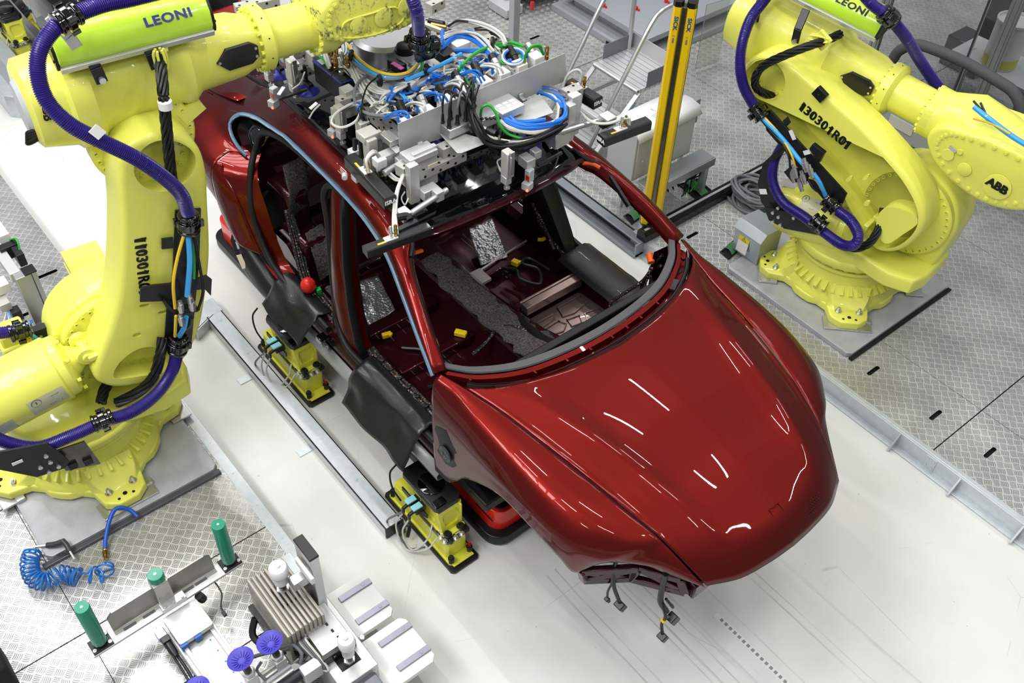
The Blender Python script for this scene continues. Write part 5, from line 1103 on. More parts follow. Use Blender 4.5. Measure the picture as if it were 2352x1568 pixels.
gbox(G(1315, 228, 2.13), (.09, .07, .07), 'support_head', GLG, bev=.005); perf(G(1290, 225, 2.14), G(1330, 208, 2.14), .07); gbox(G(1316, 262, 2.08), (.05, .07, .26), 'support_column', ALUW, bev=.004); gbox(G(1300, 275, 2.06), (.10, .05, .24), 'support_plate', ALUW, bev=.004); gbox(G(1285, 315, 1.99), (.06, .11, .10), 'clamp_block', ALUW, bev=.005); gbox(G(1395, 275, 2.06), (.08, .07, .06), 'rod_clamp', ALUW, bev=.005)
gbox(G(1395, 282, 2.06), (.04, .10, .03), 'bar_bracket', ALUD, bev=.003)
BAR = mat('black sensor housing', '#1b1b1e', .42, coat=.1)
def bar(a, c, w, h, name_end, txt=True):
    a, c = G(*a), G(*c); d = (c - a); d.z = 0; F = frame((a + c)/2, d, z=(0, 0, 1)); L = d.length
    b = MB(GM @ F); b.loft([[(x, y, z) for y, z in ((-w/2, -h/2), (-w/2, h*.35), (-w*.38, h/2), (w*.38, h/2), (w/2, h*.35), (w/2, -h/2))] for x in (-L/2, L/2)]); s_ = part(b, 'laser_sensor_bar', BAR, bev=.002)
    b = MB(GM @ F)
    for x in (-.28, -.2, .12, .2, .31): b.cyl((x*L*1.1, .012, h/2), (x*L*1.1, .012, h/2 + .0006), .004, n=8)
    part(b, 'screw_hole', HOLE, s_)
    b = MB(GM @ F); b.box((-.10*L, .0, h/2 + .003), (.07, w*.6, .006)); part(b, 'white_plate', WHT, s_)
    b = MB(GM @ F); b.box((-.22*L, -w*.2, h/2 + .001), (.07, .012, .002)); part(b, 'yellow_strip', YCAB, s_)
    for o in (-.014, .014):
        p = F @ Vector((-.06*L + o, .0, h/2)); b = MB(GM); b.lathe([(.009, 0), (.011, .02), (.009, .022), (.011, .05), (.008, .055), (.010, .075), (.005, .085)], p, (.1, -.05, 1), 8); part(b, 'round_plug', BRS if o > 0 else STL, s_)
    if txt:
        b = MB(GM @ F); s = name_end; b.text('ISRA', frame((s*L/2 + s*.001, 0, 0), (0, s, 0), z=(s, 0, 0)), .034, bold=.0008); part(b, 'lettering', TXTW, s_)
    return F, L
bar((805, 366, 2.06), (897, 464, 2.06), .075, .07, 1)
bar((838, 578, 1.97), (986, 524, 1.97), .06, .05, 1, False)
bar((1306, 194, 2.09), (1374, 236, 2.09), .07, .07, 1)
bar((1380, 322, 2.03), (1488, 282, 2.03), .07, .06, -1)
b = MB(GM); p = G(792, 400, 2.02); b.cyl(p, p + Vector((.03, -.02, 0)), .016, n=12); b.box(G(818, 408, 2.0), (.05, .035, .035)); part(b, 'side_connector', GRY, bev=.003)
b = MB(GM); b.tube([G(912, 500, 2.02), G(935, 496, 2.02), G(942, 505, 2.01)], .02); part(b, 'rubber_sleeve', RUB)
gbox(G(912, 152, 2.22), (.11, .05, .06), 'valve_island', BLK, rz=.2)
for i in range(3): gbox(G(905 + 8*i, 146 + 5*i, 2.255), (.03, .03, .006), 'status_window', mat('magenta window', '#c04a9a', .3), rz=.2)
for i in range(5): b = MB(GM); q = G(985 + 7*i, 48 + 9*i, 2.2); b.cyl(q, q + Vector((.10, .04, .01)), .018, n=10); part(b, 'round_connector', BRS if i % 2 else BLK)
b = MB(GM); b.box(G(985, 60, 2.26), (.20, .025, .02), Matrix.Rotation(.3, 3, 'Z')); part(b, 'name_plate', mat('cream plate', '#ddd6c0', .5))
gbox(G(1020, 125, 2.2), (.12, .09, .06), 'valve_island', BLK); gbox(G(1055, 105, 2.2), (.09, .10, .06), 'pressure_switch', WHT); gbox(G(925, 190, 2.2), (.16, .05, .05), 'filter_body', mat('clear smoke plastic', '#b9bdbf', .2, alpha=1), rz=.35); gbox(G(965, 225, 2.15), (.09, .09, .04), 'filter_body', mat('dark smoke plastic', '#3a3d40', .2), rz=.3)
# cables
CB = [0]; TB = MB(GM); TM = [WCAB, BLU, GRN, GCAB, BCAB, LBLU, YCAB]
def cab(pts, r, m, z=None, k=1, spread=.018, seed=None, name='cable'):
    random.seed(seed if seed is not None else CB[0]); CB[0] += 1
    for j in range(k):
        q = []; o = Vector((random.uniform(-1, 1), random.uniform(-1, 1), random.uniform(-.6, 1))) * spread * (k > 1)
        for i, p in enumerate(pts):
            w = G(p[0], p[1], p[2] if len(p) > 2 else z); q.append(w + o + Vector((random.uniform(-1, 1), random.uniform(-1, 1), random.uniform(-1, 1))) * spread * .45 * (k > 1))
        if len([c_ for c_ in gt.children if c_.name.split('.')[0] == 'cable']) < 85: b = MB(GM); b.tube(q, r * random.uniform(.72, .9), n=6, k=5); part(b, name, m)
        else: TB.mat(TM.index(m)); TB.tube(q, r * random.uniform(.72, .9), n=6, k=5)
BUN = [(792, 108), (815, 138), (850, 165), (890, 178), (930, 174), (955, 152), (966, 125)]
cab(BUN, .019, LBLU, 2.24); cab([(x + 5, y - 7) for x, y in BUN], .012, YCAB, 2.26); cab([(x - 5, y + 4) for x, y in BUN], .010, GCAB, 2.24); cab([(x + 2, y + 2) for x, y in BUN[:4]] + [(935, 183), (965, 160), (972, 128)], .010, BCAB, 2.23); cab(BUN[3:5] + [(962, 165), (974, 130)], .009, GRN, 2.23)
cab([(794, 105), (808, 150), (830, 200), (862, 240), (900, 262), (930, 282)], .0075, WCAB, 2.2, 5, .014)
cab([(780, 150), (835, 190), (880, 216), (935, 207), (1000, 172), (1085, 158)], .0075, WCAB, 2.18, 7, .02)
cab([(930, 185), (980, 165), (1030, 140), (1060, 124)], .016, LBLU, 2.23); cab([(900, 200), (930, 215), (980, 195), (1010, 170)], .010, BLU, 2.2, 2, .015)
cab([(885, 160), (838, 176), (815, 205), (818, 240), (848, 262), (905, 266), (948, 260)], .012, GCAB, 2.22); cab([(900, 158), (850, 190), (834, 225), (832, 250)], .006, BCAB, 2.24)
cab([(838, 228), (800, 242), (770, 262), (762, 283), (785, 293), (815, 280), (828, 258)], .010, WCAB, 2.18); cab([(848, 292, 2.14), (838, 270, 2.18), (834, 250, 2.2)], .012, BCAB)
cab([(760, 190), (765, 165), (790, 158), (805, 175)], .005, BCAB, 2.26)
for i, (cx, cy) in enumerate(((905, 235), (930, 215), (955, 245), (985, 215), (1010, 190), (1040, 180), (890, 250), (960, 190), (1075, 165), (1100, 150))):
    random.seed(40 + i); r1 = random.uniform(14, 30)
    cab([(cx + r1*1.3*math.cos(a) + random.uniform(-4, 4), cy + r1*.7*math.sin(a) + random.uniform(-3, 3), 2.2 + .04*math.sin(a*2)) for a in [i + 2*PI*j/7*1.15 for j in range(7)]], .0075, (WCAB, WCAB, GCAB, WCAB, BLU)[i % 5], None, 2, .012)
for i, (px, py) in enumerate(((938, 285), (982, 258), (1024, 235), (1067, 214), (1112, 192), (1152, 172))):
    cab([(px, py, 2.27), (px - 10, py - 18, 2.31), (px - 34, py - 22, 2.28), (px - 60, py - 8, 2.2)], .008, (BLU, WCAB)[i % 2], None, 2, .016); cab([(px - 14, py - 10, 2.22), (px - 40, py - 26, 2.26), (px - 75, py - 20, 2.18)], .007, (WCAB, BLU)[i % 2])
cab([(1055, 158), (1090, 128), (1130, 110), (1170, 105), (1200, 112)], .010, GRN, 2.25, 2, .012)
for r1 in (34, 30): cab([(1168 + r1*math.cos(a), 126 + r1*.62*math.sin(a), 2.24) for a in [2*PI*j/10 for j in range(11)]], .010, GRN)
for r1 in (22, 26): cab([(1180 + r1*math.cos(a), 130 + r1*.72*math.sin(a), 2.26) for a in [2*PI*j/10 for j in range(11)]], .008, WCAB if r1 > 24 else BLU)
cab([(1206, 158, 2.2), (1208, 130, 2.3), (1222, 108, 2.36), (1240, 106, 2.36), (1250, 124, 2.3)], .009, GRN, None, 2, .008)
for i in range(2): b = MB(GM); q = G(1248 + i*8, 138, 2.2); b.lathe([(.009, 0), (.011, .03), (.009, .032), (.011, .08), (.006, .09)], q, (0, 0, 1), 8); part(b, 'round_plug', BRS if i else STL)
cab([(1012, 108), (1040, 84), (1075, 82), (1105, 98), (1135, 128)], .011, BLU, 2.24, 5, .02); cab([(1000, 92), (1050, 70), (1100, 82), (1140, 118)], .009, WCAB, 2.26, 5, .02)
cab([(1012, 105), (1015, 90), (1016, 70)], .017, BLU, 2.26); cab([(1030, 62), (1070, 48), (1120, 62), (1150, 84), (1160, 104)], .010, WCAB, 2.3, 2, .012); cab([(1030, 60), (1050, 48), (1075, 50)], .008, BCAB, 2.32)
cab([(1040, 120), (1080, 118), (1120, 122)], .012, BLU, 2.22, 2, .012); cab([(1060, 165), (1075, 190), (1090, 205)], .009, GRN, 2.22)
cab([(1238, 210, 2.14), (1272, 220, 2.17), (1294, 246, 2.17), (1286, 278, 2.15), (1245, 294, 2.15), (1195, 292, 2.17), (1160, 276, 2.19)], .011, BLU, None, 5, .02)
cab([(1245, 214, 2.14), (1278, 226, 2.17), (1290, 256, 2.15), (1270, 290, 2.14), (1220, 304, 2.15), (1170, 296, 2.17), (1148, 278, 2.19)], .011, WCAB, None, 4, .018)
cab([(1235, 207, 2.15), (1270, 212, 2.19), (1302, 226, 2.18), (1296, 242, 2.16)], .009, GCAB, None, 4, .02)
cab([(1088, 236, 2.26), (1085, 262, 2.26), (1098, 296, 2.22), (1120, 326, 2.15), (1165, 334, 2.12), (1220, 326, 2.12), (1270, 304, 2.13), (1298, 282, 2.12)], .010, BCAB, None, 7, .018)
cab([(1110, 300, 2.17), (1135, 320, 2.15), (1190, 328, 2.13), (1250, 312, 2.13)], .010, WCAB, None, 2, .01)
for i in range(8):
    p = GM.inverted() @ (GM @ (G(1052, 284, 2.185) + Vector((.035 - .06*(i % 2), -.085 + .055*(i//2), .09)))); b = MB(GM)
    b.tube([p, p + Vector((0, .005, .06)), p + Vector((-.02, .05, .11)), G(1080 + i, 240, 2.30), G(1088, 262, 2.25)], .007, n=6); part(b, 'cable', BCAB if i != 2 else GCAB)
cab([(1104, 268, 2.2), (1108, 246, 2.29), (1125, 242, 2.30), (1140, 262, 2.26), (1150, 290, 2.2), (1168, 308, 2.15), (1205, 320, 2.13)], .010, GRN)
cab([(1165, 278, 2.18), (1200, 282, 2.16), (1250, 275, 2.16)], .011, BLU, None, 3, .014)
cab([(940, 350, 2.10), (928, 395, 2.09), (912, 440, 2.07), (906, 490, 2.03), (908, 535, 2.01)], .009, WCAB, None, 3, .012); cab([(888, 398, 2.05), (910, 415, 2.04), (935, 412, 2.06)], .008, WCAB, None, 2, .012); cab([(850, 395, 2.12), (846, 370, 2.18), (860, 350, 2.19), (872, 360, 2.14)], .009, WCAB, None, 2, .012)
cab([(930, 440, 2.04), (922, 455, 2.02), (930, 470, 2.01), (938, 455, 2.03)], .005, WCAB)
cab([(1290, 208, 2.12), (1302, 176, 2.2), (1322, 160, 2.24), (1334, 168, 2.22), (1332, 190, 2.16)], .009, WCAB, None, 2, .01); cab([(1330, 258, 2.08), (1360, 282, 2.07), (1400, 286, 2.09), (1440, 274, 2.12), (1446, 288, 2.08)], .009, WCAB, None, 2, .01)
cab([(1152, 365, 2.0), (1142, 372, 1.99), (1150, 392, 1.98), (1160, 400, 1.98)], .005, WCAB, None, 2, .008); cab([(640, 130, 2.16), (660, 120, 2.18), (690, 118, 2.18)], .010, WCAB, None, 2, .012); cab([(695, 105, 2.2), (720, 118, 2.22), (745, 140, 2.2), (755, 160, 2.17)], .009, GRN); cab([(740, 95, 2.24), (752, 125, 2.24), (762, 150, 2.2)], .009, WCAB, None, 4, .018); cab([(790, 95, 2.26), (790, 125, 2.24), (770, 140, 2.22), (750, 128, 2.22), (756, 104, 2.24)], .009, WCAB, None, 3, .012)
cab([(700, 165, 2.1), (690, 190, 2.06), (672, 205, 2.04)], .006, WCAB); cab([(735, 240, 2.12), (720, 255, 2.1), (710, 272, 2.06)], .006, WCAB)
random.seed(77)
for i in range(46):
    cx_, cy_ = random.uniform(830, 1180), 0; cy_ = 250 - (cx_ - 830) * .36 + random.uniform(-45, 22); a_ = random.uniform(0, 6); l_ = random.uniform(22, 55)
    cab([(cx_, cy_, 2.13), (cx_ + l_*.5*math.cos(a_), cy_ + l_*.35*math.sin(a_) - 8, 2.22), (cx_ + l_*math.cos(a_ + .5), cy_ + l_*.6*math.sin(a_ + .5), 2.23), (cx_ + l_*1.4*math.cos(a_ + .2), cy_ + l_*.8*math.sin(a_ + .2), 2.14)], random.uniform(.005, .008), (WCAB, WCAB, WCAB, GCAB, BLU, WCAB, BCAB, LBLU)[i % 8], None, 1 + i % 3, .012, seed=300 + i)
tb_ = part(TB, 'cable_tangle', TM); tb_['kind'] = 'stuff'
for a, c in (((668, 130, 2.17), (684, 148, 2.16)), ((712, 250, 2.1), (728, 236, 2.12)), ((640, 218, 2.02), (652, 200, 2.04))): b = MB(GM); b.bar(G(*a), G(*c), .022, .006); part(b, 'cable_tag', WHT)
for px, py, z in ((872, 185, 2.25), (980, 160, 2.24), (1132, 98, 2.28), (1084, 290, 2.2), (1290, 262, 2.17), (1150, 322, 2.14), (900, 258, 2.22), (940, 205, 2.2), (833, 262, 2.2), (808, 128, 2.26)):
    b = MB(GM); q = G(px, py, z); b.lathe([(.035, -.006), (.036, .006)], q, (.7, .6, .2), 14); part(b, 'cable_tie', BLK)
# ================================================================ robot base plates
def slab(x0, x1, y0, y1, z0, z1, label, ch=.03):
    t = thing('base_plate', ((x0+x1)/2, (y0+y1)/2, z0), label, 'base plate'); b = MB(Matrix.Translation((0, 0, z1)))
    b.prism([(x0 + ch, y0), (x1 - ch, y0), (x1, y0 + ch), (x1, y1 - ch), (x1 - ch, y1), (x0 + ch, y1), (x0, y1 - ch), (x0, y0 + ch)], z1 - z0, .004); b.build('plate', PLT, t); return t
bpl = slab(-5.45, -4.075, .06, 1.14, ZP + .002, .169, 'flat grey steel base plate under the left robot beside the green rollers')
b = MB(); b.box((-4.055, .58, ZP + .012), (.035, 1.12, .024)); b.build('edge_gap_strip', mat('dark grey steel', '#55575b', .4, .5), bpl, bev=.004)
bpr = slab(-3.44, -2.26, 5.08, 6.28, ZP + .002, .169, 'square grey steel base plate under the robot beyond the bonnet')
b = MB(); b.box((-2.245, 5.68, ZP + .008), (.03, 1.2, .016)); b.build('edge_gap_strip', SLOT, bpr)
# ================================================================ yellow fixture stands carrying the car
def stand(label, grp):
    S = Vector((-2.65, 1.89, 0)); t = thing('fixture_stand', S, label, 'fixture', grp); X = -1; F = Matrix.Translation(S)
    def pl(x0, x1, y0, y1, z0, z1, rd=.0, bm=None):
        b = bm or MB(); b.at(F @ Matrix.Translation((0, 0, z1))); r = .018
        b.prism([(-x1 + u, y0 + v) for u, v in ((r, 0), (x1-x0-r, 0), (x1-x0, r), (x1-x0, y1-y0-r), (x1-x0-r, y1-y0), (r, y1-y0), (0, y1-y0-r), (0, r))], z1 - z0, rd); return b
    pl(-.01, .72, -.005, .20, 0, .02).build('floor_plate', BLKM, t, bev=.003)
    pl(.03, .69, .012, .185, .02, .042).build('foot_plate', YEL2, t, bev=.004)
    b = pl(.08, .64, .022, .175, .042, .20); b.at(F); b.box((-.05, .1, .035), (.07, .15, .012)); b.build('lower_block', YEL2, t, bev=.004)
    pl(.068, .42, .012, .195, .20, .212).build('shim_plate', DST, t, bev=.003)
    b = pl(.10, .42, .025, .185, .212, .232)
    b.at(F); wl = lambda x, z: None
    z0, z1 = .232, .41
    def wall(p):    # sloped frame wall with a window opening (quad corners given)
        a, c, d, e = [Vector(q) for q in p]; n = (c - a).cross(e - a).normalized(); Fw = F @ frame(a, c - a, z=(e - a)); iv = (F.inverted() @ Fw).inverted()
        poly = [((iv @ q).x, (iv @ q).z) for q in (a, c, d, e)]; cx = sum(q[0] for q in poly)/4; cz = sum(q[1] for q in poly)/4
        hole = [(cx + (q[0] - cx)*.60, cz + (q[1] - cz)*.58) for q in poly]
        hole = [(q.x, q.y) for q in cr([Vector((*h, 0)).lerp(Vector((*hole[(i + s) % 4], 0)), .16) for i, h in enumerate(hole) for s in (-1, 1)], 3, True)]
        b.at(Fw); b.plate(poly, .014, [(hole, None, False)]); b.at(F)
    wall([(-.135, .035, z0), (-.135, .175, z0), (-.165, .195, z1), (-.165, .02, z1)])
    wall([(-.44, .035, z0), (-.14, .035, z0), (-.165, .025, z1), (-.50, .025, z1)])
    b.box((-.30, .172, (z0+z1)/2), (.33, .012, z1 - z0)); b.box((-.46, .10, (z0+z1)/2), (.012, .13, z1 - z0))
    b.build('upper_frame', YEL2, t, bev=.003)
    b = MB(F @ Matrix.Translation((0, 0, z1 + .035))); b.prism([(-.16, .03), (-.16, .17), (-.19, .20), (-.50, .205), (-.53, .18), (-.53, .04), (-.50, .015), (-.19, .015)], .035, .004); tp = b.build('top_plate', BLKM, t)
    b = MB(F); b.lathe([(.085, .445), (.085, .452), (.08, .455)], (-.34, .11, 0), (0, 0, 1), 32); b.box((-.20, .06, .452), (.05, .08, .014)); b.build('support_pad', BLKG, tp, bev=.002)
    for x, y, z in ((-.115, .055, .232), (-.115, .15, .232)):
        b = MB(F); b.lathe([(.026, 0), (.026, .004), (.020, .006), (.020, .016), (.010, .016), (.010, .008)], (x, y, z), (0, 0, 1), 18); b.build('socket_bolt', BLKM, t)
    for x, y in ((-.095, .02), (-.13, .02), (-.16, .035), (-.075, .085), (-.075, .13)):
        b = MB(F); b.cyl((x, y, .205), (x, y, .235), .010, n=8); b.cyl((x, y, .212), (x, y, .222), .018, n=8); b.build('adjuster_screw', STL, t)
    b = MB(F); b.box((-.08, .05, .214), (.035, .02, .03)); b.box((-.14, .03, .216), (.08, .022, .025)); b.build('adjuster_block', BLKM, t, bev=.003)
    for x, y in ((-.05, .03), (-.05, .165), (-.66, .03)):
        b = MB(F); b.cyl((x, y, .042), (x, y, .065), .018, n=6); b.cyl((x, y, .06), (x, y, .10), .014, n=10); b.cyl((x, y, .075), (x, y, .085), .02, n=12); b.build('levelling_bolt', BLKM, t)
    b = MB(F); b.cyl((-.055, .165, .085), (-.05, .17, .102), .013, n=8); b.box((-.05, .172, .045), (.02, .02, .006)); b.build('red_mark', REDP, t)
    for x in (-.36, -.30):
        b = MB(F); b.box((x, -.012, .35), (.045, .07, .045)); b.mat(1); b.box((x, -.03, .378), (.04, .065, .012)); b.mat(2); b.cyl((x, -.05, .35), (x, -.085, .34), .012, n=8); b.cyl((x, -.085, .345), (x, -.085, .30), .011, n=8); b.build('proximity_sensor', [BLK, mat('pale cyan sensor face', '#8fd0d8', .4), BLK], t, bev=.002)
    b = MB(F); b.plate([(-.50, .33), (-.24, .33), (-.24, .30), (-.30, .27), (-.50, .30)], .01); b.build('sensor_bracket', BLKM, t, bev=.002)
    for pts, m, r in (([(-.36, -.088, .30), (-.40, -.12, .15), (-.30, -.13, .03), (-.18, -.06, .10), (-.14, .0, .22)], WCAB, .006), ([(-.30, -.088, .30), (-.33, -.12, .16), (-.25, -.11, .06), (-.20, -.03, .16), (-.22, .02, .24)], WCAB, .006), ([(-.36, -.088, .31), (-.48, -.13, .12), (-.46, -.10, .02), (-.30, -.10, .01), (-.22, -.04, .06)], GCAB, .007), ([(-.42, -.06, .33), (-.47, -.08, .42), (-.50, -.07, .52), (-.49, -.03, .58)], BCAB, .006)):
        b = MB(F); b.tube(pts, r, n=6); b.build('cable', m, t)
    b = MB(F); b.box((-.12, .115, .2145), (.05, .035, .003), Matrix.Rotation(.0, 3, 'Z')); b.build('type_label', WHT, t)
    return t
sf = stand('yellow fixture stand under the front of the near sill by the front wing', 'yellow fixture stands')
sr = copytree(sf, sf.location + Vector((-1.625, .01, 0)), 'yellow fixture stand under the short black sill cover of the rear door opening')
sq = P(-12, 128, .04); copytree(sf, Vector((sq.x + .35, sq.y + .12, 0)), 'yellow fixture stand far behind in the top left corner of the hall')
b = MB(); b.box((-2.76, 2.0, 0.458), (.1, .1, .002))
b.b.free()
# ================================================================ red transport vehicles under the car
def agv(x0, x1, y0, y1, label, grp):
    t = thing('transport_vehicle', ((x0+x1)/2, (y0+y1)/2, 0), label, 'transport vehicle', grp); c = Matrix.Translation(((x0+x1)/2, (y0+y1)/2, 0)); L, Wd = x1 - x0, y1 - y0
    b = MB(c @ Matrix.Translation((0, 0, .095))); b.prism(rrect(L + .10, Wd + .06, .11, 6), .075, .01); b.at(c @ Matrix.Translation((0, 0, .03))); b.box((0, 0, -.01), (L, Wd*.8, .04)); b.build('bumper_skirt', BLK, t)
    b = MB(c @ Matrix.Translation((0, 0, .27))); b.prism(rrect(L, Wd - .04, .09, 6), .175, .008); b.build('body', mat('signal red paint', '#d2241a', .28, coat=.5), t)
    b = MB(c @ Matrix.Translation((0, 0, .277))); b.prism(rrect(L - .05, Wd - .10, .06, 6), .01, .003); b.build('top_mat', mat('black ribbed mat', '#0c0c0d', .45, bump=.004, bscale=60), t)
    b = MB(c); b.box((L/2 - .12, -Wd/2 + .018, .19), (.16, .006, .006)); b.box((L/2 + .001, .02, .22), (.004, .14, .008)); b.build('slot_line', BLK, t)
    return t
agv(-3.85, -2.66, 2.21, 2.82, 'red transport vehicle seen through the front wheel arch beside the front stand', 'red transport vehicles')
q = P(585, 690, .1); agv(q.x - .85, q.x + .16, q.y + .14, q.y + .85, 'red transport vehicle half hidden under the rear door opening behind the black sill end', 'red transport vehicles')
q = P(505, 55, .1); agv(q.x - 1.2, q.x + .05, q.y - .4, q.y + .3, 'red transport vehicle far behind under the black car at the top edge', 'red transport vehicles')
# ================================================================ air hose with blow gun
ht = thing('air_hose', P(245, 1270, ZP), 'blue air hose with a coiled end lying on the tread plate before the left robot', 'air hose')
b = MB(); b.tube([P(316, 1186, .175), P(300, 1172, .20), P(278, 1165, .235), P(262, 1172, .24), P(250, 1200, .21), P(243, 1235, .17), P(241, 1262, ZP + .02)], .0125, n=10); b.build('supply_hose', mat('dark blue hose', '#1c54b4', .35), ht)
b = MB(); a, c = P(241, 1260, ZP + .02), P(244, 1292, ZP + .02); b.lathe([(.013, 0), (.015, .01), (.013, .015), (.017, .02), (.017, .05), (.012, .055), (.012, .075)], a, c - a, 10); b.build('brass_coupling', BRS, ht, smooth=20)
random.seed(5)
pth = cr([P(*q) for q in ((244, 1292, .16), (236, 1318, .2), (205, 1320, .22), (190, 1320, .2), (172, 1325, .15), (150, 1318, .18), (135, 1318, .2), (110, 1335, .2), (80, 1330, .2), (68, 1300, .2), (72, 1275, .2), (80, 1265, .17))], 40)
pth = resample(pth, 900); co = []
for i, p in enumerate(pth):
    s = i / 899; t_ = (pth[min(i+1, 899)] - pth[max(i-1, 0)]).normalized(); u = Vector((0, 0, 1)); sd = t_.cross(u).normalized()
    loops = 4.0 if s < .25 else 24; ang = (s / .25 * 4.0 if s < .25 else (4.0 + (0 if s < .36 else (s - .36) / .64 * 20))) * 2 * PI
    r_ = .048 * min(1, s * 25, (1 - s) * 25 + .05) * (.25 if .25 < s < .36 else 1)
    co.append(p + sd * math.cos(ang) * r_ + Vector((0, 0, math.sin(ang) * r_ + .0)))
for q in co: q.z = max(q.z, ZP + .007)
b = MB(); b.tube(co, .0058, n=6, smooth=False); b.build('spiral_hose', mat('blue spiral hose', '#1b6fc6', .3, coat=.3), ht)
gg = thing('blow_gun', P(120, 1262, ZP), 'dark grey air blow gun lying at the end of the blue spiral hose', 'blow gun')
b = MB(); b.tube([P(108, 1252, .185), P(125, 1250, .195), P(145, 1243, .21)], .017, n=10); b.tube([P(143, 1240, .215), P(152, 1250, .205), P(160, 1265, .19)], .015, n=10); b.tube([P(130, 1275, .175), P(145, 1268, .18), P(158, 1270, .185)], .005, n=6); b.build('gun_body', mat('dark grey plastic', '#3a3b3d', .4), gg)
b = MB(); b.cyl(P(160, 1265, .19), P(171, 1283, .17), .007, n=8); b.cyl(P(82, 1255, .18), P(106, 1252, .185), .010, n=8); b.build('nozzle', STL, gg)
# ================================================================ roller station bottom left
ZF = .31
rt = thing('roller_fixture', P(380, 1400, ZP), 'fixture of green rollers on a long steel bar before the left robot', 'fixture')
R0, R1 = P(232, 1478, ZF), P(528, 1292, ZF); d = (R1 - R0); d.z = 0; d.normalize(); n2 = Vector((d.y, -d.x, 0)); F = frame((R0 + R1)/2, d, z=(0, 0, 1)); L = (R1 - R0).length
b = MB(F); b.box((0, -.005, -.008), (L + .12, .085, .016)); b.build('carrier_bar', ALUW, rt, bev=.002)
for s in (-1, 1):
    b = MB(F); b.lathe([(.038, .035), (.0385, .37), (.036, .378)], (s*L/2, 0, 0), (0, 0, 1), 32); ro = b.build('roller', TEAL, rt)
    b = MB(F); b.cyl((s*L/2, 0, .378), (s*L/2, 0, .3805), .007, n=10); b.build('screw', STL, ro)
    b = MB(F); b.box((s*L/2, 0, .006), (.11, .09, .012)); b.lathe([(.03, .012), (.03, .036)], (s*L/2, 0, 0), (0, 0, 1), 20); b.build('roller_foot', BLKM, rt, bev=.002)
    for u, v in ((-.042, -.03), (.042, -.03), (.042, .03)): b = MB(F); b.lathe([(.010, .012), (.010, .022), (.005, .022), (.005, .016)], (s*L/2 + u, v, 0), (0, 0, 1), 10); b.build('screw', STL, rt)
b = MB(F); b.loft([[(x, .035, .0), (x, .05, .10), (x + (.03 if x < 0 else -.03), .055, .125), (x + (.03 if x < 0 else -.03), .045, .125), (x, .04, .10), (x, .02, .004), (x, -.005, .004), (x, -.005, .0)] for x in (-.30, .30)]); b.build('vee_plate', mat('raw steel sheet', '#a9a7a1', .4, .7), rt, bev=.001)
b = MB(F)
for x in (-.22, -.11, .12, .2): b.box((x, -.004, .0045), (.07, .014, .002))
b.build('slot_hole', mat('dark grey steel', '#55575b', .4, .5), rt)
b = MB(F); b.box((.0, .02, .10), (.085, .07, .20)); b.build('centre_block', mat('ground steel block', '#a5a39d', .3, .8), rt, bev=.003)
b = MB(F); b.lathe([(.042, .20), (.042, .24), (.04, .246)], (.0, .03, 0), (0, 0, 1), 32); ro = b.build('roller', TEAL, rt); b = MB(F); b.cyl((0, .03, .246), (0, .03, .249), .008, n=10); b.build('screw', STL, ro)
b = MB(F); b.box((.02, -.035, .02), (.14, .05, .04)); b.bolts([(x, -.05, .04) for x in (-.03, .02, .07)], (0, 0, 1), .009, .01); b.build('clamp_bracket', ALU, rt, bev=.002)
b = MB(F @ Matrix.Translation((.03, -.16, -.02))); b.prism(rrect(.20, .20, .015), .03, .002); b.bolts([(.06, .05, 0), (-.02, -.03, 0), (.05, -.06, 0), (-.07, -.07, 0)], (0, 0, 1), .006, .001); b.build('carriage_plate', ALUW, rt)
b = MB(F); b.box((.03, -.43, -.115), (.22, .62, .07)); b.at(F)
for x in (-.05, .11): b.box((x, -.43, -.07), (.022, .62, .025))
b.build('linear_axis', ALUW, rt, bev=.002)
b = MB(F)
for x in (-.05, .03): b.box((x, -.23, -.05), (.04, .09, .045))
b.build('linear_bearing', mat('blue bearing seal', '#2a66b8', .4), rt, bev=.002)
b = MB(F)
for i in range(5): b.cyl((.075, -.3 - .08*i, -.0795), (.075, -.3 - .08*i, -.079), .006, n=8)
b.build('rail_plug', BLU, rt)
b = MB(F); b.box((-.11, -.15, -.05), (.045, .09, .06)); b.tube([(-.11, -.2, -.06), (-.10, -.32, -.1), (-.11, -.55, -.12), (-.12, -.74, -.13)], .009); b.tube([(-.125, -.2, -.06), (-.12, -.32, -.1), (-.13, -.55, -.12), (-.14, -.74, -.13)], .007); b.lathe([(.022, 0), (.022, .06), (.014, .09)], (-.11, -.19, -.05), (0, -1, -.2), 10); b.build('drive_plug', BLKM, rt, bev=.003)
b = MB(F); b.box((-.115, -.13, -.035), (.05, .06, .04)); b.build('reading_head', mat('pale lilac cover', '#c3c3d8', .4), rt, bev=.003)
b = MB(F); b.lathe([(.025, 0), (.025, .05)], (.15, -.06, -.02), (.3, -.1, -1), 14); b.tube([(.24, .02, .0), (.26, -.02, -.03), (.26, -.1, -.06), (.22, -.16, -.07), (.21, -.2, -.08)], .005); b.box((.21, -.21, -.08), (.02, .03, .02)); b.build('sensor_lead', BLKM, rt)
# ================================================================ clamping station with motor, slide and plungers
st = thing('clamping_station', P(720, 1480, ZP), 'white and grey clamping station with finned motor at the bottom edge', 'fixture')
def q3(px, py, z): return P(px, py, z)
AX = frame((0, 0, 0), (1, 0, 0), z=(0, 0, 1))
def bx(c, size, nm, m, par=st, rz=0, bev=.003): b = MB(); b.box(c, size, Matrix.Rotation(rz, 3, 'Z')); return b.build(nm, m, par, bev=bev)
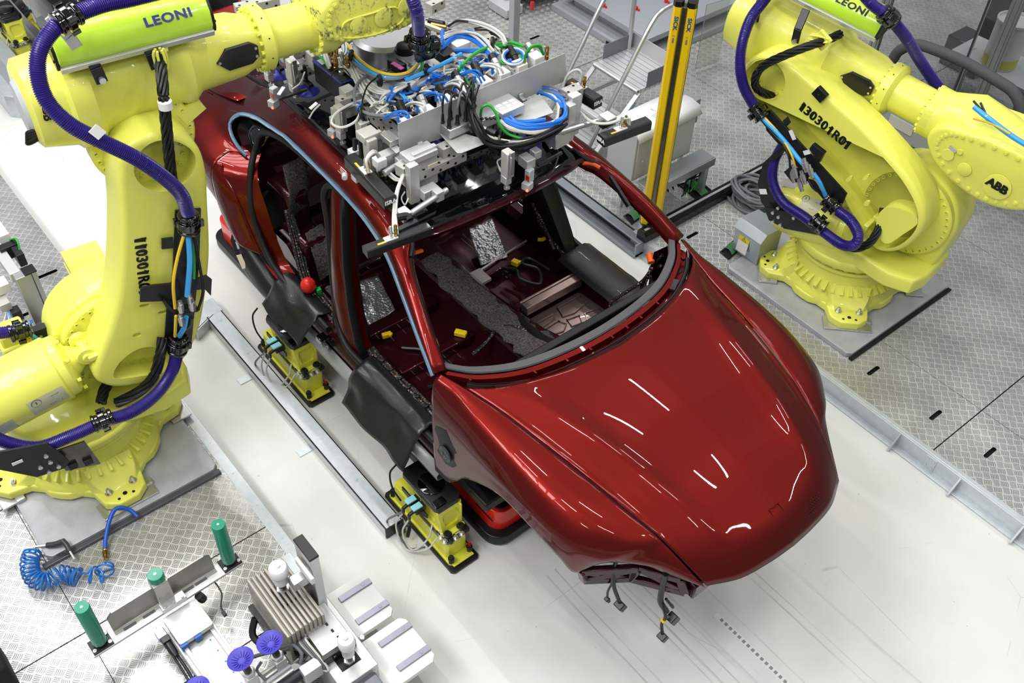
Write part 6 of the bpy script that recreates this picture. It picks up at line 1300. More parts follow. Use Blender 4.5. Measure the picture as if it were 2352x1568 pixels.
# finned housing
b = MB(); c = (P(600, 1300, .58) + P(700, 1400, .58)) / 2 + Vector((.06, -.02, 0)); c.z = .40
for i in range(9): b.box((c.x, c.y - .10 + .025*i, .42 + .0), (.42, .016, .34 + .02*math.sin(PI*i/8)))
b.box((c.x, c.y, .40), (.40, .20, .34)); mh = b.build('finned_motor', mat('cast grey housing', '#a9a39a', .45, .4), st, bev=.004)
b = MB(); b.box((c.x, c.y - .135, .40), (.34, .03, .04)); b.tube([(c.x - .10, c.y - .15, .40), (c.x - .05, c.y - .2, .34), (c.x + .05, c.y - .17, .3), (c.x + .1, c.y - .13, .3)], .02); b.build('motor_lead', BLKM, mh)
def plunger(px, py, z, r, h):
    o = P(px, py, z); b = MB(); b.lathe([(r*.72, 0), (r*.80, h*.45), (r*.95, h*.5), (r, h*.6), (r, h*.86), (r*.86, h*.94), (r*.3, h*.96), (r*.28, h*1.06), (r*.1, h*1.1)], o, (0, 0, 1), 24); p_ = b.build('plunger', mat('white nylon', '#eeeeec', .35), st)
    b = MB(); b.cyl(o - Vector((0, 0, .08)), o, r*.42, n=12); b.build('plunger_rod', BLKM, st); b = MB(); b.lathe([(r*.7, -.10), (r*.7, -.06)], o, (0, 0, 1), 6); b.build('lock_nut', STL, st); return p_
plunger(646, 1335, .66, .050, .15); plunger(800, 1500, .50, .044, .16)
bx(P(655, 1362, .58), (.13, .10, .03), 'plunger_bracket', BLKM)
b = MB(); o = P(728, 1380, .4); b.box((o.x, o.y, .52), (.16, .05, .78)); b.mat(1); b.box((o.x, o.y, .915), (.16, .055, .016)); b.build('profile_post', [ALU, BLK], st, bev=.003)
bx(P(700, 1310, .80), (.16, .02, .05), 'post_clamp', WHT); bx(P(690, 1330, .7), (.06, .10, .06), 'post_clamp', ALU)
b = MB(); p = P(615, 1225, .25); b.box((-3.0, 1.115, .30), (.36, .06, .01)); b.build('cover_strip', ZINC, st, bev=.002)
o = P(745, 1450, .46); bx(o, (.26, .17, .07), 'slide_body', ALUW)
b = MB()
for dy in (-.055, 0, .055): b.cyl((o.x - .13, o.y + dy, .465), (o.x - .30, o.y + dy, .465), .010, n=10)
b.build('slide_rod', STL, st); bx((o.x - .31, o.y, .465), (.03, .19, .05), 'slide_end_plate', ZINC); bx((o.x + .14, o.y, .45), (.03, .19, .09), 'slide_end_plate', BLKM)
b = MB()
for i in range(4): b.box((o.x - .06 + .05*i, o.y + .02 + .004*i, .4955), (.02, .012, .002))
b.build('slot_hole', BLK, st)
for i, (px, py) in enumerate(((800, 1405), (893, 1510))):
    p = P(px, py, .30); b = MB(Matrix.Translation((p.x, p.y + .05, .30))); b.prism([(-.16, -.18), (.16, -.18), (.16, .12), (.13, .15), (-.13, .15), (-.16, .12)], .03, .002); pl_ = b.build('jaw_plate', WHT, st)
    for dx in (-.085, .085):
        b = MB(); b.box((p.x + dx, p.y + .10, .306), (.035, .20, .014)); b.bolts([(p.x + dx, p.y + .15, .313)], (0, 0, 1), .01, .002); b.build('jaw_strip', mat('lilac steel strip', '#8f8f9c', .35, .6), pl_, bev=.001)
    b = MB(); b.box((p.x, p.y - .10, .21), (.20, .10, .15)); b.build('jaw_support', ALUW, st, bev=.003)
bx(P(775, 1490, .40), (.34, .16, .05), 'clamp_base', mat('polished dark steel', '#6a6c72', .2, .9)); bx(P(795, 1512, .42), (.12, .12, .02), 'plunger_bracket', BLKM); bx(P(830, 1560, .36), (.26, .14, .06), 'clamp_base', mat('polished dark steel', '#6a6c72', .2, .9))
bx(P(715, 1445, .48), (.05, .10, .06), 'valve', mat('pale lilac cover', '#c3c3d8', .4)); bx((o.x - .02, o.y + .02, .27), (.5, .10, .28), 'pedestal', ALUD)
b = MB(); b.box((-2.5, 1.02, .28), (.5, .22, .3)); b.build('pedestal', ALUW, st, bev=.004)
random.seed(9)
for i in range(7):
    b = MB(); p = P(690 + 5*i, 1470, .42); b.tube([p, p + Vector((.03, -.05, .05 + .01*i)), p + Vector((.08 + .02*i, -.03, .02)), p + Vector((.06, -.10, -.05)), p + Vector((.02, -.18 - .01*i, -.08))], .006, n=6); b.build('cable', GCAB if i % 3 else WCAB, st)
for px, py in ((690, 1455), (712, 1470), (690, 1502)): bx(P(px, py, .40), (.06, .04, .04), 'valve', BLKM)
for px, py, z in ((740, 1470, .46), (768, 1505, .46), (832, 1465, .40), (834, 1505, .40), (848, 1515, .38), (860, 1540, .38)): b = MB(); p = P(px, py, z); b.lathe([(.012, 0), (.012, .012), (.006, .012), (.006, .006)], p, (0, 0, 1), 10); b.build('screw', STL, st)
# suction cup station
su = thing('suction_station', P(600, 1545, ZP), 'row of violet suction cups on silver posts at the bottom edge', 'fixture')
for px, py in ((620, 1476), (553, 1514), (452, 1583)):
    o = P(px, py, .62); b = MB(); ax = Vector((-.12, -.10, 1)).normalized(); b.lathe([(.008, -.030), (.03, -.028), (.050, -.014), (.066, .004), (.067, .008), (.062, .006), (.035, -.010), (.006, -.016)], o, ax, 32)
    for i in range(16): a = 2*PI*i/16; Fx = axis_frame(o, ax); b.bar(Fx @ Vector((.02*math.cos(a), .02*math.sin(a), -.010)), Fx @ Vector((.048*math.cos(a), .048*math.sin(a), -.001)), .004, .006)
    b.build('suction_cup', CUP, su, smooth=50)
    b = MB(); b.cyl(o - ax*.03, o - ax*.12, .02, n=14); b.build('suction_stem', BLKM, su)
    b = MB(); b.lathe([(.034, -.14), (.034, -.115)], o, ax, 6); p = o - ax*.16; b.box((p.x, p.y, p.z - .06), (.06, .06, .16)); b.build('suction_post', ALUW, su, bev=.003)
b = MB(); a, c = P(640, 1560, .34), P(520, 1630, .34); b.bar(a, c, .12, .05); b.bar(P(740, 1500, .36), P(560, 1610, .36), .05, .05); b.build('cross_beam', ALUW, su, bev=.003)
for k in range(6): b = MB(); b.cyl(P(655 + 6*k, 1510 + 9*k, .40), P(600 + 6*k, 1550 + 9*k, .40), .012, n=8); b.build('air_cylinder', (ALUW, STL, GRY)[k % 3], su)
b = MB(); b.cyl(P(710, 1535, .40), P(640, 1580, .40), .03, n=16); b.build('damper', ALUD, su); bx(P(715, 1540, .42), (.06, .10, .10), 'end_block', ALUW, su)
b = MB(); b.tube([P(640, 1490, .5), P(670, 1480, .52), P(692, 1500, .5), P(690, 1525, .45)], .009); b.tube([P(600, 1520, .48), P(590, 1540, .45), P(610, 1560, .42)], .008); b.tube([P(575, 1510, .5), P(610, 1500, .46), P(660, 1490, .45), P(700, 1470, .45)], .010); b.build('air_tube', GCAB, su)
b = MB(); b.box((-2.58, .62, .22), (.10, .3, .18)); b.build('pedestal', ALUW, su, bev=.004)
# dark foam block bottom left corner
q = P(5, 1510, .3); fb = MB(); fb.loft([[(q.x + x, q.y - .16 + y, z) for y, z in ((0, ZP), (0, .38), (.10, .40), (.17, .36), (.17, ZP))] for x in (-.12, -.05, .05, .12)]); tag(fb.build('foam_block', mat('black foam', '#0f0f10', .8, bump=.004, bscale=40), bev=.02), 'black foam block in the bottom left corner on the tread plate', 'foam block')
# left edge machine
mt = thing('profile_frame', P(80, 760, ZP), 'aluminium profile frame with pneumatic parts at the left edge behind the robot', 'machine frame')
a0 = Vector((-5.83, .78, ZP))
b = MB(); b.box((a0.x, a0.y - .03, .43), (.08, .10, .60)); b.box((a0.x - .0, a0.y + .04, .43), (.085, .03, .60)); b.mat(1); b.box((a0.x, a0.y + .02, .735), (.085, .08, .012)); b.build('profile_post', [ALU, BLK], mt, bev=.003)
b = MB(); b.box((a0.x - .45, a0.y - .06, .70), (.85, .07, .07)); b.build('profile_beam', ALUW, mt, bev=.003); b = MB(); b.box((a0.x - .55, a0.y - .0, .735), (.3, .10, .06)); b.build('beam_cover', WHT, mt, bev=.004)
b = MB(); b.box((a0.x - .22, a0.y + .03, .70), (.12, .05, .10)); b.box((a0.x - .30, a0.y + .0, .71), (.06, .12, .10)); b.build('valve', BLKM, mt, bev=.004); b = MB(); b.tube([(a0.x - .34, a0.y + .03, .76), (a0.x - .26, a0.y + .06, .80), (a0.x - .2, a0.y + .04, .72)], .007); b.build('cable', GRN, mt)
for i, (dx, dy, z, s_, m_) in enumerate(((-.1, -.16, .62, (.1, .09, .07), WHT), (-.02, -.2, .55, (.12, .07, .06), GLG), (.05, -.16, .48, (.07, .06, .08), BLKM), (-.2, -.2, .66, (.06, .06, .10), BLK), (.12, -.15, .42, (.08, .08, .05), ALU), (.2, -.10, .30, (.2, .16, .05), ALUD), (.24, -.2, .25, (.05, .3, .16), BLK))): bx((a0.x + dx, a0.y + dy, z), s_, 'valve_block', m_, mt)
b = MB(); b.lathe([(.035, 0), (.035, .02), (.03, .025)], (a0.x - .2, a0.y - .2, .72), (0, 0, 1), 16); b.build('regulator_knob', BLU, mt)
for i in range(6): b = MB(); b.tube([(a0.x + .03, a0.y - .2, .52), (a0.x + .10 + .02*i, a0.y - .26 + .01*i, .46), (a0.x + .16, a0.y - .2 + .02*i, .36 + .02*i), (a0.x + .10, a0.y - .14, .42)], .007, n=6); b.build('air_tube', (WCAB, GCAB, BLU)[i % 3], mt)
b = MB(); b.tube([(a0.x - .4, a0.y - .5, .4), (a0.x - .1, a0.y - .42, .42), (a0.x + .1, a0.y - .25, .40)], .018); b.build('air_tube', BLU, mt)
# ================================================================ things beyond the car
# light curtain pair
pb = P(1490, 535, ZP); pt = thing('light_curtain', (pb.x, pb.y, ZP), 'pair of tall yellow light curtain columns on one post beside the red car', 'light curtain')
PF = Matrix.Translation((pb.x, pb.y, 0)) @ Matrix.Rotation(math.radians(-38 + 90), 4, 'Z') @ Matrix.Rotation(-PI/2, 4, 'Z')
PF = Matrix.Translation((pb.x, pb.y, 0)) @ Matrix.Rotation(math.radians(38), 4, 'Z')
b = MB(PF); b.box((0, .0, 1.14), (.026, .07, 1.86)); b.build('profile_post', DST, pt, bev=.002)
for s in (-1, 1):
    sec = [(s*.045 + x, y) for x, y in ((-.034, .04), (-.034, -.018), (-.018, -.04), (.018, -.04), (.034, -.018), (.034, .04))]
    b = MB(PF); b.loft([[(x, y, z) for x, y in sec] for z in (.24, 2.07)]); co_ = b.build('column', mat('signal yellow paint', '#f0c80f', .4), pt, bev=.001)
    b = MB(PF); b.box((s*.045 + .030, .0, 1.155), (.014, .03, 1.83)); b.build('sensor_window', BLKG, co_)
    b = MB(PF); b.loft([[(s*.045 + (x - s*.045)*1.03, y*1.03, z) for x, y in sec] for z in (2.07, 2.11)]); b.build('end_cap', BLK, co_, bev=.002)
    fx = frame((s*.045, -.0406, 1.955), (0, 0, -1), z=(0, -1, 0))
    b = MB(PF); b.text('SICK', fx, .036, bold=.0012, sx=1.35); fx2 = fx.copy(); fx2.translation = Vector((s*.045, -.0406, 1.84)); b.text('C 4000', fx2, .020); b.build('lettering', mat('blue lettering', '#1d4a86', .5), co_)
b = MB(PF); b.box((0, .0, .20), (.10, .05, .07)); b.box((0, .03, .155), (.14, .10, .05)); b.cyl((0, 0, .165), (0, 0, .24), .045, n=20); b.build('post_foot', GRY, pt, bev=.004)
b = MB(PF); b.lathe([(.085, .225), (.085, .24)], (0, .02, 0), (0, 0, 1), 20); b.tube([(-.04, -.03, .24), (-.06, -.06, .18), (-.05, -.08, .14)], .008); b.build('post_collar', BLK, pt)
# beam on the deck and the edge trim along the gap
b = MB(); x0 = -4.08; b.loft([[(x0 + x, y, z) for x, z in ((-.05, ZP), (-.05, ZP + .07), (-.03, ZP + .10), (.02, ZP + .10), (.05, ZP + .07), (.05, ZP))] for y in (4.80, 6.35)]); bm_ = b.build('floor_beam', mat('dark glossy rail', '#2a2b2d', .18, .7), bev=.006); tag(bm_, 'low dark glossy guard beam on the tread plate between the light curtain and grey cables', 'guard beam')
b = MB(); b.box((x0 + .01, 5.57, ZP + .101), (.022, 1.5, .004)); b.build('rubber_strip', mat('grey strip', '#9a9a96', .5), bm_)
for y in (5.02, 6.05): b = MB(); b.cyl((x0 - .045, y, ZP + .088), (x0 - .055, y, ZP + .098), .02, n=16); b.build('cover_cap', LBL, bm_)
b = MB(); b.box((-5.2, 4.835, .065), (2.3, .02, .13)); b.box((-5.2, 4.80, .125), (2.3, .07, .012)); b.box((-5.2, 4.77, .02), (2.3, .10, .03)); b.box((-4.06, 4.80, .065), (.02, .14, .13)); struct(b.build('trim_3', mat('grey painted steel', '#8f959c', .35, .4), bev=.003))
# open floor hatches with cables
def hatch(corners, seed, label):
    cs = [P(px, py, ZP + .001) for px, py in corners]; c = sum(cs, Vector()) / 4; t = thing('floor_hatch', (c.x, c.y, ZP), label, 'floor hatch'); b = MB(Matrix.Translation((0, 0, ZP + .004)))
    b.prism([(p.x, p.y) for p in cs], .003); b.build('opening', SLOT, t); b = MB(); b.tube([p + Vector((0, 0, .006)) for p in cs], .009, n=6, closed=True, smooth=False); b.build('rubber_edge', RUB, t)
    random.seed(seed)
    for k in range(6):
        a, e = cs[0].lerp(cs[1], .3 + .08*k), cs[3].lerp(cs[2], .3 + .08*k); b = MB(); b.tube([a + Vector((0, 0, .012)), a.lerp(e, .5) + Vector((0, 0, .03)), e + Vector((0, 0, .012))], .006, n=6); b.build('cable', GRN if k % 2 else GCAB, t)
hatch(((1655, 580), (1690, 550), (1706, 566), (1672, 596)), 3, 'small open floor hatch with cables next to the grey junction box')
hatch(((1560, 425), (1600, 412), (1640, 445), (1605, 462)), 4, 'open floor hatch with green cables below the control cabinet')
hatch(((1434, 498), (1462, 480), (1476, 496), (1450, 515)), 5, 'small open floor hatch left of the light curtain foot')
# control cabinet on its stand
cx = Matrix.Translation((-4.50, 5.29, 0)) @ Matrix.Diagonal((.74, .82, 1, 1)); ct = thing('control_cabinet', (-4.50, 5.29, ZP), 'pale grey control cabinet on a stand behind the light curtain', 'cabinet')
b = MB(cx); b.box((-.05, -.02, .66), (.40, .80, .42)); b.build('cabinet_body', GRY, ct, bev=.006); b = MB(cx); b.box((.158, -.02, .66), (.016, .76, .38)); b.cyl((.17, -.33, .62), (.185, -.33, .62), .012); b.build('cabinet_door', mat('pale grey door', '#c3c6ca', .4), ct, bev=.004)
b = MB(cx); b.grid([[(x, y, z) for y in (-.42, 0, .42)] for x, z in ((-.25, .875), (.02, .90), (.14, .885), (.19, .82))]); po = b.build('poster', mat('white paper', '#eef0f2', .5), ct, smooth=60, solid=.004)
for (x, y, w, h, c_) in ((.0, .14, .10, .12, '#e08a3c'), (.02, .08, .12, .02, '#5a3a2c'), (.05, .02, .13, .05, '#7fb4d6'), (-.06, .2, .08, .10, '#e59a55'), (.02, -.06, .06, .10, '#c9ccd2'), (.08, .12, .05, .12, '#8b95a4'), (-.08, .0, .10, .06, '#dfe3ea')):
    b = MB(cx @ Matrix.Rotation(.0, 4, 'Y')); b.box((x, y, .902 - max(0, x - .02)*.10), (w, h, .003), Matrix.Rotation(.09, 3, 'Y') @ Matrix.Rotation(.15, 3, 'Z')); b.build('printed_patch', mat('print ' + c_, c_, .5), po)
b = MB(cx); b.box((-.1, .42, .78), (.34, .16, .22)); b.build('perspex_cover', mat('clear grey perspex', '#c6cccf', .1, trans=.6, ior=1.3), ct, bev=.004)
b = MB(cx); b.box((.30, .05, .46), (.20, .90, .02)); b.box((.41, .05, .435), (.02, .90, .07)); b.build('shelf', mat('grey steel shelf', '#9ea2a4', .3, .6), ct, bev=.003)
for y in (-.38, .42):
    b = MB(cx); b.box((.36, y, .29), (.08, .05, .33)); b.box((.0, y, .35), (.04, .04, .44)); b.build('leg', ZINC, ct, bev=.002)
random.seed(8)
for k in range(9):
    y = .28 + .03*k; b = MB(cx); b.tube([(.33, y, .44), (.34 + random.uniform(-.03, .06), y - .02, .36), (.30 + random.uniform(-.05, .05), y - .1*random.random(), .25), (.34, y - .12, .17)], .007, n=6); b.build('cable', GRN if k > 2 else BCAB, ct)
for k in range(5):
    y = -.25 + .07*k; b = MB(cx); b.tube([(.30, y, .44), (.36, y + .03, .33), (.31, y + .07, .30), (.29, y + .03, .38)], .007, n=6); b.build('cable', BCAB, ct)
# clear panel standing by the wall of the deck
b = MB(); a, c = P(1596, 165, ZP), P(1648, 148, ZP); b.bar(a + Vector((0, 0, .36)), c + Vector((0, 0, .36)), .008, .66); tag(b.build('acrylic_panel', ACR, bev=.002), 'clear yellowish acrylic panel standing behind the light curtain', 'panel')
# aluminium step platform
lt = thing('step_ladder', (-5.3, 5.8, ZP), 'aluminium platform steps with handrails behind the gripper', 'step ladder')
RIB = NT('ribbed aluminium tread'); vv = RIB.coord(0, 1); sp = RIB.new('ShaderNodeSeparateXYZ'); RIB.link(vv, sp.inputs[0]); st_ = RIB.math('LESS_THAN', RIB.math('FRACT', RIB.math('MULTIPLY', sp.outputs[1], 18)), .12)
RIB.put(RIB.b.inputs['Base Color'], RIB.mix(st_, '#d3d4d6', '#8b8d92')); RIB.b.inputs['Metallic'].default_value = .5; RIB.b.inputs['Roughness'].default_value = .38; RIBM = RIB.m
tz = .70; x0, x1, y0, y1 = -5.58, -5.04, 5.60, 6.06
b = MB(); b.box(((x0+x1)/2, (y0+y1)/2, tz - .02), (x1-x0, y1-y0, .04)); b.cyl((x0, y0, tz - .015), (x1, y0, tz - .015), .018, n=10); b.build('platform_tread', RIBM, lt, bev=.003)
for z, xx in ((.45, .0), (.25, .0)):
    b = MB(); b.box(((x0+x1)/2, y0 - .18 - (.45 - z)*.9, z), (x1 - x0 - .1, .22, .03)); b.build('step_tread', RIBM, lt, bev=.003)
for x in (x0, x1):
    b = MB(); b.box((x, (y0+y1)/2 + .05, tz + .06), (.006, .36, .15)); b.build('side_board', mat('blue grey sheet', '#7c828a', .4, .5), lt, bev=.001)
    b = MB(); b.bar((x, y0 + .02, tz - .03), (x, y0 - .55, ZP), .045, .02); b.bar((x, y1 - .03, tz - .02), (x, y1 + .10, ZP), .045, .025); b.bar((x, y0 - .1, .42), (x, y1, .42), .02, .04); b.build('stile', ALU, lt, bev=.003)
    b = MB(); b.tube([(x, y0 - .50, .35), (x, y0 - .12, 1.0), (x, y0 + .05, 1.28), (x, y0 + .14, 1.36), (x, y0 + .26, 1.38), (x, y1 - .06, 1.38)], .02, n=8, k=4); b.tube([(x, y1 - .05, tz), (x, y1 - .05, 1.38)], .02, n=8); b.build('handrail', STL if x > -5.3 else ALU, lt)
b = MB(); b.bar((x1 + .01, y0 - .12, .47), (x1 + .01, y0 - .02, .60), .002, .035); b.build('type_label', mat('pale blue sticker', '#8fb4d4', .5), lt)
b = MB(); b.box(((x0+x1)/2, y1, tz + .06), (x1 - x0, .006, .15)); b.build('toe_board', ALUW, lt, bev=.001)
# square post behind the gripper
q = P(1176, 205, ZP); b = MB(); b.box((q.x, q.y, .9), (.07, .07, 1.55)); tag(b.build('square_post', mat('satin grey post', '#a3a5a9', .4, .4), bev=.004), 'square grey steel post standing on the tread plate behind the gripper', 'post')
# far robot plinth with red bolts and a black machine beside it
pt_ = thing('machine_plinth', (-6.55, 7.3, ZP), 'grey machine plinth with small red bolts at the top behind the steps', 'plinth')
b = MB(Matrix.Translation((0, 0, .36))); b.prism([(-7.25, 6.72), (-6.0, 6.72), (-6.0, 8.2), (-7.25, 8.2)], .06, .006); b.at(Matrix.Translation((0, 0, .30))); b.prism([(-7.15, 6.80), (-6.1, 6.80), (-6.1, 8.2), (-7.15, 8.2)], .10); b.at(Matrix.Translation((0, 0, .2))); b.prism([(-7.3, 6.62), (-5.95, 6.62), (-5.95, 8.2), (-7.3, 8.2)], .07, .006); b.build('plinth_plate', mat('blue grey plate', '#a4a9b0', .4, .35), pt_, bev=.006)
for px, py in ((1386, 15), (1461, 22), (1530, 5)): b = MB(); p = P(px, py, .36); b.cyl(p, p + Vector((0, 0, .03)), .02, n=8); b.box(p + Vector((.02, 0, .01)), (.05, .012, .02)); b.build('red_bolt', REDP, pt_)
b = MB(); b.box((-6.1, 6.75, .17), (.2, .02, .02)); b.box((-6.3, 6.61, .16), (.30, .004, .03)); b.build('slot_hole', SLOT, pt_)
mt_ = thing('dark_machine', (-7.4, 6.4, ZP), 'black machine with grey feet at the top edge behind the gripper', 'machine')
b = MB(); b.box((-7.85, 7.0, .55), (.6, 1.5, .6)); b.box((-7.62, 6.9, .35), (.5, 1.1, .2)); b.build('machine_body', BLK, mt_, bev=.03); b = MB(); b.box((-7.55, 6.22, .19), (.30, .22, .10)); b.box((-7.62, 6.30, .33), (.14, .16, .22)); b.build('machine_foot', GRY, mt_, bev=.012); b = MB(); q = P(1222, 22, .35); b.cyl(q, q + Vector((0, 0, .08)), .02); b.build('red_bolt', REDP, mt_)
# right robot: junction box, cable coils, green cable piles
jt = thing('junction_box', (-3.38, 5.40, .17), 'grey sheet metal junction box with warning label on the plate beside the right robot', 'junction box')
b = MB(); b.loft([[(-3.55 + o, y, z) for y, z in ((5.27, .172), (5.25, .40), (5.30, .455), (5.50, .43), (5.50, .172))] for o in (0, .25)]); b.build('box_body', mat('grey zinc sheet', '#a9b0b8', .35, .5), jt, bev=.004); b = MB(); b.loft([[(-3.56 + o, y, z) for y, z in ((5.24, .398), (5.297, .462), (5.51, .437), (5.51, .425), (5.30, .45), (5.25, .393))] for o in (0, .27)]); b.build('box_lid', mat('grey zinc lid', '#b4bac0', .35, .5), jt, bev=.002)
F = frame((-3.45, 5.250, .30), (1, 0, 0), z=(0, -1, .088)); b = MB(F); b.box((0, -.035, 0), (.10, .10, .002)); b.mat(1); b.box((0, .04, 0), (.10, .055, .002)); b.mat(2); b.tube([(-.02, .022, .0015), (.02, .022, .0015), (0, .058, .0015)], .0022, n=4, closed=True, smooth=False); b.box((0, .036, .0015), (.004, .014, .001)); b.build('warning_label', [WHT, mat('warning yellow', '#e6cf2a', .5), TXT], jt)
b = MB(); b.lathe([(.02, 0), (.03, .01), (.03, .02), (.012, .03)], P(1752, 582, .2), (0, 0, 1), 12); b.tube([P(1745, 590, .19), P(1748, 575, .24), P(1757, 575, .24), P(1760, 590, .19)], .008); b.build('lifting_eye', STL, jt)
def coil(name, label, ctr, rx, ry, n, r, m, seed, z0=ZP, grp=None):
    random.seed(seed); t = thing(name, (ctr.x, ctr.y, z0), label, 'cable coil')
    for k in range(n):
        a0 = random.random()*6; s = random.uniform(.65, 1.1); o = Vector((random.uniform(-.05, .05), random.uniform(-.05, .05), 0)); z = z0 + r + k*r*.8
        b = MB(); b.tube([ctr*1 + o + Vector((rx*s*math.cos(a), ry*s*math.sin(a), z - ctr.z + .02*math.sin(2*a + k))) for a in [a0 + 2*PI*j/10 for j in range(10)]], r, n=6, closed=True, k=4); b.build('cable_loop', m, t)
    return t
coil('cable_coil', 'heap of grey cable loops on the tread plate behind the junction box', P(1728, 462, ZP), .20, .15, 14, .012, GCAB, 5)
coil('cable_coil', 'heap of green cables on the floor behind the shoulder motor of the right robot', P(2135, 390, ZP), .34, .20, 16, .010, mat('dark green cable', '#1d7a2c', .45), 6)
coil('cable_coil', 'small green cable loops behind the lettered arm of the right robot', P(2020, 318, ZP), .20, .20, 7, .008, mat('dark green cable', '#1d7a2c', .45), 7)
coil('cable_coil', 'thin green cable loops at the top beside the clear acrylic panel', P(1690, 22, ZP), .2, .2, 6, .008, GRN, 8)
# fence with glass, foam padded rail, paint bucket
ft = thing('safety_fence', (-4.0, 8.0, ZP), 'aluminium profile safety fence with clear panels behind the right robot', 'fence')
A_, B_ = PY(2000, 130, 8.0), PY(2262, 195, 8.0)
for p in (A_, B_):
    b = MB(); b.box((p.x, 8.0, 1.1), (.09, .05, 1.94))
    for o in (-.022, .022): b.box((p.x + o, 7.972, 1.1), (.012, .008, 1.94))
    b.build('fence_post', mat('grey aluminium profile', '#8f9290', .35, .7), ft, bev=.002)
SMK = mat('dusty clear panel', '#e4e8e8', .03, trans=.96, ior=1.05)
b = MB(); b.box(((A_.x + B_.x)/2, 8.01, 1.1), (B_.x - A_.x - .09, .006, 1.9)); b.build('clear_panel', SMK, ft)
b = MB(); b.box((B_.x + .8, 8.01, 1.1), (1.5, .006, 1.9)); b.build('clear_panel', SMK, ft)
b = MB(); b.box((B_.x - .25, 8.05, 1.1), (.02, .02, 1.94)); b.build('white_edge_strip', WHT, ft)
hr = [(2050, 138), (2066, 116), (2100, 103), (2130, 108), (2210, 140), (2290, 185), (2328, 212), (2345, 250), (2344, 290)]
b = MB(); b.tube([PY(px, py, 7.55) for px, py in hr], .045, n=12); ht_ = b.build('foam_handrail', mat('grey foam pipe wrap', '#4a4b4e', .8, bump=.003, bscale=60)); tag(ht_, 'grey foam wrapped handrail curving in front of the safety fence', 'handrail')
b = MB(); q = PY(2050, 138, 7.55); b.cyl((q.x, 7.55, ZP), (q.x, 7.55, q.z), .025, n=12); b.build('rail_post', ALU, ht_); b = MB(); q = PY(2344, 285, 7.55); b.cyl((q.x, 7.55, ZP), (q.x, 7.55, q.z), .025, n=12); b.build('rail_post', ALU, ht_)
b = MB(); q = PY(2230, 60, 8.9); b.box((q.x, 9.5, .93), (.24, .3, 1.6)); b.box((q.x - .05, 9.2, .28), (.4, .3, .3)); tag(b.build('dark_cabinet', BLKG, bev=.01), 'black glossy cabinet seen through the clear fence panel', 'cabinet')
q = PY(2322, 75, 8.7); kb_ = thing('paint_bucket', (q.x, 8.7, q.z - .35), 'white paint bucket with yellow band on a shelf behind the fence', 'bucket')
b = MB(); b.lathe([(.15, -.30), (.15, -.22), (.15, .10), (.158, .11), (.158, .13), (.145, .13), (.145, .105)], q, (0, 0, 1), 32); b.build('bucket_body', mat('white tin', '#d9dad6', .35, .2), kb_); b = MB(); b.lathe([(.144, .098), (.05, .10)], q, (0, 0, 1), 24); b.build('lid', mat('cream lid', '#efe6d2', .5), kb_); b = MB(); b.lathe([(.151, -.29), (.151, -.20)], q, (0, 0, 1), 32, False); b.build('yellow_band', mat('band yellow', '#c9c626', .4), kb_)
b = MB(); b.box((q.x, 8.75, q.z - .32), (.8, .5, .03)); b.box((q.x + .3, 8.75, (q.z - .32)/2 + .06), (.05, .05, q.z - .4)); b.box((q.x - .3, 8.75, (q.z - .32)/2 + .06), (.05, .05, q.z - .4)); tag(b.build('shelf_table', GRY, bev=.003), 'grey shelf table behind the fence carrying the paint bucket', 'shelf')
rk = thing('steel_rack', (-3.2, 7.2, ZP), 'low steel rack with grey box behind the forearm of the right robot', 'rack')
q = PY(2090, 285, 6.9); b = MB(); b.box((q.x + .05, 6.95, q.z), (.55, .3, .20)); b.build('grey_box', GRY, rk, bev=.006); b = MB(); b.box((q.x - .02, 6.797, q.z + .02), (.22, .004, .09)); b.build('paper_label', WHT, rk)
for dx in (-.15, .25): b = MB(); b.box((q.x + dx, 6.95, (q.z + ZP)/2 - .05), (.04, .04, q.z - ZP - .1)); b.build('leg', ZINC, rk, bev=.002)
q2_ = PY(1925, 205, 6.8); b = MB(); b.box((q2_.x, 6.8, (q2_.z + ZP)/2), (.05, .04, q2_.z - ZP)); b.bar((q2_.x + .1, 6.85, ZP + .02), (q2_.x + .5, 6.85, .8), .03, .03); b.build('slotted_angle', ZINC, rk, bev=.002)
# top left: another dark car on stands, with a galvanised trough
dk = thing('dark_car_body', (-10.3, 3.0, .45), 'black car body far behind at the top left edge', 'car')
b = MB(Matrix.Translation((-8.5, 3.03, .42)))
rws = []
for x, w, zt, zb_ in ((-2.6, .90, .95, .12), (-1.6, .92, .95, .10), (-.9, .94, .90, .10), (-.5, .93, .85, .12), (-.15, .85, .72, .2), (0, .6, .55, .3)):
    rws.append([(x, -w*.2, zt), (x, -w*.75, zt - .03), (x, -w*.98, zt - .15), (x, -w, zt - .35), (x, -w*.98, zb_ + .05), (x, -w*.8, zb_), (x, w*.8, zb_), (x, w*.98, zb_ + .05), (x, w, zt - .35), (x, w*.98, zt - .15), (x, w*.75, zt - .03), (x, w*.2, zt)])
b.loft([cr(V3(r), 3, True) for r in rws]); b.build('body_shell', mat('black car paint', '#070708', .12, coat=1), dk, smooth=60)
b = MB(); 
for i in range(5): b.tube([(-8.9 - .1*i, 2.2 + .3*i, .9), (-8.8 - .1*i, 2.3 + .3*i, .75), (-8.85, 2.25 + .33*i, .6)], .015)
b.build('wiring_loom', GCAB, dk)
q = P(20, 190, .2); b = MB(Matrix.Translation((q.x, q.y, .22))); b.prism([(-.8, -.12), (.22, -.12), (.34, .0), (.34, .12), (.22, .22), (-.8, .22)], .22, .01); tr = b.build('galvanised_trough', ZINC); tag(tr, 'galvanised trough end on the floor behind the elbow of the left robot', 'trough')
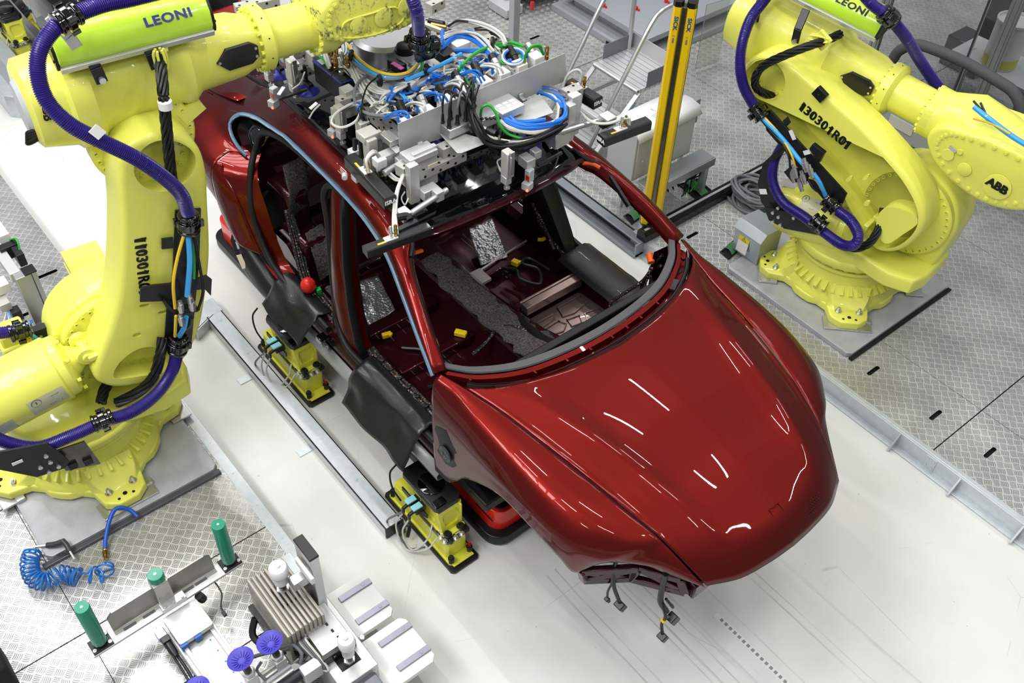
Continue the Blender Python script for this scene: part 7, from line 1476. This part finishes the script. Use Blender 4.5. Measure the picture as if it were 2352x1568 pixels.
b = MB(); b.box((q.x - .2, q.y + .03, .222), (.7, .09, .006)); b.build('trough_slot', mat('blue grey plate', '#a4a9b0', .4, .35), tr)
# ================================================================ repeated small pieces become parts of their own
def islands(o):
    b = bmesh.new(); b.from_mesh(o.data); b.verts.ensure_lookup_table(); seen = [-1] * len(b.verts); k = 0
    for v in b.verts:
        if seen[v.index] >= 0: continue
        st_ = [v]; seen[v.index] = k
        while st_:
            w_ = st_.pop()
            for e in w_.link_edges:
                u = e.other_vert(w_)
                if seen[u.index] < 0: seen[u.index] = k; st_.append(u)
        k += 1
    if k > 1:
        me0 = o.data
        for i in range(k):
            c = b.copy(); c.verts.ensure_lookup_table(); bmesh.ops.delete(c, geom=[v for v in c.verts if seen[v.index] != i], context='VERTS')
            me = bpy.data.meshes.new(me0.name)
            c.to_mesh(me); c.free()
            for m in me0.materials: me.materials.append(m)
            if i == 0: o.data = me
            else:
                n = o.copy(); n.data = me; COL.objects.link(n); n.parent = o.parent
    b.free()
SPLIT = {'screw', 'fixing_hole', 'socket', 'slot_hole', 'linear_bearing', 'rail_plug', 'slide_rod', 'dowel_hole', 'wrist_cover', 'emblem_recess', 'screw_hole', 'port_row', 'printed_label'}
for o in list(bpy.data.objects):
    if o.type == 'MESH' and o.parent and o.name.split('.')[0] in SPLIT and len(o.data.vertices) < 4000: islands(o)
# ================================================================ light
W = bpy.data.worlds.new('hall'); SC.world = W; W.use_nodes = True
W.node_tree.nodes['Background'].inputs[0].default_value = (.93, .96, 1, 1); W.node_tree.nodes['Background'].inputs[1].default_value = .22
def lamp(x, y, z, lx, ly, power, col=(1, .98, .95), name='strip_lamp'):
    l = bpy.data.lights.new(name, 'AREA'); l.shape = 'RECTANGLE'; l.size = lx; l.size_y = ly; l.energy = power; l.color = col
    o = bpy.data.objects.new(name, l); COL.objects.link(o); o.location = (x, y, z); return o
for j, y in enumerate((-3.4, .0, 3.2, 6.6, 9.8)):
    for i, x in enumerate((-10.0, -6.9, -3.8, -.7, 2.4)):
        lamp(x, y, 8.2, 1.25, .06, 44)
for k in range(5):                                    # glazed roof light with bars between the panes
    lamp(-5.6 + .95*k, -3.4, 8.6, .75, 2.6, 88, (1, 1, 1), 'roof_light'); lamp(-10.5 + .95*k, 1.5, 9.0, .75, 2.4, 60, (1, 1, 1), 'roof_light')
CB_ = mat('ceiling steel', '#b8bcc0', .6)  # unseen beams below, added for their reflections in the car paint
for y in (-4.5, -1.9, .7, 3.3, 5.9, 8.5):
    b = MB(); b.box((-3.5, y, 9.2), (16, .35, .3)); struct(b.build('added_ceiling_beam', CB_))
for x in (-9, -6, -3, 0, 3):
    b = MB(); b.box((x, 2.5, 9.6), (.5, 16, .4)); struct(b.build('added_ceiling_beam', CB_))
vs = SC.view_settings; SC.display_settings.display_device = 'sRGB'
vs.view_transform = 'Standard'; vs.look = 'None'; vs.gamma = 1; vs.use_curve_mapping = False; vs.exposure = .25
SC.cycles.max_bounces = 8; SC.cycles.diffuse_bounces = 3; SC.cycles.glossy_bounces = 4; SC.cycles.transmission_bounces = 6
SC.cycles.caustics_reflective = False; SC.cycles.caustics_refractive = False; SC.cycles.sample_clamp_indirect = 6
